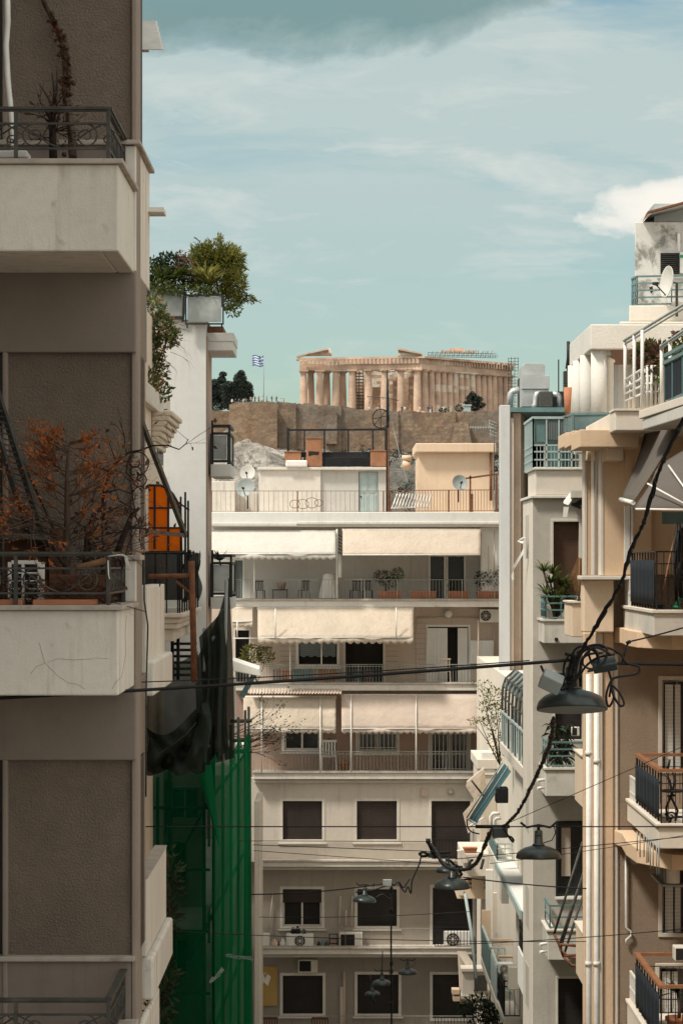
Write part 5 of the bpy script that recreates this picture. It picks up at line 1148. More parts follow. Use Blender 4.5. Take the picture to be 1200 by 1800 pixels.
m = MB(); q = [P(a,b,YT-1.6) for a, b in ((521,626),(540,620.5),(575,612.5),(577,614.5),(541,622.5),(523,629))]; m.slab(q[::-1], (0,2.2,0)); m.build('raking_cornice', W['marble'], T); m = MB(); q = [P(a,b,YT-1.6) for a, b in ((699,612),(741,620.5),(741,623),(699,615))]; m.slab(q[::-1], (0,2.2,0)); m.build('raking_cornice', W['marble'], T)
# inner walls with the lighter restored blocks
m = MB(); m.box(X(622,YT+9), X(735,YT+9), YT+9, YT+11, zb, zc+1); m.hexa([Vector((q[0],q[1],zb)) for q in ((C0.x-.5,YT+2.6),(C0.x+nX-2.8,YT+nX),(C0.x+nX-4,YT+nX+1.5),(C0.x-2,YT+4))], [Vector((q[0],q[1],zc+.5)) for q in ((C0.x-.5,YT+2.6),(C0.x+nX-2.8,YT+nX),(C0.x+nX-4,YT+nX+1.5),(C0.x-2,YT+4))]); m.build('cella_wall', mas, T)
m = MB()
for i, (off, z) in enumerate(((2.6,-1.6),(2.0,-1.05),(1.4,-.5))): 
    pass
lpath(1.5, 1.5, zb-.55, zb-.002, W['marble'], 'stylobate'); lpath(2.3, 2.5, zb-1.2, zb-.551, W['marble'], 'stylobate')
m = MB(); m.box(X(640,YT+5), X(650,YT+5), YT+5, YT+6, zb, zc-2); m.box(X(655,YT+5), X(668,YT+5), YT+5, YT+6, zb, zc-4); m.box(X(690,YT+5), X(700,YT+5), YT+5, YT+6, zb, zc-.2); m.build('broken_wall', mas, T)
# rails of restoration scaffold
t = thing('temple_scaffold', 'thin lattice scaffold tower at the right end of the temple', 'scaffold', (X(903,668), 668, zb)); m = MB()
for a in (893, 898, 904, 910):
    for d in (0, 2.5): m.tube([P(a,722,672+d), P(a,627+rng.uniform(0,4),672+d)], .09, 4)
for i in range(17): 
    py = 630+i*5.5
    for d in (0, 2.5): m.tube([P(892,py,672+d), P(911,py,672+d)], .07, 4)
    if i % 2: m.tube([P(893,py,672), P(910,py+5.5,672)], .06, 4)
m.build('tube', W['iron'], t)
t = thing('roof_scaffold', 'low mesh of scaffold tubes over the right part of the temple roof', 'scaffold', (X(810,664), 664, zt)); m = MB()
for i in range(30):
    px = 752+i*4.2; h = 617 if 770 < px < 850 else 621; m.tube([P(px,628,662), P(px,h+rng.uniform(-4,3),662)], .07, 4)
for py in (619, 623, 626): m.tube([P(752,py+1,662), P(872,py+3,662)], .08, 4)
for i in range(14): m.tube([P(755+i*8,628,662), P(761+i*8,617,662)], .06, 4)
m.build('tube', W['iron'], t); m = MB(); m.pbox(775, 835, 616, 620, 664, 2); m.pbox(790, 815, 612, 616, 665, 2); m.build('cover', W['marble'], t)
t = thing('scaffold_bay', 'dark scaffold bay between the middle columns of the temple', 'scaffold', (X(632,YT+4), YT+4, zb)); m = MB()
for px in (625, 631, 638): m.tube([P(px,722,YT+4), P(px,652,YT+4)], .12, 4)
for i in range(12): m.bar(P(624,656+i*5.6,YT+4), P(639,656+i*5.6,YT+4), .25, .22)
m.build('tube', W['iron'], t)
# rampart
wm = masonry_mat('rampart_masonry', (.33,.235,.16), (.215,.15,.105), (.17,.125,.09), .55, .9, .45, None, .6, dirt=.5, wob=1.2)
wm2 = masonry_mat('rampart_fine_masonry', (.38,.28,.19), (.26,.185,.125), (.19,.14,.1), .8, .7, .4, None, .6, dirt=.4, wob=1.)
Rp = thing('rampart', 'long weathered stone rampart crowning the rock below the temple', 'wall', (10, 602, 44)); 
def ram(pts, Y, d, mat, name='wall_section'):
    m = MB(); q = [P(a,b+(7 if b < 740 else 0),Y+.7) for a, b in pts]; m.slab(q, (0,d,0)); m.build(name, mat, Rp)
    top = pts[2:]; jag = list(pts[:2])
    for (a0,b0), (a1,b1) in zip(top, top[1:]):
        n = max(1, int(abs(a1-a0)/4))
        for i in range(n):
            t0 = i/n; j = rng.uniform(-1.3,.9); jag += [(a0+(a1-a0)*t0-.01*i, b0+(b1-b0)*t0+j), (a0+(a1-a0)*(i+.97)/n, b0+(b1-b0)*(i+.97)/n+j)]
    jag.append(top[-1]); m = MB(); q = [P(a,b,Y) for a, b in jag]; m.slab(q, (0,.699,0)); return m.build(name, mat, Rp)
    m = MB(); q = [P(a,b,Y) for a, b in pts]; m.slab(q, (0,.699,0))
    bmesh.ops.subdivide_edges(m.bm, edges=m.bm.edges, cuts=3, use_grid_fill=True); return m.build(name, mat, Rp)
ram([(340,800),(404,800),(404,723),(390,721),(340,722)], 606, 4, wm)
ram([(400,800),(442,800),(442,706),(420,707),(403,712)], 597, 6, wm2, 'bastion'); ram([(442,800),(487,800),(487,708),(470,705),(442,705.6)], 595, 6, wm, 'bastion')
ram([(487,800),(520,800),(520,709),(487,706)], 599, 4, wm); ram([(520,800),(600,800),(600,714),(575,712),(560,713),(545,710),(520,709)], 600, 4, wm)
ram([(600,800),(700,800),(700,723),(640,721),(620,717),(600,714)], 600.5, 4, wm); ram([(700,800),(800,800),(800,724),(760,725),(720,723),(700,723)], 601, 4, wm)
ram([(800,800),(960,800),(960,722),(850,722),(800,724)], 601.5, 4, wm); ram([(790,790),(830,790),(822,742),(800,744)], 599.5, 3, wm2, 'buttress'); ram([(572,780),(592,780),(592,716),(574,716)], 598.7, 2, wm, 'buttress')
# trees on the hill
def far_tree(label, blobs, base, n, L, tr, group='trees on the hilltop'):
    b = Vector(base); th = thing('hill_tree', label, 'tree', b, group); m = MB()
    for c, rad, k in blobs: m.leaves(c, rad, int(n*k), L, L*.55, .5)
    m.build('crown', W['leaf_far'], th, norm=False); top = Vector(blobs[0][0]); MB().tube([b, b.lerp(top,.5)+Vector((.2,0,0)), top], [tr,tr*.7,tr*.3], 6).build('trunk', W['bark'], th)
Yt = 640
far_tree('wide dark evergreen crown left of the flag', [(P(422,700,Yt), (2.9,2,2.8), 1), (P(406,700,Yt), (2.2,2,2.6), .9), (P(402,682,Yt), (1.6,1.6,1.6), .5), (P(420,685,Yt), (2.2,2,2.2), .9), (P(422,668,Yt), (1.5,1.5,1.7), .6), (P(434,684,Yt), (1.4,1.5,1.8), .5), (P(411,692,Yt), (1.4,1.5,2.2), .5), (P(438,694,Yt), (1.0,1,1.0), .3), (P(424,658,Yt), (.8,.8,.9), .2)], P(421,724,Yt), 3600, .36, .35)
far_tree('thin topped dark conifer at the left end of the hilltop', [(P(388,690,Yt+5), (2.2,2,2.4), .8), (P(375,695,Yt+5), (2.2,2,2.6), .8), (P(390,668,Yt+5), (1.0,1,.8), .25), (P(392,658,Yt+5), (.8,.8,.5), .15), (P(376,676,Yt+5), (1.6,1.4,1.2), .4), (P(365,690,Yt+5), (1.6,1.4,2.6), .4), (P(378,712,Yt+5), (3,2,1.4), .5), (P(402,708,Yt+5), (1.4,1.6,1.6), .4)], P(388,724,Yt+5), 3600, .36, .3)
far_tree('layered dark pine in front of the temple', [(P(832,716,640), (1.9,1.2,.8), .6), (P(828,708,640), (1.7,1.2,.6), .5), (P(837,702,640), (1.3,1,.6), .4), (P(826,699,640), (.9,.9,.5), .25), (P(830,693,640), (.7,.7,.6), .2), (P(844,712,640), (1.1,.8,.6), .25)], P(832,726,640), 1100, .45, .25)
far_tree('small low bush right of the white hut on the rampart', [(P(806,718,618), (.9,.8,.8), 1)], P(806,726,618), 220, .4, .1); far_tree('low bush below the temple corner on the rampart', [(P(778,722,618), (.9,.8,.5), 1)], P(778,727,618), 200, .4, .1)
t = thing('guard_hut', 'tiny pale grey hut on the rampart beside the pine', 'hut', P(821, 724, 622)); MB().pbox(815, 827, 713, 725, 622, 1.5).build('wall', W['palemetal'], t); MB().pbox(813.5, 828.5, 711, 712.9, 621.8, 1.9).build('roof', W['whitegrey'], t)
# flag
t = thing('flag', 'blue and white striped flag flying from a thin pole on the rampart', 'flag', P(463, 708, 612)); Yf = 612
MB().tube([P(463.5,708,Yf), P(463.5,612,Yf)], .07, 6).build('pole', W['greybox'], t); blue = M('flag_blue', (.03,.13,.34), .8, var=.05); wht = M('flag_white', (.75,.76,.76), .8, var=.04)
m = MB(); nx, ny = 27, 18
def fl(u, v):
    px = 463-19.5*u; py = 624.5+18.5*v+1.6*math.sin(u*6)+1.2*u; return P(px, py, Yf+.45*math.sin(u*9+v))
for j in range(ny):
    for i in range(nx):
        u, v = i/nx, j/ny; stripe = (j//2) % 2; mi = 1 if stripe else 0
        if v < 10/18 and u < .37: mi = 0; mi = 1 if (.148 <= u < .222 or 4/18 <= v < 6/18) else 0
        m.m = mi; m.poly([fl(u,v), fl(u+1/nx,v), fl(u+1/nx,v+1/ny), fl(u,v+1/ny)])
bmesh.ops.remove_doubles(m.bm, verts=m.bm.verts, dist=.001); m.build('cloth', [blue, wht], t)
# visitors
SK = M('skin', (.42,.26,.18), .7, var=.05); cl = {k: M('cloth_'+k, v, .9, var=.1) for k, v in dict(white=(.7,.69,.66), black=(.03,.03,.035), blue=(.08,.13,.24), grey=(.22,.22,.22), red=(.35,.07,.05), tan=(.42,.33,.23)).items()}
HAIR = M('dark_hair', (.03,.02,.016), .8)
def make_person(label, shirt, trousers, pose, loc):
    bones = {'pelvis':(0,0,.93), 'waist':(0,0,1.08), 'chest':(0,0,1.30), 'neck':(0,0,1.47), 'head':(0,-.02,1.60), 'crown':(0,0,1.70)}
    st = .16 if pose == 'walk' else .03
    for s, d in ((-1,'l'),(1,'r')):
        bones['hip'+d] = (.09*s,0,.88); bones['knee'+d] = (.10*s,-.02-st*s*.6,.48); bones['ankle'+d] = (.10*s,.01+st*s,.07); bones['toe'+d] = (.11*s,-.15+st*s,.03)
        bones['shoulder'+d] = (.18*s,0,1.40)
        if pose == 'point' and s == 1: bones['elbow'+d] = (.34,-.16,1.44); bones['wrist'+d] = (.42,-.36,1.50); bones['hand'+d] = (.44,-.45,1.52)
        elif pose == 'photo': bones['elbow'+d] = (.24*s,-.14,1.18); bones['wrist'+d] = (.08*s,-.30,1.42); bones['hand'+d] = (.04*s,-.33,1.50)
        else: bones['elbow'+d] = (.24*s,.03,1.13); bones['wrist'+d] = (.26*s,-.08-st*s,.90); bones['hand'+d] = (.26*s,-.11-st*s,.81)
    rad = dict(pelvis=.135, waist=.115, chest=.15, neck=.055, head=.10, crown=.075, hip=.10, knee=.058, ankle=.04, toe=.035, shoulder=.07, elbow=.043, wrist=.03, hand=.036)
    names = list(bones); me = bpy.data.meshes.new('tmp')
    ed = [('pelvis','waist'),('waist','chest'),('chest','neck'),('neck','head'),('head','crown')]
    for d in 'lr': ed += [('pelvis','hip'+d),('hip'+d,'knee'+d),('knee'+d,'ankle'+d),('ankle'+d,'toe'+d),('chest','shoulder'+d),('shoulder'+d,'elbow'+d),('elbow'+d,'wrist'+d),('wrist'+d,'hand'+d)]
    me.from_pydata([bones[n] for n in names], [(names.index(a), names.index(b)) for a, b in ed], [])
    ob = bpy.data.objects.new('tmp', me); COL.objects.link(ob); sk = ob.modifiers.new('s', 'SKIN'); 
    for i, n in enumerate(names):
        k = n if n in rad else n[:-1]; r = rad[k]; v = me.skin_vertices[0].data[i]; v.radius = (r, r*(.75 if k in ('chest','pelvis','waist') else 1)); v.use_root = n == 'pelvis'
    su = ob.modifiers.new('u', 'SUBSURF'); su.levels = su.render_levels = 1
    dg = bpy.context.evaluated_depsgraph_get(); dg.update(); nm = bpy.data.meshes.new_from_object(ob.evaluated_get(dg)); bpy.data.objects.remove(ob)
    nm.name = 'person'
    for k in (SK, cl[shirt], cl[trousers]): nm.materials.append(k)
    for p in nm.polygons:
        c = p.center; p.use_smooth = True; arm = abs(c.x) > .2 or c.y < -.2
        p.material_index = 0 if c.z > 1.44 or (arm and c.z < 1.12 and abs(c.x) > .2) else (1 if c.z > .93 else 2)
    o = bpy.data.objects.new('person', nm); COL.objects.link(o); o.location = loc; ORG[o.name] = Vector(loc); tag(o, label, 'person', 'visitors along the rampart')
    h = MB(); h.lathe([(.02,-.02),(.108,.0),(.112,.06),(.08,.11),(.01,.125)], Vector(loc)+Vector((0,.012,1.61)), 14); h.build('hair', HAIR, o); return o
ppl = [(408,'white','black'),(414,'black','grey'),(420,'blue','grey'),(428,'white','blue'),(433,'grey','black'),(441,'tan','blue'),(448,'black','black'),(455,'red','black'),(462,'white','tan'),(469,'blue','black'),(478,'black','grey'),(486,'black','blue'),(494,'white','grey'),(499,'grey','black'),(648,'white','black'),(661,'tan','black'),(706,'black','black'),(711,'white','grey'),(738,'white','blue'),(752,'black','blue'),(756,'blue','white'),(759,'black','black'),(779,'white','grey'),(788,'black','black'),(664,'white','grey')]
side = lambda px: 'on the left bastion' if px < 490 else ('on the wall beside the flag' if px < 600 else ('below the middle columns of the temple' if px < 700 else 'below the right half of the temple'))
seen = {}
poses = ('stand','walk','photo','point')
for i, (px, s_, tr) in enumerate(ppl):
    top = 705 if 440 < px < 487 else (709 if px < 530 else 722)
    Y = 596.5 if px < 487 else 602.; pose = poses[i % 4]; k = (s_, tr, side(px)); seen[k] = seen.get(k, 0)+1
    pd = dict(stand='standing', walk='walking', photo='photographing', point='pointing')[pose]
    make_person(f'{pd} visitor in {s_} top and {tr} trousers {side(px)}', s_, tr, pose, P(px, top+5 if px < 530 else 727, Y+2.)).rotation_euler.z = rng.uniform(-1.5,1.5)

m = MB()
for i in range(210):
    px = rng.uniform(400,900); d = rng.uniform(0,1)**1.3; Y = 594-70*d; x = X(px,Y); 
    if px < 520 and rng.random() < .75: continue
    z = 46-.27*(604-Y)-.0007*(604-Y)**2+rng.uniform(-1,2.2); m.leaves((x,Y,z), (rng.uniform(.7,2.2), 1, rng.uniform(.5,1.1)), 60, .45, .3, .4)
tag(m.build('scrub', W['leaf_far'], norm=False), 'patches of dark scrub on the rock below the rampart', 'scrub', kind='stuff')
# ------------------------------------------------------------------ the ochre block on the right
Q = thing('apartment_building', 'ochre beige apartment block with stepped fins, roughcast wall and canvas screened balconies', 'building', (6, 46, 0))
Y1 = 42.5
x0 = X(1025, Y1)
m = MB(); m.wall(1050, 1330, 790, 2250, Y1, .5, [(1163,1215,1195,1352),(1163,1240,1500,1640),(1158,1250,1700,1830)]); m.build('front_wall', W['roughR'], Q)
m = MB(); m.box(4.42, 12, Y1+.501, 49.5, 0, Z(760,45)); m.build('body', W['beigeR2'], Q)
m = MB(); m.pbox(1048, 1059, 1112, 2250, Y1-.10, .6); m.pbox(1078, 1086, 1150, 2250, Y1-.03, .5); m.build('corner_strip', W['edgeR'], Q, bevel=.02); m = MB(); m.pbox(1059.2, 1077.8, 1112, 2250, Y1-.06, .5); m.pbox(1025, 1049, 1112, 2250, Y1+.25, .2); m.build('corner_pilaster', W['beigeR'], Q, bevel=.02)
for px in (1034, 1048):
    m = MB(); r = 5.2*Y1/F; m.tube([P(px,1185,Y1-.08), P(px,2250,Y1-.08)], r, 10)
    for py in (1320+px-1034, 1690): m.tube([P(px,py,Y1-.08), P(px,py+8,Y1-.08)], r*1.25, 10)
    m.build('downpipe', W['whitemetal'], Q)
# stepped fins and their header beams
for a, Yq, t in ((1057,42.0,780),(1044,43.4,782),(1028,44.8,785)):
    m = MB(); m.box(X(a,Yq), X(1122,42.0)+.2, Yq, Yq+.45, Z(1012,Yq), Z(t,Yq)); m.build('fin', W['beigeR'], Q, bevel=.012)
    m = MB(); m.box(X(a,Yq)-.014, X(a,Yq)+.022, Yq-.012, Yq+.45, Z(1011,Yq), Z(t-1,Yq)); m.build('fin_edge', W['edgeR'], Q)
for a, Yq, t, c in ((1018,41.0,755,786),(1005,42.6,757,782),(993,44.3,760,784)):
    m = MB(); m.box(X(a,Yq), X(1123,41.0), Yq, Yq+1.5, Z(c,Yq), Z(t,Yq)); m.build('header_beam', W['beigeR'], Q, bevel=.012)
for a, b, Yq in ((1065,1096,41.2),(1047,1057,42.8),(1031,1043,44.2)):
    m = MB(); m.box(X(a,Yq), X(b,Yq), Yq, Yq+.85, Z(809,Yq), Z(779,Yq)); m.build('beam_stub', W['beigeR2'], Q, bevel=.02)
m = MB(); m.box(X(1097,42), X(1108,42), 41.95, 42.45, Z(1010,42), Z(787,42)); m.box(X(1109,42), 7, 42.1, 42.49, Z(1010,42), Z(700,42)); m.build('upper_wall', W['beigeR'], Q)
m = MB(); m.box(X(1018,42.3)-.02, X(1125,42.3), 41.85, 42.5, Z(1019,42), Z(1012.1,42)); m.build('ledge', W['edgeR'], Q, bevel=.01)
m = MB(); m.box(X(1022,42.3), X(1075,42.3), 42.05, 42.5, Z(1111,42.3), Z(1019.1,42.3)); m.build('ledge_wall', W['beigeR2'], Q, bevel=.02)
# three street side planters/parapets
for t, c, nx in ((1060,1120,1004),(1330,1420,1023),(1642,1735,1025)):
    YE = 46.9
    m = MB(); m.box(X(nx,45.4), X(1050,45.4), 45.4, 45.5, Z(c,45.4), Z(t,45.4)); m.box(X(nx,45.4), X(nx,45.4)+.1, 45.501, YE, Z(c,45.4), Z(t,45.4)); m.box(X(nx,45.4)+.1, 4.6, 45.501, YE, Z(c,45.4), Z(c,45.4)+.1); s = m.build('street_balcony', W['beigeR2'], Q, bevel=.015)
    m = MB(); m.box(X(nx,45.4)-.03, X(1050,45.4)+.03, 45.37, 45.54, Z(t,45.4)+.001, Z(t-3,45.4)); m.box(X(nx,45.4)-.03, X(nx,45.4)+.13, 45.541, YE, Z(t,45.4)+.001, Z(t-3,45.4)); m.build('coping', W['edgeR'], s)
# wing beyond the frame that carries the balconies
m = MB(); m.box(5.75, 12, 20, Y1-.01, 0, 25.5); m.build('unseen_wing_wall', W['beigeR'], Q)
# balcony doors on the front wall
for h in ((1163,1215,1195,1352),(1163,1240,1500,1640),(1158,1250,1700,1830)):
    w = window(Q, *h, Y1, 7, 'edgeR', 'glass', 'balcony_door', False, 1, .2)
    m = MB(); k = h[0]; m.pbox(k+5, k+19, h[2]+8, h[3], Y1+.05, .05); m.pbox(k+22, k+32, h[2]+8, h[3], Y1+.08, .05); m.build('shutter', W['whiteshut'], w)
m = MB()
for a, b in ((1097,1106),(1107.5,1112)): m.pbox(a, b, 890, 995, 41.6, .1)
m.build('white_frame', W['whitemetal'], Q)
# balconies with canvas screens
def balcony_q(t, c, rail, bx0=4.435, Ya=38.3, Yb2=42.45, lo=None, wood=True, scr_t=None, scr_b=None, label=None):
    zt, zb = Z(t,Ya), Z(c,Ya); m = MB()
    m.box(bx0, 5.74, Ya, Ya+.12, zb, zt-.05); m.box(bx0, bx0+.12, Ya+.1201, Yb2, zb, zt-.05); m.box(bx0+.12, 5.74, Ya+.1201, Yb2, zb, zb+.18)
    b = m.build('balcony', W['planter'] if not wood else W['edgeR'], Q, bevel=.012)
    m = MB(); m.box(bx0-.03, 5.74, Ya-.03, Ya+.16, zt-.049, zt); m.box(bx0-.03, bx0+.16, Ya+.1601, Yb2, zt-.049, zt); m.build('coping', W['edgeR'], b, bevel=.008)
    m = MB(); zr = Z(rail,Ya); x = bx0+.05; y = Ya+.06; n = 9
    for i in range(n+1): m.bar((x, y+(41.5-y)*i/n, zt), (x, y+(41.5-y)*i/n, zr), .02)
    for i in range(14): m.bar((x+i*.1, y, zt), (x+i*.1, y, zr), .011)
    m.bar((x,y,zr-.16), (5.74,y,zr-.16), .03, .012); m.bar((x,y,zt+.08), (5.74,y,zt+.08), .03, .012); m.bar((x,y,zt+.45), (5.74,y,zt+.45), .014)
    m.bar((x,y,zr-.16), (x,41.5,zr-.16), .03, .012); m.bar((x,y,zt+.1), (x,41.5,zt+.1), .03, .012); m.bar((x,41.5,zt), (x,41.5,zr), .03)
    for i in range(12): m.bar((x+.15+i*.1, 41.5, zt), (x+.15+i*.1, 41.5, zr-.16), .008)
    m.bar((x,41.5,zr-.16), (5.6,41.5,zr-.16), .025, .01); m.build('railing', W['black'], b)
    m = MB()
    if wood: m.box(x-.04, 5.74, y-.04, y+.04, zr, zr+.045); m.box(x-.04, x+.04, y+.0401, 41.55, zr, zr+.045); m.box(x+.0401, 5.6, 41.46, 41.54, zr, zr+.045)
    else: m.box(x-.02, 5.74, y-.02, y+.02, zr, zr+.02); m.box(x-.02, x+.02, y+.0201, 41.55, zr, zr+.02)
    m.build('handrail', W['wood' if wood else 'black'], b)
    m = MB(); z1, z0 = zr-.11, zt+.07
    m.sheet(lambda u, v: Vector((x-.03+.008*math.sin(u*40), y+.02+(41.45-y)*u, z1+(z0-z1)*v)), 40, 4); m.build('canvas_screen', W['navy'], b, solid=.006)
    m = MB()   # white baluster rail at the wall end
    for i in range(6): m.bar((x, 41.62+i*.16, zt), (x, 41.62+i*.16, zr-.38), .03)
    for d in (.38, .62): m.bar((x, 41.6, zr-d), (x, Yb2, zr-d), .035, .03)
    m.build('white_balusters', W['whitemetal'], b); return b
q1 = balcony_q(1072, 1118, 971, 4.36, 38.2, wood=False); q2 = balcony_q(1448, 1492, 1358); q3 = balcony_q(1838, 1890, 1738)
for k, (t, c) in enumerate(((1122,1136),(1496,1508))):   # curved band under the balconies
    m = MB(); pts = [(X(1078,Y1), Y1-.02), (X(1086,Y1), Y1-.5), (X(1100,40.8), 40.8), (X(1118,39.8), 39.8), (4.7, 38.9), (5.74, 38.7), (5.74, Y1-.02)]
    m.hexa([Vector((a, b, Z(c,40.5))) for a, b in pts], [Vector((a, b, Z(t-14,40.5))) for a, b in pts]); m.build('balcony_soffit', W['beigeR'], Q, bevel=.01)
m = MB()
for i, px in enumerate((1119,1124,1131,1136,1139,1142,1147,1153,1157)): m.tube([P(px,1462+i*2,38.25), P(px,1496+i*5+(6 if i % 2 else 0),38.25)], .009, 5)
m.build('hanging_rod', W['greybox'], Q)
m = MB(); m.tube([P(1099,1480,Y1-.05), P(1099,1630,Y1-.05), P(1108,1637,Y1-.05), P(1108,1645,Y1-.05), P(1100,1652,Y1-.05), P(1100,1660,Y1-.05)], .018, 6); m.build('conduit', W['whitemetal'], Q)
t = thing('wall_spotlights', 'cluster of small grey spotlights under the middle right balcony', 'lamp', P(1118,1505,Y1-.3)); m = MB()
for a, b in ((1112,1498),(1118,1507),(1126,1500),(1133,1503)): m.lathe([(.03,0),(.055,.1),(.06,.12)], P(a,b,Y1-.25), 12, (-.5,-1,-.5))
m.build('heads', W['greybox'], t); m = MB(); m.tube([P(1108,1492,Y1-.1), P(1135,1496,Y1-.1)], .02, 5); m.build('bar', W['greybox'], t)
# enclosed black and white AC / laundry unit under the middle balcony
t = thing('service_cupboard', 'dark open service cupboard with a white tank below the middle right balcony', 'cupboard', P(1180,1560,40)); m = MB(); m.pbox(1166,1230,1498,1555,40.2,1.2); m.build('body', W['black'], t); m = MB(); m.pbox(1167,1172,1500,1553,40.1,.09); m.pbox(1162,1230,1555.2,1559,40,1.4); m.build('frame', W['greybox'], t); m = MB(); m.lathe([(.10,0),(.10,.28),(.06,.32)], P(1182,1552,40.0), 14); m.build('tank', W['white'], t)
# small things on those balconies
t = thing('bistro_chair', 'folded black wrought iron bistro chair on the wood railed right balcony', 'chair', P(1178,1445,39.3)); m = MB(); Yc = 39.3
for pts in ([(1172,1443),(1170,1420),(1180,1395),(1176,1372),(1168,1360)],[(1186,1443),(1190,1425),(1178,1400),(1186,1372),(1180,1352),(1172,1356)],[(1168,1430),(1176,1438),(1188,1436)],[(1176,1335),(1173,1352)],[(1172,1400),(1186,1398)],[(1178,1440),(1176,1448)],[(1185,1436),(1199,1436)]): m.tube([P(a,b,Yc) for a, b in pts], .018, 6)
m.tube(scroll(P(1178,1435,Yc), .07, 1.3, 0, 1, Vector((1,0,0))), .012, 5); m.build('frame', W['black'], t); m = MB(); m.lathe([(.17,0),(.18,.015),(.17,.03)], P(1181,1392,Yc), 18); m.build('seat', W['black'], t)
t = thing('floor_mop', 'mop with a thin red handle leaning inside the white right balcony', 'mop', P(1160,1068,39.3)); MB().tube([P(1159,1065,39.2), P(1188,925,39.8)], .012, 6).build('handle', W['wood'], t); m = MB(); m.pbox(1150,1168,1063,1070,39.15,.12); m.build('head', W['black'], t, bevel=.01)
m = MB(); m.tube([P(1197,1015,39.2), P(1192,1030,39.2), P(1198,1045,39.2), P(1190,1060,39.2), P(1184,1068,39.2), P(1194,1068,39.1)], .028, 8); tag(m.build('green_slide', M('green_plastic', (.01,.26,.11), .4)), 'green plastic toy slide at the right edge of the white balcony', 'toy')
t = thing('hanging_bundle', 'bundle of dark cables and garlands hanging at the right edge of the white balcony', 'cable', P(1196,900,39)); m = MB()
for i in range(16):
    px = 1190+rng.uniform(-4,14); y0 = rng.uniform(915,945); m.tube([P(px,y0,39.1+.02*i), P(px+rng.uniform(-5,5),y0+30,39.1+.02*i), P(px+rng.uniform(-5,5),y0+70,39.1), P(px+rng.uniform(-3,3),y0+rng.uniform(80,130),39.1)], .016, 5)
m.build('strands', W['rubber'], t)
m = MB(); m.pbox(1163,1230,900,921,40.2,.08); tag(m.build('dark_signboard', W['tealmetal']), 'dark plain board under the right awning edge', 'board')
t = spiky('dracaena', 'dark spiky leaved plant behind the lowest right balcony railing', [P(1190,1745,39.6)], 'leaf_d', P(1192,1800,39.6), .42, .05, 26, 'plant', .5); tag(MB().lathe([(.13,0),(.18,.36),(.2,.37),(.2,.42),(.15,.42),(.13,.3)], P(1192,1838,39.6), 18).build('flower_pot', W['terracotta']), 'large terracotta pot under the dark spiky plant of the lowest right balcony', 'pot')
make_ac('white air conditioner edge at the right frame above the lowest right balcony', 1185, 1216, 1665, 1690, 39.8, .3, False, None)
# grey awnings
t = thing('awning', 'upper taupe grey side awning sloping down over the ochre block', 'awning', P(1150,760,40), 'taupe awnings on the right block')
m = MB(); A_, B_, C_, D_ = P(1135,752,41.2), P(1198,738,39.2), P(1112,884,39.4), P(1090,878,41.2)
def aw(u, v): 
    p = A_.lerp(B_, u).lerp(D_.lerp(C_, u), v); return p+Vector((.05*math.sin(math.pi*v),0,.03*math.sin(math.pi*v)))
m.sheet(aw, 10, 12); m.build('canvas', W['canvasg'], t, solid=.008); MB().tube([D_, C_], .035, 8).build('front_bar', W['whitemetal'], t); MB().bar(P(1162,800,40.0), P(1190,730,39.6), .07).build('arm', W['black'], t)
t = thing('awning', 'lower nearer taupe grey awning with white folding arms at the right frame edge', 'awning', P(1160,900,37), 'taupe awnings on the right block')
A_, B_, C_, D_ = P(1158,818,37.8), P(1240,768,37.8), P(1240,897,36.2), P(1116,895,36.2); m = MB(); m.sheet(aw, 10, 10); m.build('canvas', W['canvasg'], t, solid=.008)
MB().tube([D_, C_], .016, 6).build('front_bar', W['whitemetal'], t); m = MB(); m.tube([P(1137,850,36.55), P(1215,893,36.1)], .014, 6); m.tube([P(1174,818,37.2), P(1215,876,36.2)], .014, 6); m.build('arm', W['whitemetal'], t)
m = MB(); A_, B_, C_, D_ = P(1158,818,37.82), P(1150,830,39), P(1112,893,38.4), P(1116,895,36.22); m.sheet(aw, 6, 6); m.build('side_flap', W['canvasg'], t, solid=.006)
# terrace above
m = MB(); m.box(X(1080,40.2), 7, 40.2, 45, Z(757,40.2), Z(722,40.2)); m.build('terrace_wall', W['edgeR'], Q, bevel=.015)
m = MB(); m.box(X(1078,40.2), X(1123,40.2), 40.17, 40.9, Z(722,40.2)+.001, Z(718,40.2)); m.build('terrace_coping', W['edgeR'], Q)
m = MB(); m.hexa([P(1128,756,39.6), P(1240,722,35.4), P(1240,722,35.4)+Vector((.6,0,0)), P(1128,756,39.6)+Vector((1.4,0,0))], [P(1128,737,39.6), P(1240,699,35.4), P(1240,699,35.4)+Vector((.6,0,0)), P(1128,737,39.6)+Vector((1.4,0,0))]); m.build('terrace_slab', W['whitegrey'], Q, bevel=.015)
m = MB(); m.hexa([P(1122,736.5,39.7), P(1240,698.5,35.4), P(1240,698.5,35.4)+Vector((.6,0,0)), P(1122,736.5,39.7)+Vector((1.4,0,0))], [P(1122,722,39.7), P(1240,683,35.4), P(1240,683,35.4)+Vector((.6,0,0)), P(1122,722,39.7)+Vector((1.4,0,0))]); m.build('terrace_kerb', W['edgeR'], Q, bevel=.01)
t = thing('terrace_railing', 'white tubular terrace railing with tall pergola poles, upper right', 'railing', P(1110,720,40.5)); m = MB()
for i in range(8): px = 1101+i*6.2; m.tube([P(px,720-i*.7,41.2-.12*i), P(px,664-i*3.2,41.2-.12*i)], .022, 6)
for f in (0,.28,.5,.75): m.tube([P(1098,668+f*50,41.2), P(1135,644+f*60,40.4)], .018, 6); m.tube([P(1135,644+f*60,40.4), P(1168,644+f*60,40.4)], .018, 6)
for i in range(5): px = 1137+i*7; m.tube([P(px,716,40.4), P(px,645 if i < 1 else 660,40.4)], .022, 6)
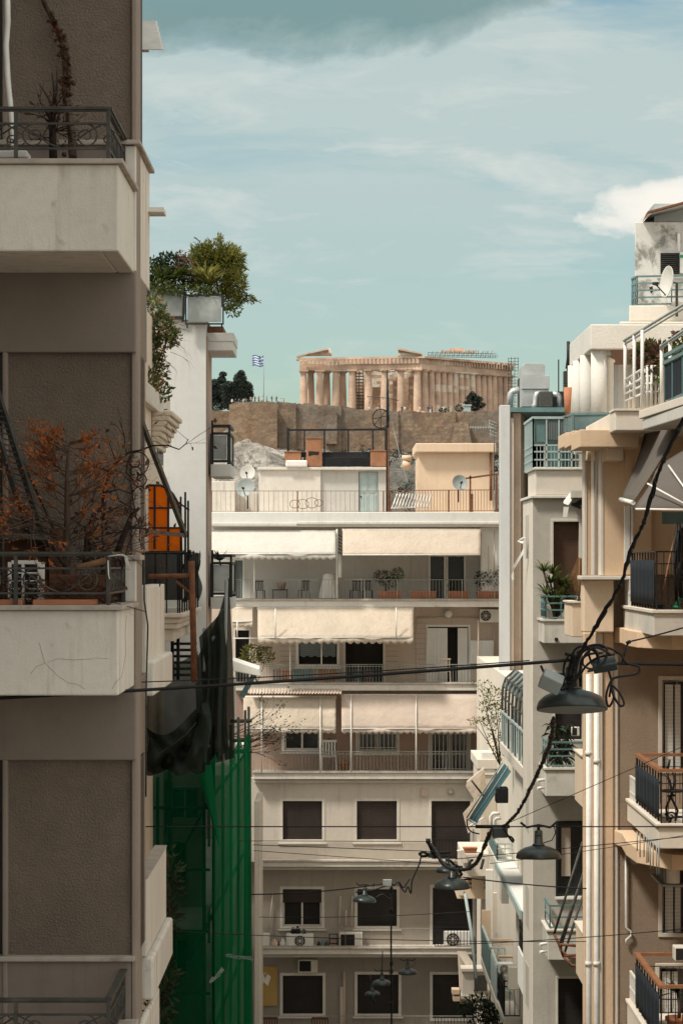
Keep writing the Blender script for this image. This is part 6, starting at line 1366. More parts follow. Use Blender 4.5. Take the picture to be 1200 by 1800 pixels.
m.build('railing_panel', W['whitemetal'], t)
for px, y0, Yp in ((1098,596,41.2),(1114,588,40.8),(1128,580,40.4),(1162,606,39.0),(1177,598,38.6)): MB().tube([P(px,720,Yp), P(px,y0,Yp)], .027, 8).build('pole', W['whitemetal'], t)
m = MB(); m.tube([P(1096,599,41.2), P(1215,526,38.6)], .022, 8); m.tube([P(1097,605,41.2), P(1215,533,38.6)], .016, 6); m.tube([P(1160,610,39.0), P(1215,571,37.6)], .022, 8); m.tube([P(1160,614,39.0), P(1215,576,37.6)], .013, 6); m.build('sloping_rail', W['greybox'], t)
t = thing('terrace_screen', 'black canvas screened railing panel at the right frame edge of the terrace', 'railing', P(1185,705,38)); m = MB(); a, b = P(1167,705,38.6), P(1240,672,36.2); h = 63*38.4/F
m.slab([a, b, b+Vector((0,0,h)), a+Vector((0,0,h))], (0,.02,0)); m.build('canvas_screen', W['navy'], t); m = MB(); up = Vector((0,0,1)); m.bar(a+up*(h+.03), b+up*(h+.03), .05); m.bar(a+up*(h+.13), b+up*(h+.13), .05); m.bar(a-up*.04, b-up*.04, .04)
for f in (0,.2,.45,.7): m.bar(a.lerp(b,f)-up*.12+Vector((0,-.02,0)), a.lerp(b,f)+up*(h+.13)+Vector((0,-.02,0)), .025)
m.build('railing', W['tealmetal'], t)
shrub('terrace_bush', 'bushy rust and green plants behind the white terrace railing', [(P(1140,630,41), (.22,.3,.26), 1), (P(1160,640,40.5), (.22,.3,.3), 1), (P(1150,665,41), (.25,.3,.3), .9), (P(1180,630,39.5), (.18,.2,.14), .5), (P(1194,600,39), (.12,.2,.14), .3)], 'leaf_r', 320, .10, .05, P(1150,716,41)); shrub('terrace_plant', 'green leafy plant mixed among the rust terrace bushes', [(P(1130,625,41.3), (.14,.2,.16), .7), (P(1152,618,41), (.26,.3,.14), 1), (P(1172,655,40.2), (.15,.2,.3), .6), (P(1195,610,38.8), (.15,.2,.1), .4)], 'leaf_g', 260, .12, .055, P(1150,716,41.2))
spiky('terrace_yucca', 'dark spiky yucca at the left of the terrace bushes', [P(1122,648,41.8)], 'leaf_d', P(1122,716,41.8), .36, .04, 26, 'plant', .4)
# portico with white columns
K = thing('rooftop_portico', 'white rooftop portico on thick round columns, upper right', 'portico', (5.2, 52, Z(757,50)))
m = MB(); xk = X(1037,50); m.hexa([Vector((xk, 50, Z(614,50))), Vector((9, 50, Z(614,50))), Vector((9, 54.6, Z(614,50))), Vector((xk, 54.6, Z(614,50)))], [Vector((xk, 50, Z(570,50))), Vector((9, 50, Z(570,50))), Vector((9, 54.6, Z(570,50))), Vector((xk, 54.6, Z(570,50)))]); m.build('entablature', W['stucco'], K, bevel=.02)
for px, Yc2, r in ((1052,50.25,.15),(1032.5,51.5,.15),(1019.5,52.9,.15),(1009.5,54.2,.14)):
    m = MB(); m.lathe([(r,Z(760,Yc2)-CZ+CZ),(r,Z(614,50)-.002)], Vector((X(px,Yc2),Yc2,0)), 24); m.build('column', W['stucco'], K)
m = MB(); m.lathe([(.085,Z(755,50)),(.085,Z(634,50)),(.11,Z(633,50)),(.11,Z(622,50))], Vector((X(1070,50.5),50.5,0)), 16); m.build('slim_column', W['white'], K)
m = MB(); m.box(X(1090,51), X(1108,51), 51.5, 52, Z(757,51), Z(614,50)-.003); m.box(X(1108,51), 9, 52.2, 54.5, Z(757,51), Z(614,50)-.003); m.build('rear_wall', W['stucco'], K)
m = MB(); m.slab([P(1072,614.5,50.1), P(1240,614.5,50.1), P(1240,641,50.6), P(1076,641,50.6)], (0,.02,0)); tag(m.build('canvas_blind', M('brown_canvas', (.22,.13,.10), .9, var=.1, scale=.5, streak=.2)), 'rolled down brown canvas blind under the white portico beam', 'awning')
m = MB(); m.box(xk+.2, 9, 49.99, 56, Z(757,50)-.2, Z(757,50)-.001); m.build('floor', W['stucco'], K)
t = thing('glass_balustrade', 'teal glass balustrade in front of the white portico columns', 'railing', P(1040,755,47)); m = MB(); m.slab([P(990,760,50), P(1006,760,47), P(1006,729,47), P(990,733,50)], (.02,0,0)); m.slab([P(1006.5,760,47), P(1082,757,46.6), P(1082,727,46.6), P(1006.5,728,47)], (0,.02,0)); m.build('glass_panel', W['tealglass'], t); m = MB(); m.bar(P(990,733,50), P(1006,728,47), .04); m.bar(P(1006,727.5,47), P(1082,726.5,46.6), .04); m.bar(P(1006,728,47), P(1006,760,47), .04); m.bar(P(1081,727,46.6), P(1081,757,46.6), .05); m.build('frame', W['tealmetal'], t)
tag(MB().lathe([(.05,0),(.075,.55)], P(997,735,49), 12).build('roof_pipe', W['terracotta']), 'terracotta flue pipe beside the white portico', 'pipe')
# water tower room
V = thing('rooftop_tower', 'mould stained white rooftop tower with a tilted metal roof, top right', 'building', (6.3, 56, 24))
def skew(m, a, b, t, c, Y, d, da=3): m.hexa([P(a,c,Y), P(b,c,Y), P(b,c,Y)+Vector((.4,d,0)), Vector((X(a+da,Y+d),Y+d,Z(c,Y)))], [P(a,t,Y), P(b,t,Y), P(b,t,Y)+Vector((.4,d,0)), Vector((X(a+da,Y+d),Y+d,Z(t,Y)))])
m = MB(); skew(m, 1115, 1260, 390, 545, 56, 3, 1); m.build('wall', W['mould'], V, bevel=.02)
for q_ in ((1105,1260,537,565,54.2,4,4),(1088,1260,565.2,570,53.9,5,3)): m = MB(); skew(m, *q_); m.build('base', W['edgeR'], V, bevel=.02)
m = MB(); m.pbox(1180, 1260, 531, 536.9, 54.25, 1); m.build('kerb', W['edgeR'], V)
m = MB(); m.slab([P(1132,388,55.7), P(1138,371,55.7), P(1260,340,55.7), P(1260,346,55.7), P(1146,373,55.7)], (0,2.4,0)); m.build('roof', W['whitegrey'], V)
m = MB(); m.slab([P(1131,387,55.4), P(1138,371,55.4), P(1260,338,55.4), P(1260,341,55.4), P(1140,373.5,55.4)], (0,.28,0)); m.build('roof_edge', W['rust'], V)
m = MB(); m.pbox(1149, 1260, 358, 389.5, 56.6, 1); m.build('gable', W['galv'], V)
w = window(V, 1160, 1193, 445, 482, 56, 3.5, 'whitegrey', 'dark', sill=True, inset=.0); m = MB(); 
for i in range(10): m.pbox(1160, 1193, 446+i*3.6, 447.6+i*3.6, 55.97, .02)
m.build('louvre', W['iron'], w)
m = MB(); m.pbox(1194.5, 1240, 443, 480, 55.9, .2); m.build('ac_box', W['white'], V); m = MB(); m.pbox(1194.4, 1240, 448, 453, 55.88, .019); m.build('green_stripe', M('green_stripe', (.02,.30,.12), .6), V)
m = MB(); m.tube([P(1192,442,55.9), P(1192,412,55.9), P(1190,410,56)], .03, 6); m.build('pipe', W['white'], V)
m = MB(); m.poly([P(1140,505,55.98), P(1146,503,55.98), P(1147,512,55.98), P(1143,516,55.98), P(1141,510,55.98)]); m.build('hole', W['dark'], V)
railing(V, [P(1110,537,57), P(1119,535,54.4), P(1240,533,54.4)], 49*54.4/F, .75, .014, 'tealmetal', (1.,.75,.5,.25), n=5, lo=.0)
dish('tall oval grey dish seen edge on, upper right', 1177, 496, 54.0, .31, (-.97,-.28,.12), mat='whitegrey')

# ------------------------------------------------------------------ grey cement block
G = thing('apartment_building', 'narrow grey cement block with planter balconies, left of the ochre block', 'building', (4.2, 56, 0))
Y2 = 54.0
holes = [(972,1017,917,1048),(975,1022,1183,1300),(980,1026,1447,1576),(980,1026,1720,1850)]
m = MB(); m.wall(936, 1062, 876, 2200, Y2, .4, holes); m.build('front_wall', W['greyR'], G)
m = MB(); m.box(X(936,Y2)-.012, X(944,Y2), Y2+.03, 56.8, 0, Z(876,Y2)); m.build('side_wall', W['edgeR'], G, bevel=.03)
m = MB(); m.box(4.3, 8, Y2+.451, 60.5, 0, Z(876,Y2)); m.build('body', W['greyR2'], G)
m = MB(); m.box(X(931,Y2), 6, Y2-.12, 57, Z(876,Y2)+.001, Z(871,Y2)); m.box(X(936,Y2), 6, Y2-.06, 56.2, Z(826,Y2)+.001, Z(822,Y2)); m.build('coping', W['slabedge'], G, bevel=.01)
m = MB(); m.box(X(940,Y2), 6, Y2, 56.1, Z(870.9,Y2), Z(826,Y2)); m.build('parapet', W['edgeR'], G, bevel=.02)
m = MB(); m.box(X(998,Y2), X(1026,Y2), Y2-.7, Y2-.13, Z(876,Y2), Z(864,Y2)); m.build('awning_box', W['greyR2'], G)
window(G, *holes[0], Y2, 5, 'greyR2', 'brownshut', 'balcony_door', False, inset=.15); window(G, *holes[1], Y2, 4, 'greyR2', 'blackshut', 'balcony_door', False); w = window(G, *holes[2], Y2, 4, 'black', 'glass', 'balcony_door', False, 0, .15); m = MB(); m.pbox(986, 1002, 1455, 1540, Y2+.1, .03); m.build('curtain', W['pink'], w); window(G, *holes[3], Y2, 4, 'greyR2', 'blackshut', 'balcony_door', False)
m = MB(); m.pbox(976, 1024, 1577, 1581, Y2-.1, .099); m.build('sill', W['white'], G)
for px, py in ((926,905),(926,1390),(927,1560),(928,1700)): m = MB(); m.box(X(936,Y2)-.02, X(936,Y2)-.0, 55.0, 55.9, Z(py+75,55), Z(py,55)); m.build('painted_niche', W['greyR'], G)  # flat grey panels, the dark of the recesses put into their colour
def planter_bal(a, t, c, Yf=52.6, b=1024):
    m = MB(); xa = X(a,Yf); xb = X(b,Yf)+.6; z1, z0 = Z(t,Yf), Z(c,Yf)
    m.box(xa, xb, Yf, Yf+.1, z0, z1); m.box(xa, xa+.1, Yf+.1001, Y2-.001, z0, z1); m.box(xa+.1, xb, Yf+.1001, Y2-.001, z0, z0+.15); o = m.build('planter_balcony', W['planter'], G, bevel=.015)
    m = MB(); m.box(xa-.03, xb, Yf-.03, Yf+.14, z1+.001, z1+.035); m.box(xa-.03, xa+.14, Yf+.1401, Y2-.001, z1+.001, z1+.035); m.build('coping', W['edgeR'], o); return o, xa, z1
for a, t, c, ht in ((955,1092,1131,40),(958,1353,1400,44),(962,1637,1688,40)):
    o, xa, z1 = planter_bal(a, t, c); hh = ht*52.6/F
    if t == 1092: railing(o, [(xa+.05,Y2-.1,z1+.04),(xa+.05,52.7,z1+.04),(X(1012,52.7),52.7,z1+.04)], hh, .28, .014, 'tealmetal', (1.,.7,.4), n=5)
    else: railing(o, [(xa+.05,Y2-.1,z1+.04),(xa+.05,52.7,z1+.04),(X(1024,52.7),52.7,z1+.04)], hh, .7 if t == 1353 else .9, .014, 'tealmetal', (1.,.72,.45) if t == 1353 else (1.,.5), n=5)
    m = MB(); 
    if t == 1092: m.lathe([(.035,0),(.04,.03)], P(977,1124,52.59), 12, (0,-1,0))
    else:
        for py in (0, 14): m.tube([P(a+2,c-30+py*.9,52.8), P(a-14,c-28+py,52.7)], .03, 7)
    m.build('drain_spout', W['white'] if t != 1092 else W['dark'], o)
t = thing('folded_shutters', 'tilted white folded awning flap by the top door of the grey block', 'awning', P(1000,900,53.3)); m = MB(); m.slab([P(990,885,53.4), P(1004,866,53.6), P(1012,868,53.6), P(998,888,53.4)], (0,.05,.04)); m.slab([P(990,891,53.3), P(999,891,53.3), P(996,909,53.3), P(989,909,53.3)], (0,.04,0)); m.build('flap', W['white'], t); m = MB(); m.slab([P(1003,888,53.7), P(1024,875,53.7), P(1026,885,53.7), P(1012,892,53.7)], (0,.2,0)); m.tube([P(1004,885,53.6), P(1020,893,53.6)], .03, 6); m.build('arm', W['black'], t)
t = thing('roof_cage', 'pale teal steel cage with a ventilated box on the roof of the grey block', 'cage', P(980,822,54)); m = MB(); x1_, x2_, Yc3 = X(937,54), X(1030,54), 54.05
zt_, zb_ = Z(734,54), Z(822,54)
for x in (x1_, X(960,54), X(982,54), X(1004,54), X(1026,54)): m.bar((x,Yc3,zb_), (x,Yc3,zt_), .03)
for i in range(9): m.bar((x1_-.02*0, Yc3+.3*i, zb_), (x1_, Yc3+.3*i, zt_), .03)
for f in (0,.16,.32,.45): m.bar((x1_,Yc3,zb_+(zt_-zb_)*f), (x2_,Yc3,zb_+(zt_-zb_)*f), .03); m.bar((x1_,Yc3,zb_+(zt_-zb_)*f), (x1_,Yc3+2.5,zb_+(zt_-zb_)*f), .03)
m.bar((x1_,Yc3,zt_), (X(993,54),Yc3,zt_), .05); m.bar((x1_,Yc3,zt_), (x1_,Yc3+2.5,zt_), .05)
for i in range(16): xx = x1_+(x2_-x1_)*i/15; m.bar((xx,Yc3,zb_), (xx,Yc3,zb_+(zt_-zb_)*.45), .012)
m.build('frame', W['palemetal'], t); m = MB(); m.box(x1_+.03, X(994,54), Yc3+.02, Yc3+.9, Z(777,54), Z(737,54)); m.build('box', W['tealmetal'], t, bevel=.01); m = MB(); m.pbox(957, 991, 740, 773, 54.05, .02); m.build('grille', M('fine_grille', (.12,.14,.14), .6, ribs=('X', 30, .6)), t)
m = MB(); m.pbox(985, 1004, 775, 820, 55, .5); m.pbox(962, 980, 780, 822, 55.5, .5); m.build('tank', W['tealmetal'], t)
spiky('yucca_palm', 'bushy spiky yucca palm in the upper planter of the grey block', [P(955,1005,53), P(967,1025,53), P(985,1030,53), P(972,1010,53.3), P(995,1035,53), P(960,1045,52.9), P(980,1050,52.9), P(1000,1055,53), P(970,1060,52.8), P(990,1065,52.8)], 'leaf_g', P(975,1088,53.1), .42, .035, 38, 'plant', .45); t = thing('dry_palm_leaf', 'drooping dry tan palm frond beside the brown shutter of the grey block', 'plant', P(1010,1085,53)); m = MB()
for i in range(26): q = P(1018+rng.uniform(-3,5),980+rng.uniform(0,10),53.2); m.tube([q, q+Vector((rng.uniform(-.25,.02),0,-.35)), q+Vector((rng.uniform(-.35,.0),0,-rng.uniform(.7,1.1)))], [.012,.014,.003], 4)
m.build('frond', W['straw'], t); m = MB(); m.tube([P(1018,980,53.2), P(1016,1085,53.2)], .02, 5); m.build('stem', W['straw'], t)
t = thing('dried_flower', 'single dried flower stalk in the ochre street side planter', 'plant', P(1032,1055,46.1)); m = MB(); tips = []; branch(m, tips, P(1031,1056,46.05), (0,0,1), .28, .008, 2, .4, .3, 3, 4); m.build('stem', W['bark'], t); m = MB(); [m.leaf(q, d, .035, .02) for q, d in tips for _ in range(3)]; m.build('seed_heads', W['straw'], t, norm=False)
t = thing('drooping_plant', 'tall drooping leafy plant in the middle planter of the grey block', 'plant', P(983,1350,53)); m = MB(); q = MB()
for i in range(44):
    c = P(rng.uniform(965,1000), rng.uniform(1268,1335), 53+rng.uniform(-.2,.2)); 
    for _ in range(5): m.leaf(c, (rng.uniform(-1,1), rng.uniform(-.6,.4), rng.uniform(-1,.15)), rng.uniform(.14,.26), .05, .3)
    if i % 4 == 0: q.tube([P(983,1350,53), P(983,1310,53)+Vector((rng.uniform(-.05,.05),0,0)), c], .01, 4)
m.build('foliage', W['leaf_d'], t, norm=False); q.build('stem', W['bark'], t)
make_ac('small white meter box by the middle door of the grey block', 1004, 1018, 1278, 1294, 53.7, .15, False, None)
t = thing('clothes_rack', 'folded rusty steel laundry bars hanging from the lower planter of the grey block', 'rack', P(1000,1700,52)); m = MB()
for a, b in (((1023,1480),(973,1642)),((1027,1527),(982,1662)),((1029,1558),(990,1680)),((1026,1530),(985,1665))): m.tube([P(*a,52.2), P(*b,51.9)], .024, 6)
m.build('bar', W['iron'], t); m = MB()
for pts in ([(973,1642),(982,1660),(990,1682)],[(982,1660),(1022,1663)],[(990,1680),(1030,1678)],[(983,1668),(1000,1684),(1030,1686)],[(990,1682),(1004,1697),(1030,1699)]): m.tube([P(a,b,51.9) for a, b in pts], .03, 6)
m.build('bracket', W['rust'], t)
t = thing('tilted_window_flaps', 'two open white window flaps on the corner of the grey block', 'window', P(908,1000,55)); m = MB(); m.slab([P(900,998,56), P(920,963,55), P(920,972,55), P(902,1002,56)], (0,.05,0)); m.tube([P(911,952,55.5), P(921,945,55)], .03, 5); m.tube([P(911,952,55.5), P(920,955,55)], .03, 5); m.slab([P(898,1012,56), P(902,1004,56), P(903,1018,56), P(899,1020,56)], (0,.03,0)); m.build('flap', W['white'], t)

# ------------------------------------------------------------------ board marked concrete block with plant on its roof
H_ = thing('concrete_building', 'tall brown board marked concrete end wall under a thin flat roof', 'building', (6.5, 86, 0))
m = MB(); m.pbox(878, 896, 712, 2100, 80, .5); m.build('white_fin', W['bwall'], H_, bevel=.02)
a = Vector((X(896.2,80.3),80.3,0)); b = Vector((X(940,93.8),93.8,0)); n_ = Vector((.3,-.06,0)); z0, z1 = 0, Z(725,80)
m = MB(); m.hexa([a, b, b+n_, a+n_], [v+Vector((0,0,z1)) for v in (a, b, b+n_, a+n_)]); m.build('concrete_wall', W['board'], H_)
m = MB(); m.tube([P(899,735,80.2), P(899,1300,80.2)], .06, 6); m.build('edge_pipe', W['pink'], H_)
m = MB(); z_ = (Z(724,80), Z(716,80)); m.hexa(*[[Vector((X(896.3,80),80.02,z)), Vector((X(1010,80),80.02,z)), Vector((X(1010,80)+2,94,z)), Vector((X(910,94),94,z))] for z in z_]); m.build('roof_slab', W['tealmetal'], H_)
m = MB(); m.box(X(960,80)+1, 12, 80.6, 94, 0, Z(724.2,80)); m.build('rear_body', W['greyR'], H_)
t = thing('roof_ventilator', 'large silver ventilation unit with bent ducts on the concrete block roof', 'ventilator', P(940,716,84)); m = MB(); m.pbox(916, 965, 660, 684, 83, 2.5); m.pbox(916, 964, 684.3, 715, 83.05, 2.4); m.build('casing', W['galv'], t, bevel=.015); m = MB(); q = [P(917,659.8,83.2), P(957,659.8,83.2), P(957,642,83.2), P(952,638,83.2), P(922,638,83.2), P(917,643,83.2)]; m.slab(q, (0,2,0)); m.build('hood', W['galv'], t, bevel=.015)
m = MB(); m.pbox(947, 971, 688, 716, 82, .8); m.build('side_unit', W['iron'], t, bevel=.03); m = MB(); r = .075
m.tube([P(935,716,82.4), P(941,712,82.4), P(941,700,82.4), P(943,693,82.4), P(950,692,82.4)], .1, 8); m.build('duct', W['galv'], t); m = MB(); m.tube([P(970,693,82.4), P(979,694,82.4), P(983,700,82.4), P(983,716,82.4)], .1, 8); m.build('duct', W['galv'], t); m = MB(); m.tube([P(895,716,82.6), P(897,692,82.6), P(900,688,82.6), P(912,685,82.6)], .1, 8); m.build('duct', W['galv'], t)
for q_ in ((970,993,688,716,85,1),(911,917,665,716,84,.6)): MB().pbox(*q_).build('dark_cabinet', W['black'], t)
t = thing('cooling_fin_stack', 'stack of dark cooling fins under a thin lattice mast', 'antenna', P(997,716,82)); m = MB()
for i in range(17): m.pbox(991, 1004, 652+i*3.8, 654.4+i*3.8, 82, .5)
m.pbox(994,1001,652,716,82.1,.3); m.build('fins', W['iron'], t); m = MB(); m.tube([P(998,652,82.2), P(998,600,82.2)], .05, 5); m.tube([P(994,648,82.2), P(1000,602,82.2)], .03, 4); m.tube([P(981,690,82.2), P(981,632,82.2)], .025, 4); m.build('mast', W['black'], t)

# ------------------------------------------------------------------ the row of balconies far down the right side
J = thing('apartment_building', 'sunlit cream apartment house far down the right side with many stepped balconies', 'building', (5.2, 76, 0))
xj = 4.55
m = MB(); m.box(xj, 9, 62, 92, 0, Z(1235,62)); m.build('wall', W['jwall'], J)
def jbal(t, c, xl, Ya, Yb_, mat='edgeR', rail=0, rmat='palemetal', gap=.25, solid_h=0, name='balcony', panel=None, floor_t=None, rr=.02):
    x = X(xl, Ya); m = MB(); m.box(x, xj-.001, Ya, Yb_, Z(c,Ya), Z(t,Ya)); o = m.build(name, W[mat], J, bevel=.015); z = Z(t,Ya)
    if rail:
        h = rail*Ya/F; railing(o, [(x+.05,Yb_-.05,z),(x+.05,Ya+.05,z),(xj-.05,Ya+.05,z)], h, gap, rr, rmat, (1.,.55), n=4)
        if panel: m = MB(); m.box(x+.0, x+.02, Ya+.1, Yb_-.1, z+.08, z+h-.06); m.build('side_panel', W[panel], o)
    return o
# curved glazed canopy and its balcony
xc = 4.2
m = MB(); m.box(4.14, xj-.001, 61.6, 71.5, Z(1372,62), Z(1352,62)); jc = m.build('balcony', W['edgeR'], J, bevel=.015)
zz = lambda py: Z(py, 62)
m = MB()
for i in range(8):
    Y = 61.8+i*1.38; m.tube([(xc, Y, zz(1352)), (xc, Y, zz(1262)), (xc+.02, Y, zz(1240)), (xc+.09, Y, zz(1224)), (xj, Y, zz(1206))], .03, 6)
for py, o in ((1262,0),(1240,.02),(1224,.09),(1300,0)): m.tube([(xc+o,61.8,zz(py)), (xc+o,71.5,zz(py))], .02, 5)
m.build('canopy_frame', W['iron'], jc); m = MB(); m.slab([(xc+.03,61.8,zz(1238)), (xj,61.8,zz(1207)), (xj,71.5,zz(1207)), (xc+.03,71.5,zz(1238))], (0,0,.02)); m.build('canopy_glass', W['tealglass'], jc)
m = MB()
for i in range(12): Y = 62+i*.85; m.bar((xc-.02, Y, zz(1352)), (xc-.02, Y, zz(1290)), .03)
m.bar((xc-.02,62,zz(1290)), (xc-.02,71.4,zz(1290)), .05); m.bar((xc-.02,62,zz(1300)), (xj,62,zz(1300)), .04); m.build('railing', W['palemetal'], jc)
m = MB(); m.box(xc+.1, xc+.13, 66, 69, zz(1350), zz(1270)); m.build('door_leaf', W['tealglass'], jc)
# cream bay further back, awnings
jbal(1335, 1352, 838, 80, 84, 'edgeR'); m = MB(); m.box(X(843,80), xj, 80.1, 84, Z(1480,80), Z(1352.2,80)); m.build('bay', W['cream'], J, bevel=.03); m = MB(); m.box(X(846,80), X(870,80), 80.05, 80.3, Z(1345,80)-.3, Z(1322,80)); m.build('pier', W['white'], J, bevel=.02)
t = thing('awning', 'small ragged cream awning folded open beside the teal awning', 'awning', P(840,1360,79)); m = MB(); m.slab([P(820,1375,79), P(850,1350,79.6), P(856,1395,79.4), P(838,1402,79)], (0,.05,.03)); m.slab([P(820,1375,79), P(838,1402,79), P(836,1410,79), P(818,1382,79)], (0,.05,0)); m.build('canvas', W['canvas'], t); m = MB(); m.tube([P(828,1372,78.9), P(850,1400,78.9)], .03, 5); m.build('arm', W['black'], t)
t = thing('awning', 'faded cream awning hanging under the low end of the teal awning', 'awning', P(825,1440,79)); m = MB(); m.slab([P(813,1430,79.5), P(838,1402,79.8), P(850,1440,79.6), P(822,1465,79.4)], (0,.05,0)); m.build('canvas', W['canvas'], t); MB().tube([P(820,1455,79.3), P(852,1436,79.3)], .03, 5).build('front_bar', W['white'], t)
t = thing('awning', 'steep teal green striped awning on the sunlit house far right', 'awning', P(860,1400,68)); a1, a2, a3, a4 = P(886,1342,68), P(897,1356,66), P(836,1448,66), P(823,1440,68); m = MB(); m.sheet(lambda u, v: a1.lerp(a2,u).lerp(a4.lerp(a3,u),v)+Vector((0,0,.03*math.sin(math.pi*v))), 6, 10)
m.build('canvas', M('teal_canvas', (.05,.115,.13), .85, var=.1, scale=2, streak=.15), t, solid=.01); m = MB(); m.tube([a1+Vector((-.05,0,.03)), a4+Vector((-.05,0,.03))], .02, 5); m.tube([a4, a3], .03, 6); p_ = a1.lerp(a2,.55); q_ = a4.lerp(a3,.55); m.tube([p_+Vector((0,-.03,.04)), q_+Vector((0,-.03,.04))], .02, 5); m.build('frame', W['palemetal'], t)
w = MB().box(xj-.03, xj-.005, 63.5, 65.5, Z(1420,64), Z(1352,64)).build('window', W['white'], J); MB().box(xj-.05, xj-.031, 63.7, 65.3, Z(1418,64), Z(1356,64)).build('pane', W['glass'], w)
m = MB(); m.pbox(871, 893, 1385, 1412, 66, .5); tag(m.build('extractor_box', W['black'], bevel=.03), 'black box hanging under the teal awning', 'box')
m = MB(); m.tube([P(862,1475,70), P(862,1435,70), P(866,1430,70), P(878,1430,70)], .05, 7); m.tube([P(868,1475,70), P(868,1442,70), P(872,1438,70), P(880,1438,70)], .05, 7); tag(m.build('vent_pipes', W['white']), 'pair of white bent pipes below the teal awning', 'pipe')
# middle tiers
def jbox(x, Ya, Yb_, ztop, zbot, mat='edgeR', h=0, rmat='palemetal', panel=None, gap=.22, rr=.018, name='balcony', rails=(1.,.72,.3)):
    m = MB(); m.box(x, xj-.001, Ya, Yb_, zbot, ztop); o = m.build(name, W[mat], J, bevel=.015)
    if h: railing(o, [(x+.04,Yb_-.05,ztop),(x+.04,Ya+.05,ztop),(xj-.05,Ya+.05,ztop)], h, gap, rr, rmat, rails, n=4)
    if panel: m = MB(); m.box(x, x+.02, Ya+.1, Yb_-.1, ztop+.08, ztop+h-.06); m.build('side_panel', W[panel], o)
    return o
xr = 4.08
jbox(xr, 72.1, 76, 12.06, 11.8, 'edgeR', .45, 'palemetal', 'tealmetal')
o = jbox(xr, 61.8, 72, 12.06, 11.93, 'whitewall', name='flat_canopy'); m = MB(); m.box(xr-.05, xr-.001, 61.75, 72, 11.9, 12.08); m.build('canopy_edge', W['palemetal'], o); m = MB(); m.box(xr+.02, xr+.2, 70, 71, 11.2, 11.92); m.build('bracket', W['greyR2'], o)
jbox(xr, 75.3, 80, 8.35, 8.15, 'edgeR', .95, 'palemetal', 'tealmetal'); jbox(xr, 72.0, 75.0, 8.35, 8.15, 'edgeR', .95, 'palemetal', 'palemetal'); jbox(xr, 69.0, 71.7, 8.43, 8.25, 'edgeR', .93, 'black', None, .14, .014, rails=(1.,.85))
jbox(xr, 69.0, 73, 7.6, 7.4, 'edgeR')
o = jbox(4.2, 61.5, 65.2, 10.8, 9.9, 'whitewall', .62, 'black', None, .14, .016)
jbal(1562, 1580, 803, 85, 89, 'beigeR2', 16, 'black', .2); m = MB(); m.box(X(828,85.2), X(850,85.2), 85, 85.12, Z(1562,85), Z(1530,85)); m.build('balcony_front', W['beigeR2'], J); m = MB(); m.pbox(807, 814, 1565, 1574, 84.8, .3); m.build('beam_end', W['edgeR'], J)
tag(MB().slab([P(803,1496,84), P(815,1494,84), P(822,1516,84), P(811,1518,84)], (0,.3,0)).build('leaning_board', W['edgeR']), 'tilted cream board on the balcony beside the hanging lamps', 'board'); trough('small terracotta box on the far right cream balcony', 814, 838, 1490, 1500, 84.5, .3, group='terracotta boxes down the street'); m = MB(); m.box(X(812,84.5), xj, 84.4, 88, Z(1540,84.5), Z(1500.2,84.5)); m.build('balcony', W['edgeR'], J, bevel=.02)
for a, b, Y in ((862,905,79),(874,900,72.5)):   # pierced patio screens
    for k in range(3): 
        m = MB(); m.pbox(a, b, 1650+k*30, 1654+k*30, Y, .05)
        for i in range(6): m.pbox(a+i*(b-a)/6+2, a+i*(b-a)/6+5, 1658+k*24, 1662+k*24, Y, .05)
        m.build('pierced_screen', W['peach'], J)
make_ac('air conditioner with a black fan inside the lowest black railed balcony down the street', 876, 902, 1694, 1712, 70.5, .35, True, fx=.35)
m = MB(); m.pbox(893, 912, 1700, 1740, 67.5, .5); tag(m.build('grey_cabinet', W['greyR2'], bevel=.02), 'tall grey cabinet beside the pierced screens', 'cabinet')
# cream parapet balcony lower left of this row
m = MB(); m.hexa([P(808,1765,84), P(850,1762,84), P(850,1762,88), P(808,1765,88)], [P(804,1676,84), P(835,1708,84), P(835,1708,88), P(804,1676,88)]); m.build('parapet', W['cream'], J, bevel=.02); m = MB(); m.hexa([P(803,1676,83.9), P(818,1676,88), P(840,1712,84), P(828,1712,83.9)], [P(803,1672,83.9), P(818,1672,88), P(840,1707,84), P(828,1707,83.9)]); m.build('parapet_cap', W['edgeR'], J)
m = MB(); m.pbox(812, 852, 1708, 1750, 83.2, .6); m.build('balcony_front', W['edgeR'], J, bevel=.02)
for q_ in ((810,856,1703,1707.8,83.1,.8),(810,858,1750.2,1756,83.1,.8)): MB().pbox(*q_).build('moulding', W['edgeR'], J)
for q_ in ((794,807,1740,1748,83.5,.5),(796,808,1752,1760,83.5,.5)): MB().pbox(*q_).build('corbel', W['peach'], J)
m = MB(); m.pbox(833, 856, 1715, 1742, 83.15, .04); m.build('lattice', W['iron'], J); m = MB(); m.pbox(846, 862, 1600, 1680, 81, .1); m.build('door_leaf', W['peach'], J); m = MB(); m.pbox(854, 866, 1530, 1650, 82, .4); m.build('pilaster', W['white'], J); m = MB(); m.pbox(866,882,1570,1640,80,.3); m.build('shutter', W['cream'], J); m = MB(); m.pbox(882.2,900,1560,1640,79,.3); m.build('grey_shutter', W['greyR2'], J)
m = MB(); m.tube([P(817,1572,83), P(828,1640,82), P(836,1720,81)], .05, 6); tag(m.build('leaning_pole', W['palemetal']), 'pale grey pole leaning across the far right balconies', 'pole')
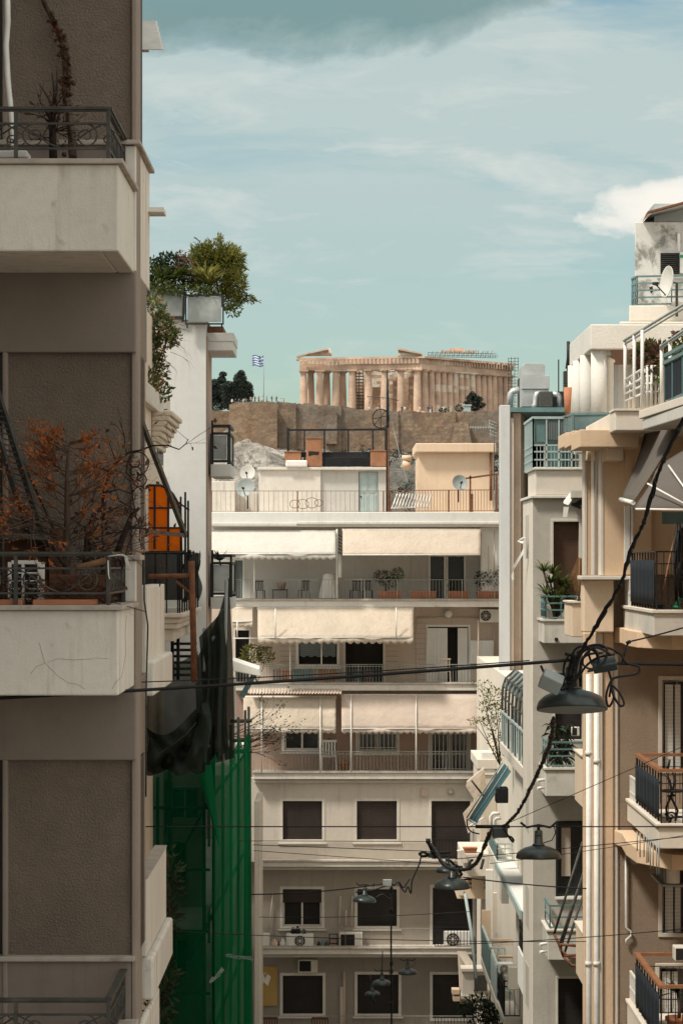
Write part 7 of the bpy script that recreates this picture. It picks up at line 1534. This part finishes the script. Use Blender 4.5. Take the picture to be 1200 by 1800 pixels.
shrub('street_tree', 'small leafy climber growing up beside the lowest far right balconies', [(P(838,1760,74), (.35,.3,.2), .5), (P(856,1780,74), (.3,.3,.3), 1), (P(870,1790,74), (.35,.3,.3), .8), (P(820,1775,74), (.3,.2,.12), .3), (P(850,1810,74), (.5,.4,.3), 1)], 'leaf_d', 240, .14, .06, P(852,1860,74))
shrub('balcony_creeper', 'thin yellowish creeper climbing beside the curved glass canopy', [(P(868,1225,72), (.35,.3,.25), .8), (P(875,1255,72), (.3,.3,.3), .8), (P(862,1270,72), (.25,.2,.2), .4), (P(850,1242,72), (.16,.2,.14), .2), (P(870,1300,72), (.2,.2,.3), .3), (P(842,1266,72), (.12,.12,.1), .12), (P(830,1267,72), (.08,.1,.08), .08), (P(878,1320,72), (.15,.2,.3), .25), (P(845,1205,72), (.3,.2,.14), .2)], 'leaf_y', 260, .09, .035, P(878,1345,72))
# ------------------------------------------------------------------ suspended street lamps and cables
def lamp_tree(label, px, py, Y, w, tilt=(0,0), bracket=True, hang=0):
    """px,py = middle of the rim; w = rim width in photo pixels"""
    r = w*Y/F/2; c = P(px, py, Y); th = thing('street_lamp', label, 'street lamp', c, 'enamel street lamps hung over the street')
    s = r/.25
    pr = [(.253,.012),(.25,.03),(.238,.062),(.205,.095),(.15,.122),(.085,.14),(.07,.142)]; inn = [(.07,.13),(.14,.112),(.195,.085),(.228,.055),(.24,.022),(.243,.0)]
    m = MB(); m.lathe([(.228*s,.002*s),(.25*s,0)]+[(a*s, b*s) for a, b in pr], c, 48); sh = m.build('shade', W['lamp'], th)
    m = MB(); m.lathe([(a*s, b*s-.002*s) for a, b in inn], c, 40); m.build('reflector', W['greybox'], sh)
    m = MB(); m.lathe([(.072*s,.1425*s),(.07*s,.158*s),(.05*s,.165*s),(.044*s,.30*s),(.03*s,.315*s)], c, 20); m.box(c.x-.03*s, c.x+.03*s, c.y-.052*s, c.y-.046*s, c.z+.26*s, c.z+.28*s); m.build('neck', W['lamp'], th)
    m = MB(); m.lathe([(.002*s,.03*s),(.03*s,.04*s),(.045*s,.075*s),(.035*s,.11*s)], c, 14); m.build('bulb', M('amber_bulb', (.5,.16,.04), .25), th)
    if bracket:
        m = MB(); m.tube([c+Vector((0,0,.31*s)), c+Vector((0,0,.38*s))], .018*s, 6); m.tube([c+Vector((-.20*s,0,.40*s)), c+Vector((-.13*s,0,.345*s)), c+Vector((0,0,.37*s)), c+Vector((.13*s,0,.345*s)), c+Vector((.20*s,0,.40*s))], .014*s, 6); m.tube([c+Vector((.17*s,0,.385*s)), c+Vector((.19*s,.02*s,.28*s)), c+Vector((.15*s,.02*s,.2*s)), c+Vector((.05*s,0,.17*s))], .006*s, 5); m.build('bracket', W['black'], th)
    th.rotation_euler = (R(tilt[0]), R(tilt[1]), 0); return th
lamp_tree('nearest large dark lamp with a broad shade below the cable knot', 1005, 1248, 19.3, 124, (-9.5, 0), False)
lamp_tree('dark lamp hanging alone in front of the grey cement block', 946, 1509, 31, 79, (-3, 0)); lamp_tree('lamp in front of the far balconies on the low bend of the thick cable', 794.5, 1561, 38, 63, (1, 0), False); lamp_tree('half hidden lamp right behind the one on the cable bend', 786, 1533, 46, 40, (0, 0))
lamp_tree('small pale topped lamp before the middle shuttered window', 640, 1585, 58, 41, (0, 3)); lamp_tree('small lamp alone to the right of the vertical wire', 716, 1712, 70, 34); lamp_tree('upper of the two small lamps tangled with the vertical wire', 671, 1731, 72, 34); lamp_tree('lowest smallest lamp with a dangling tag', 654, 1749, 78, 27, (0, -4))
# main diagonal bundle
def knobbly(pts, r, n=7, step=.035, amp=.35, wraps=True):
    m = MB(); pts = [Vector(p) for p in pts]; out = []
    for a, b in zip(pts, pts[1:]):
        k = max(2, int((b-a).length/step)); out += [a.lerp(b, i/k)+Vector((rng.gauss(0,r*.25), 0, rng.gauss(0,r*.25))) for i in range(k)]
    out.append(pts[-1]); m.tube(out, [r*(1+rng.uniform(-amp,amp)) for _ in out], n)
    ph = rng.uniform(0,6)
    for w_ in (-.8,.9): m.tube([q+Vector((r*w_*math.cos(i*.21+ph)+rng.gauss(0,r*.12), r*.5*w_, r*w_*math.sin(i*.17+ph))) for i, q in enumerate(out)], r*.34, 5)
    for i in range(3, len(out)-2, 7):
        i += rng.randint(0,3)
        if i < len(out)-1: m.tube([out[i], out[i].lerp(out[i+1], rng.uniform(.5,1.))], r*rng.uniform(1.25,1.6), 7)
    return m
def smooth(pts, Y0, Y1, n=6):
    o = []; N_ = len(pts)
    v = [P(a, b, Y0+(Y1-Y0)*i/(N_-1)) for i, (a, b) in enumerate(pts)]
    for i in range(N_-1):
        p0, p1, p2, p3 = v[max(0,i-1)], v[i], v[i+1], v[min(N_-1,i+2)]
        for j in range(n):
            t = j/n; o.append(.5*((2*p1)+(p2-p0)*t+(2*p0-5*p1+4*p2-p3)*t*t+(3*p1-p0-3*p2+p3)*t**3))
    return o+[v[-1]]
tag(knobbly(smooth([(1230,690),(1200,738),(1170,800),(1150,850),(1130,920),(1108,965),(1090,1025),(1062,1075),(1035,1120),(1018,1150),(1003,1190)], 17.5, 19.2, 4), .0115).build('cable_bundle', W['rubber']), 'thick tape wrapped cable bundle running diagonally down to the nearest lamp', 'cable')
tag(knobbly(smooth([(972,1262),(968,1300),(955,1335),(938,1372),(925,1400),(908,1430),(885,1453)], 19.6, 29, 4), .013, step=.05).build('cable_bundle', W['rubber']), 'knobbly cable bundle sagging from the nearest lamp toward the junction box', 'cable')
tag(knobbly(smooth([(868,1456),(858,1470),(850,1490),(838,1515),(822,1527),(800,1528),(782,1522),(770,1505),(762,1490),(752,1480)], 29, 40, 4), .017, step=.06).build('cable_bundle', W['rubber']), 'drooping cable bundle curving left past the lamps on the bend', 'cable')
# knot above the nearest lamp
t = thing('cable_knot', 'tangle of looped black cables with two grey boxes above the nearest lamp', 'cable', P(1030,1165,19.2)); m = MB()
loops = [[(1000,1190),(1010,1160),(1025,1140),(1050,1133),(1066,1142),(1060,1165),(1040,1176),(1024,1168),(1028,1150),(1048,1138),(1072,1150)],[(1012,1175),(1006,1150),(1020,1136),(1044,1142),(1052,1160),(1046,1176),(1032,1180)],[(1000,1185),(1015,1155),(1040,1137),(1068,1139),(1090,1150),(1100,1165),(1122,1172),(1118,1184),(1085,1190),(1074,1196),(1066,1215),(1065,1232),(1070,1242),(1078,1225),(1074,1205),(1088,1218),(1096,1236),(1090,1241),(1080,1228),(1074,1212)],[(995,1200),(1008,1198),(1018,1180),(1022,1160),(1035,1150),(1058,1148)],[(985,1215),(1000,1205),(1016,1190),(1030,1170),(1050,1156),(1080,1150)],[(950,1170),(956,1182),(968,1192),(984,1196),(995,1205)],[(1040,1168),(1034,1150),(1038,1142),(1048,1150),(1050,1170)],[(1068,1176),(1072,1190),(1074,1200),(1070,1225)],[(1000,1150),(992,1165),(990,1185),(1000,1205),(996,1222)]]
for k, L_ in enumerate(loops): MB().tube(smooth(L_, 19.15+.015*k, 19.05+.02*k, 5), .0085, 6).build('cable_loop', W['rubber'], t)
m.tube(smooth([(1010,1150),(1004,1180),(1000,1215)], 19.2, 19.25, 4), .03, 7); m.tube(smooth([(1018,1145),(1010,1175),(1008,1212)], 19.25, 19.28, 4), .02, 7)
m.tube([P(992,1149,19.2), P(1006,1152,19.2)], .012, 6); m.build('cable_core', W['rubber'], t)
for c, sz, rz, nm in (((968,1198,19.1), (.075,.06,.055), 25, 'junction_box'), ((1062,1169,19.15), (.085,.05,.032), -10, 'splice_box')):
    m = MB(); m.box(-sz[0], sz[0], -sz[1], sz[1], -sz[2], sz[2]); bmesh.ops.rotate(m.bm, verts=m.bm.verts, cent=(0,0,0), matrix=Matrix.Rotation(R(rz),3,'Y')@Matrix.Rotation(R(28),3,'X')); bmesh.ops.translate(m.bm, verts=m.bm.verts, vec=P(*c)); o = m.build(nm, W['greybox'] if nm == 'junction_box' else W['lamp'], t, bevel=.01)
m = MB(); m.tube([P(1103,1128,19.2), P(1092,1167,19.2)], .008, 5); m.tube([P(1100,1131,19.2), P(1107,1127,19.2)], .014, 5); m.build('hook', W['black'], t)
# horizontal span wires: (label, y-left, x-left, y-right, x-right, distance, sag, radius)
sp = [('thick twisted black cable crossing the whole street below the balconies', -40, 1229, 1000, 1160, 19.2, .015, .0125),
 ('thick black cable from the knot to the right frame edge', 1080, 1166, 1260, 1169, 19.2, .0, .011),
 ('thin wire just above the thick cable at the left', -20, 1206, 930, 1161, 20.5, .03, .0045),
 ('thin wire rising right from the hook above the knot', 1104, 1128, 1260, 1084, 19.2, .01, .006),
 ('straight black wire through the junction box across the street', 255, 1453, 1250, 1453, 29, .0, .007),
 ('wire crossing above the junction box to the upper right', 885, 1450, 1250, 1290, 29, .0, .004),
 ('pale thin wire just below the straight black wire', 420, 1478, 760, 1479, 38, .0, .005),
 ('second thin wire below the straight black wire at the left', 445, 1485, 770, 1497, 40, .0, .006),
 ('thin wire crossing the middle window band', 445, 1495, 780, 1519, 41, .0, .005),
 ('black wire from the bend lamps to the grey cement block', 800, 1540, 1030, 1562, 36, .02, .009),
 ('thin black wire dropping across the green net and lower balconies', 255, 1634, 1030, 1655, 39, .05, .006),
 ('wire in front of the rails climbing to the lower right', 800, 1660, 1250, 1627, 34, .03, .006),
 ('wavy thin wire across the dark shuttered windows', 456, 1612, 830, 1602, 62, .05, .008),
 ('wire from the wall to the small pale topped lamp', 440, 1572, 680, 1552, 58, .06, .014),
 ('wire leaving the lone lamp toward the right block', 800, 1510, 1250, 1466, 31, .0, .005),
 ('thin wire crossing below the lone lamp toward the lower right', 860, 1518, 1250, 1460, 33, .02, .004)]
for l, xa, ya, xb, yb, Y, sag, r in sp: wire(l, P(xa,ya,Y), P(xb,yb,Y), sag, r)
def barbs(a, b, Y, n, w):
    m = MB()
    for i in range(n): q = P(a+(b-a)*i/n+rng.uniform(-3,3), 1204+rng.uniform(-3,3)+i*.02, Y); m.tube([q, q+Vector((rng.gauss(0,w), rng.gauss(0,w*.4), rng.gauss(0,w)))], .006, 4)
    return m
tag(barbs(0, 22, 20.5, 26, .02).build('tie_wire', W['rubber']), 'short frayed black tie on the thin wire at the left frame edge', 'wire'); tag(barbs(76, 90, 20.5, 14, .012).build('tie_wire', W['rubber']), 'small frayed black tie on the thin wire over the cracked parapet', 'wire')
t = thing('junction_box', 'dark grey junction box where the bundles meet the straight wire', 'junction box', P(878,1466,29)); MB().pbox(865, 892, 1455, 1473, 28.9, .12).build('body', W['lamp'], t, bevel=.012); m = MB(); m.tube(smooth([(884,1456),(890,1465),(897,1476),(902,1481),(896,1474),(893,1470),(899,1472),(903,1478)], 28.8, 28.8, 4), .011, 6); m.tube([P(835,1453,29), P(895,1453,29)], .02, 6); m.tube(smooth([(820,1440),(821,1452),(828,1462),(842,1466)], 29, 29), .008, 5); m.tube([P(880,1455,28.95), P(890,1453,28.95)], .028, 7); m.build('cables', W['rubber'], t)
t = thing('cable_splice', 'tangle of clamps and cable loops on the bend above the half hidden lamp', 'cable', P(780,1515,39)); m = MB()
for L_ in ([(736,1501),(744,1498),(752,1503),(742,1505),(736,1500)],[(750,1478),(756,1490),(760,1500),(766,1506)],[(770,1505),(775,1516),(790,1521)],[(790,1512),(797,1519),(806,1530),(811,1537),(805,1540)],[(800,1520),(814,1530),(822,1523),(826,1514),(830,1512)],[(783,1520),(795,1523),(812,1524)],[(757,1497),(770,1499),(790,1498)],[(845,1527),(849,1511)],[(790,1540),(797,1530),(803,1538),(808,1541)]): MB().tube(smooth(L_, 38.5, 38.6), .02, 6).build('cable_loop', W['rubber'], t)
m.tube([P(748,1478,39), P(756,1478,39)], .035, 6); m.build('hook', W['rubber'], t)
for q_ in ((752,768,1499,1508,38.6),(790,800,1525,1548,38.1)): MB().pbox(*q_, .1).build('clamp', W['lamp'], t, bevel=.01)
t = thing('small_cable_tangle', 'small looped cable tangle beside the pale topped lamp', 'cable', P(695,1565,58)); m = MB()
for L_ in ([(676,1552),(684,1550),(692,1556),(700,1550),(708,1560),(715,1552),(720,1545)],[(700,1552),(706,1562),(712,1568),(716,1558),(722,1570),(724,1548),(736,1520),(740,1502)],[(660,1578),(672,1572),(684,1580),(690,1570)],[(625,1568),(650,1566),(680,1556)],[(650,1566),(640,1568),(634,1578)]): MB().tube(smooth(L_, 58, 58), .018, 5).build('cable_loop', W['rubber'], t)
m = MB(); m.pbox(673,688,1547,1557,57.9,.15); m.build('clamp', W['greybox'], t)
m = MB(); m.tube([P(688,1556,66), P(687,1650,66), P(688,1820,66)], .022, 6); 
for py in (1560,1596,1690,1704,1760): m.tube([P(687.5,py,66), P(687.5,py+7,66)], .045, 6)
tag(m.build('hanging_wire', W['rubber']), 'long vertical black wire hanging in front of the lower windows', 'wire')
m = MB(); m.tube([P(671,1712,72), P(672,1672,72)], .015, 5); m.tube([P(654,1735,77.8), P(650,1712,77.8)], .015, 5); m.tube([P(684,1724,71.8), P(688,1718,71.8)], .03, 5); m.tube([P(655,1745,77.7), P(657,1763,77.7)], .03, 5); tag(m.build('lamp_leads', W['lamp']), 'dark leads and tag around the two tangled small lamps', 'wire')
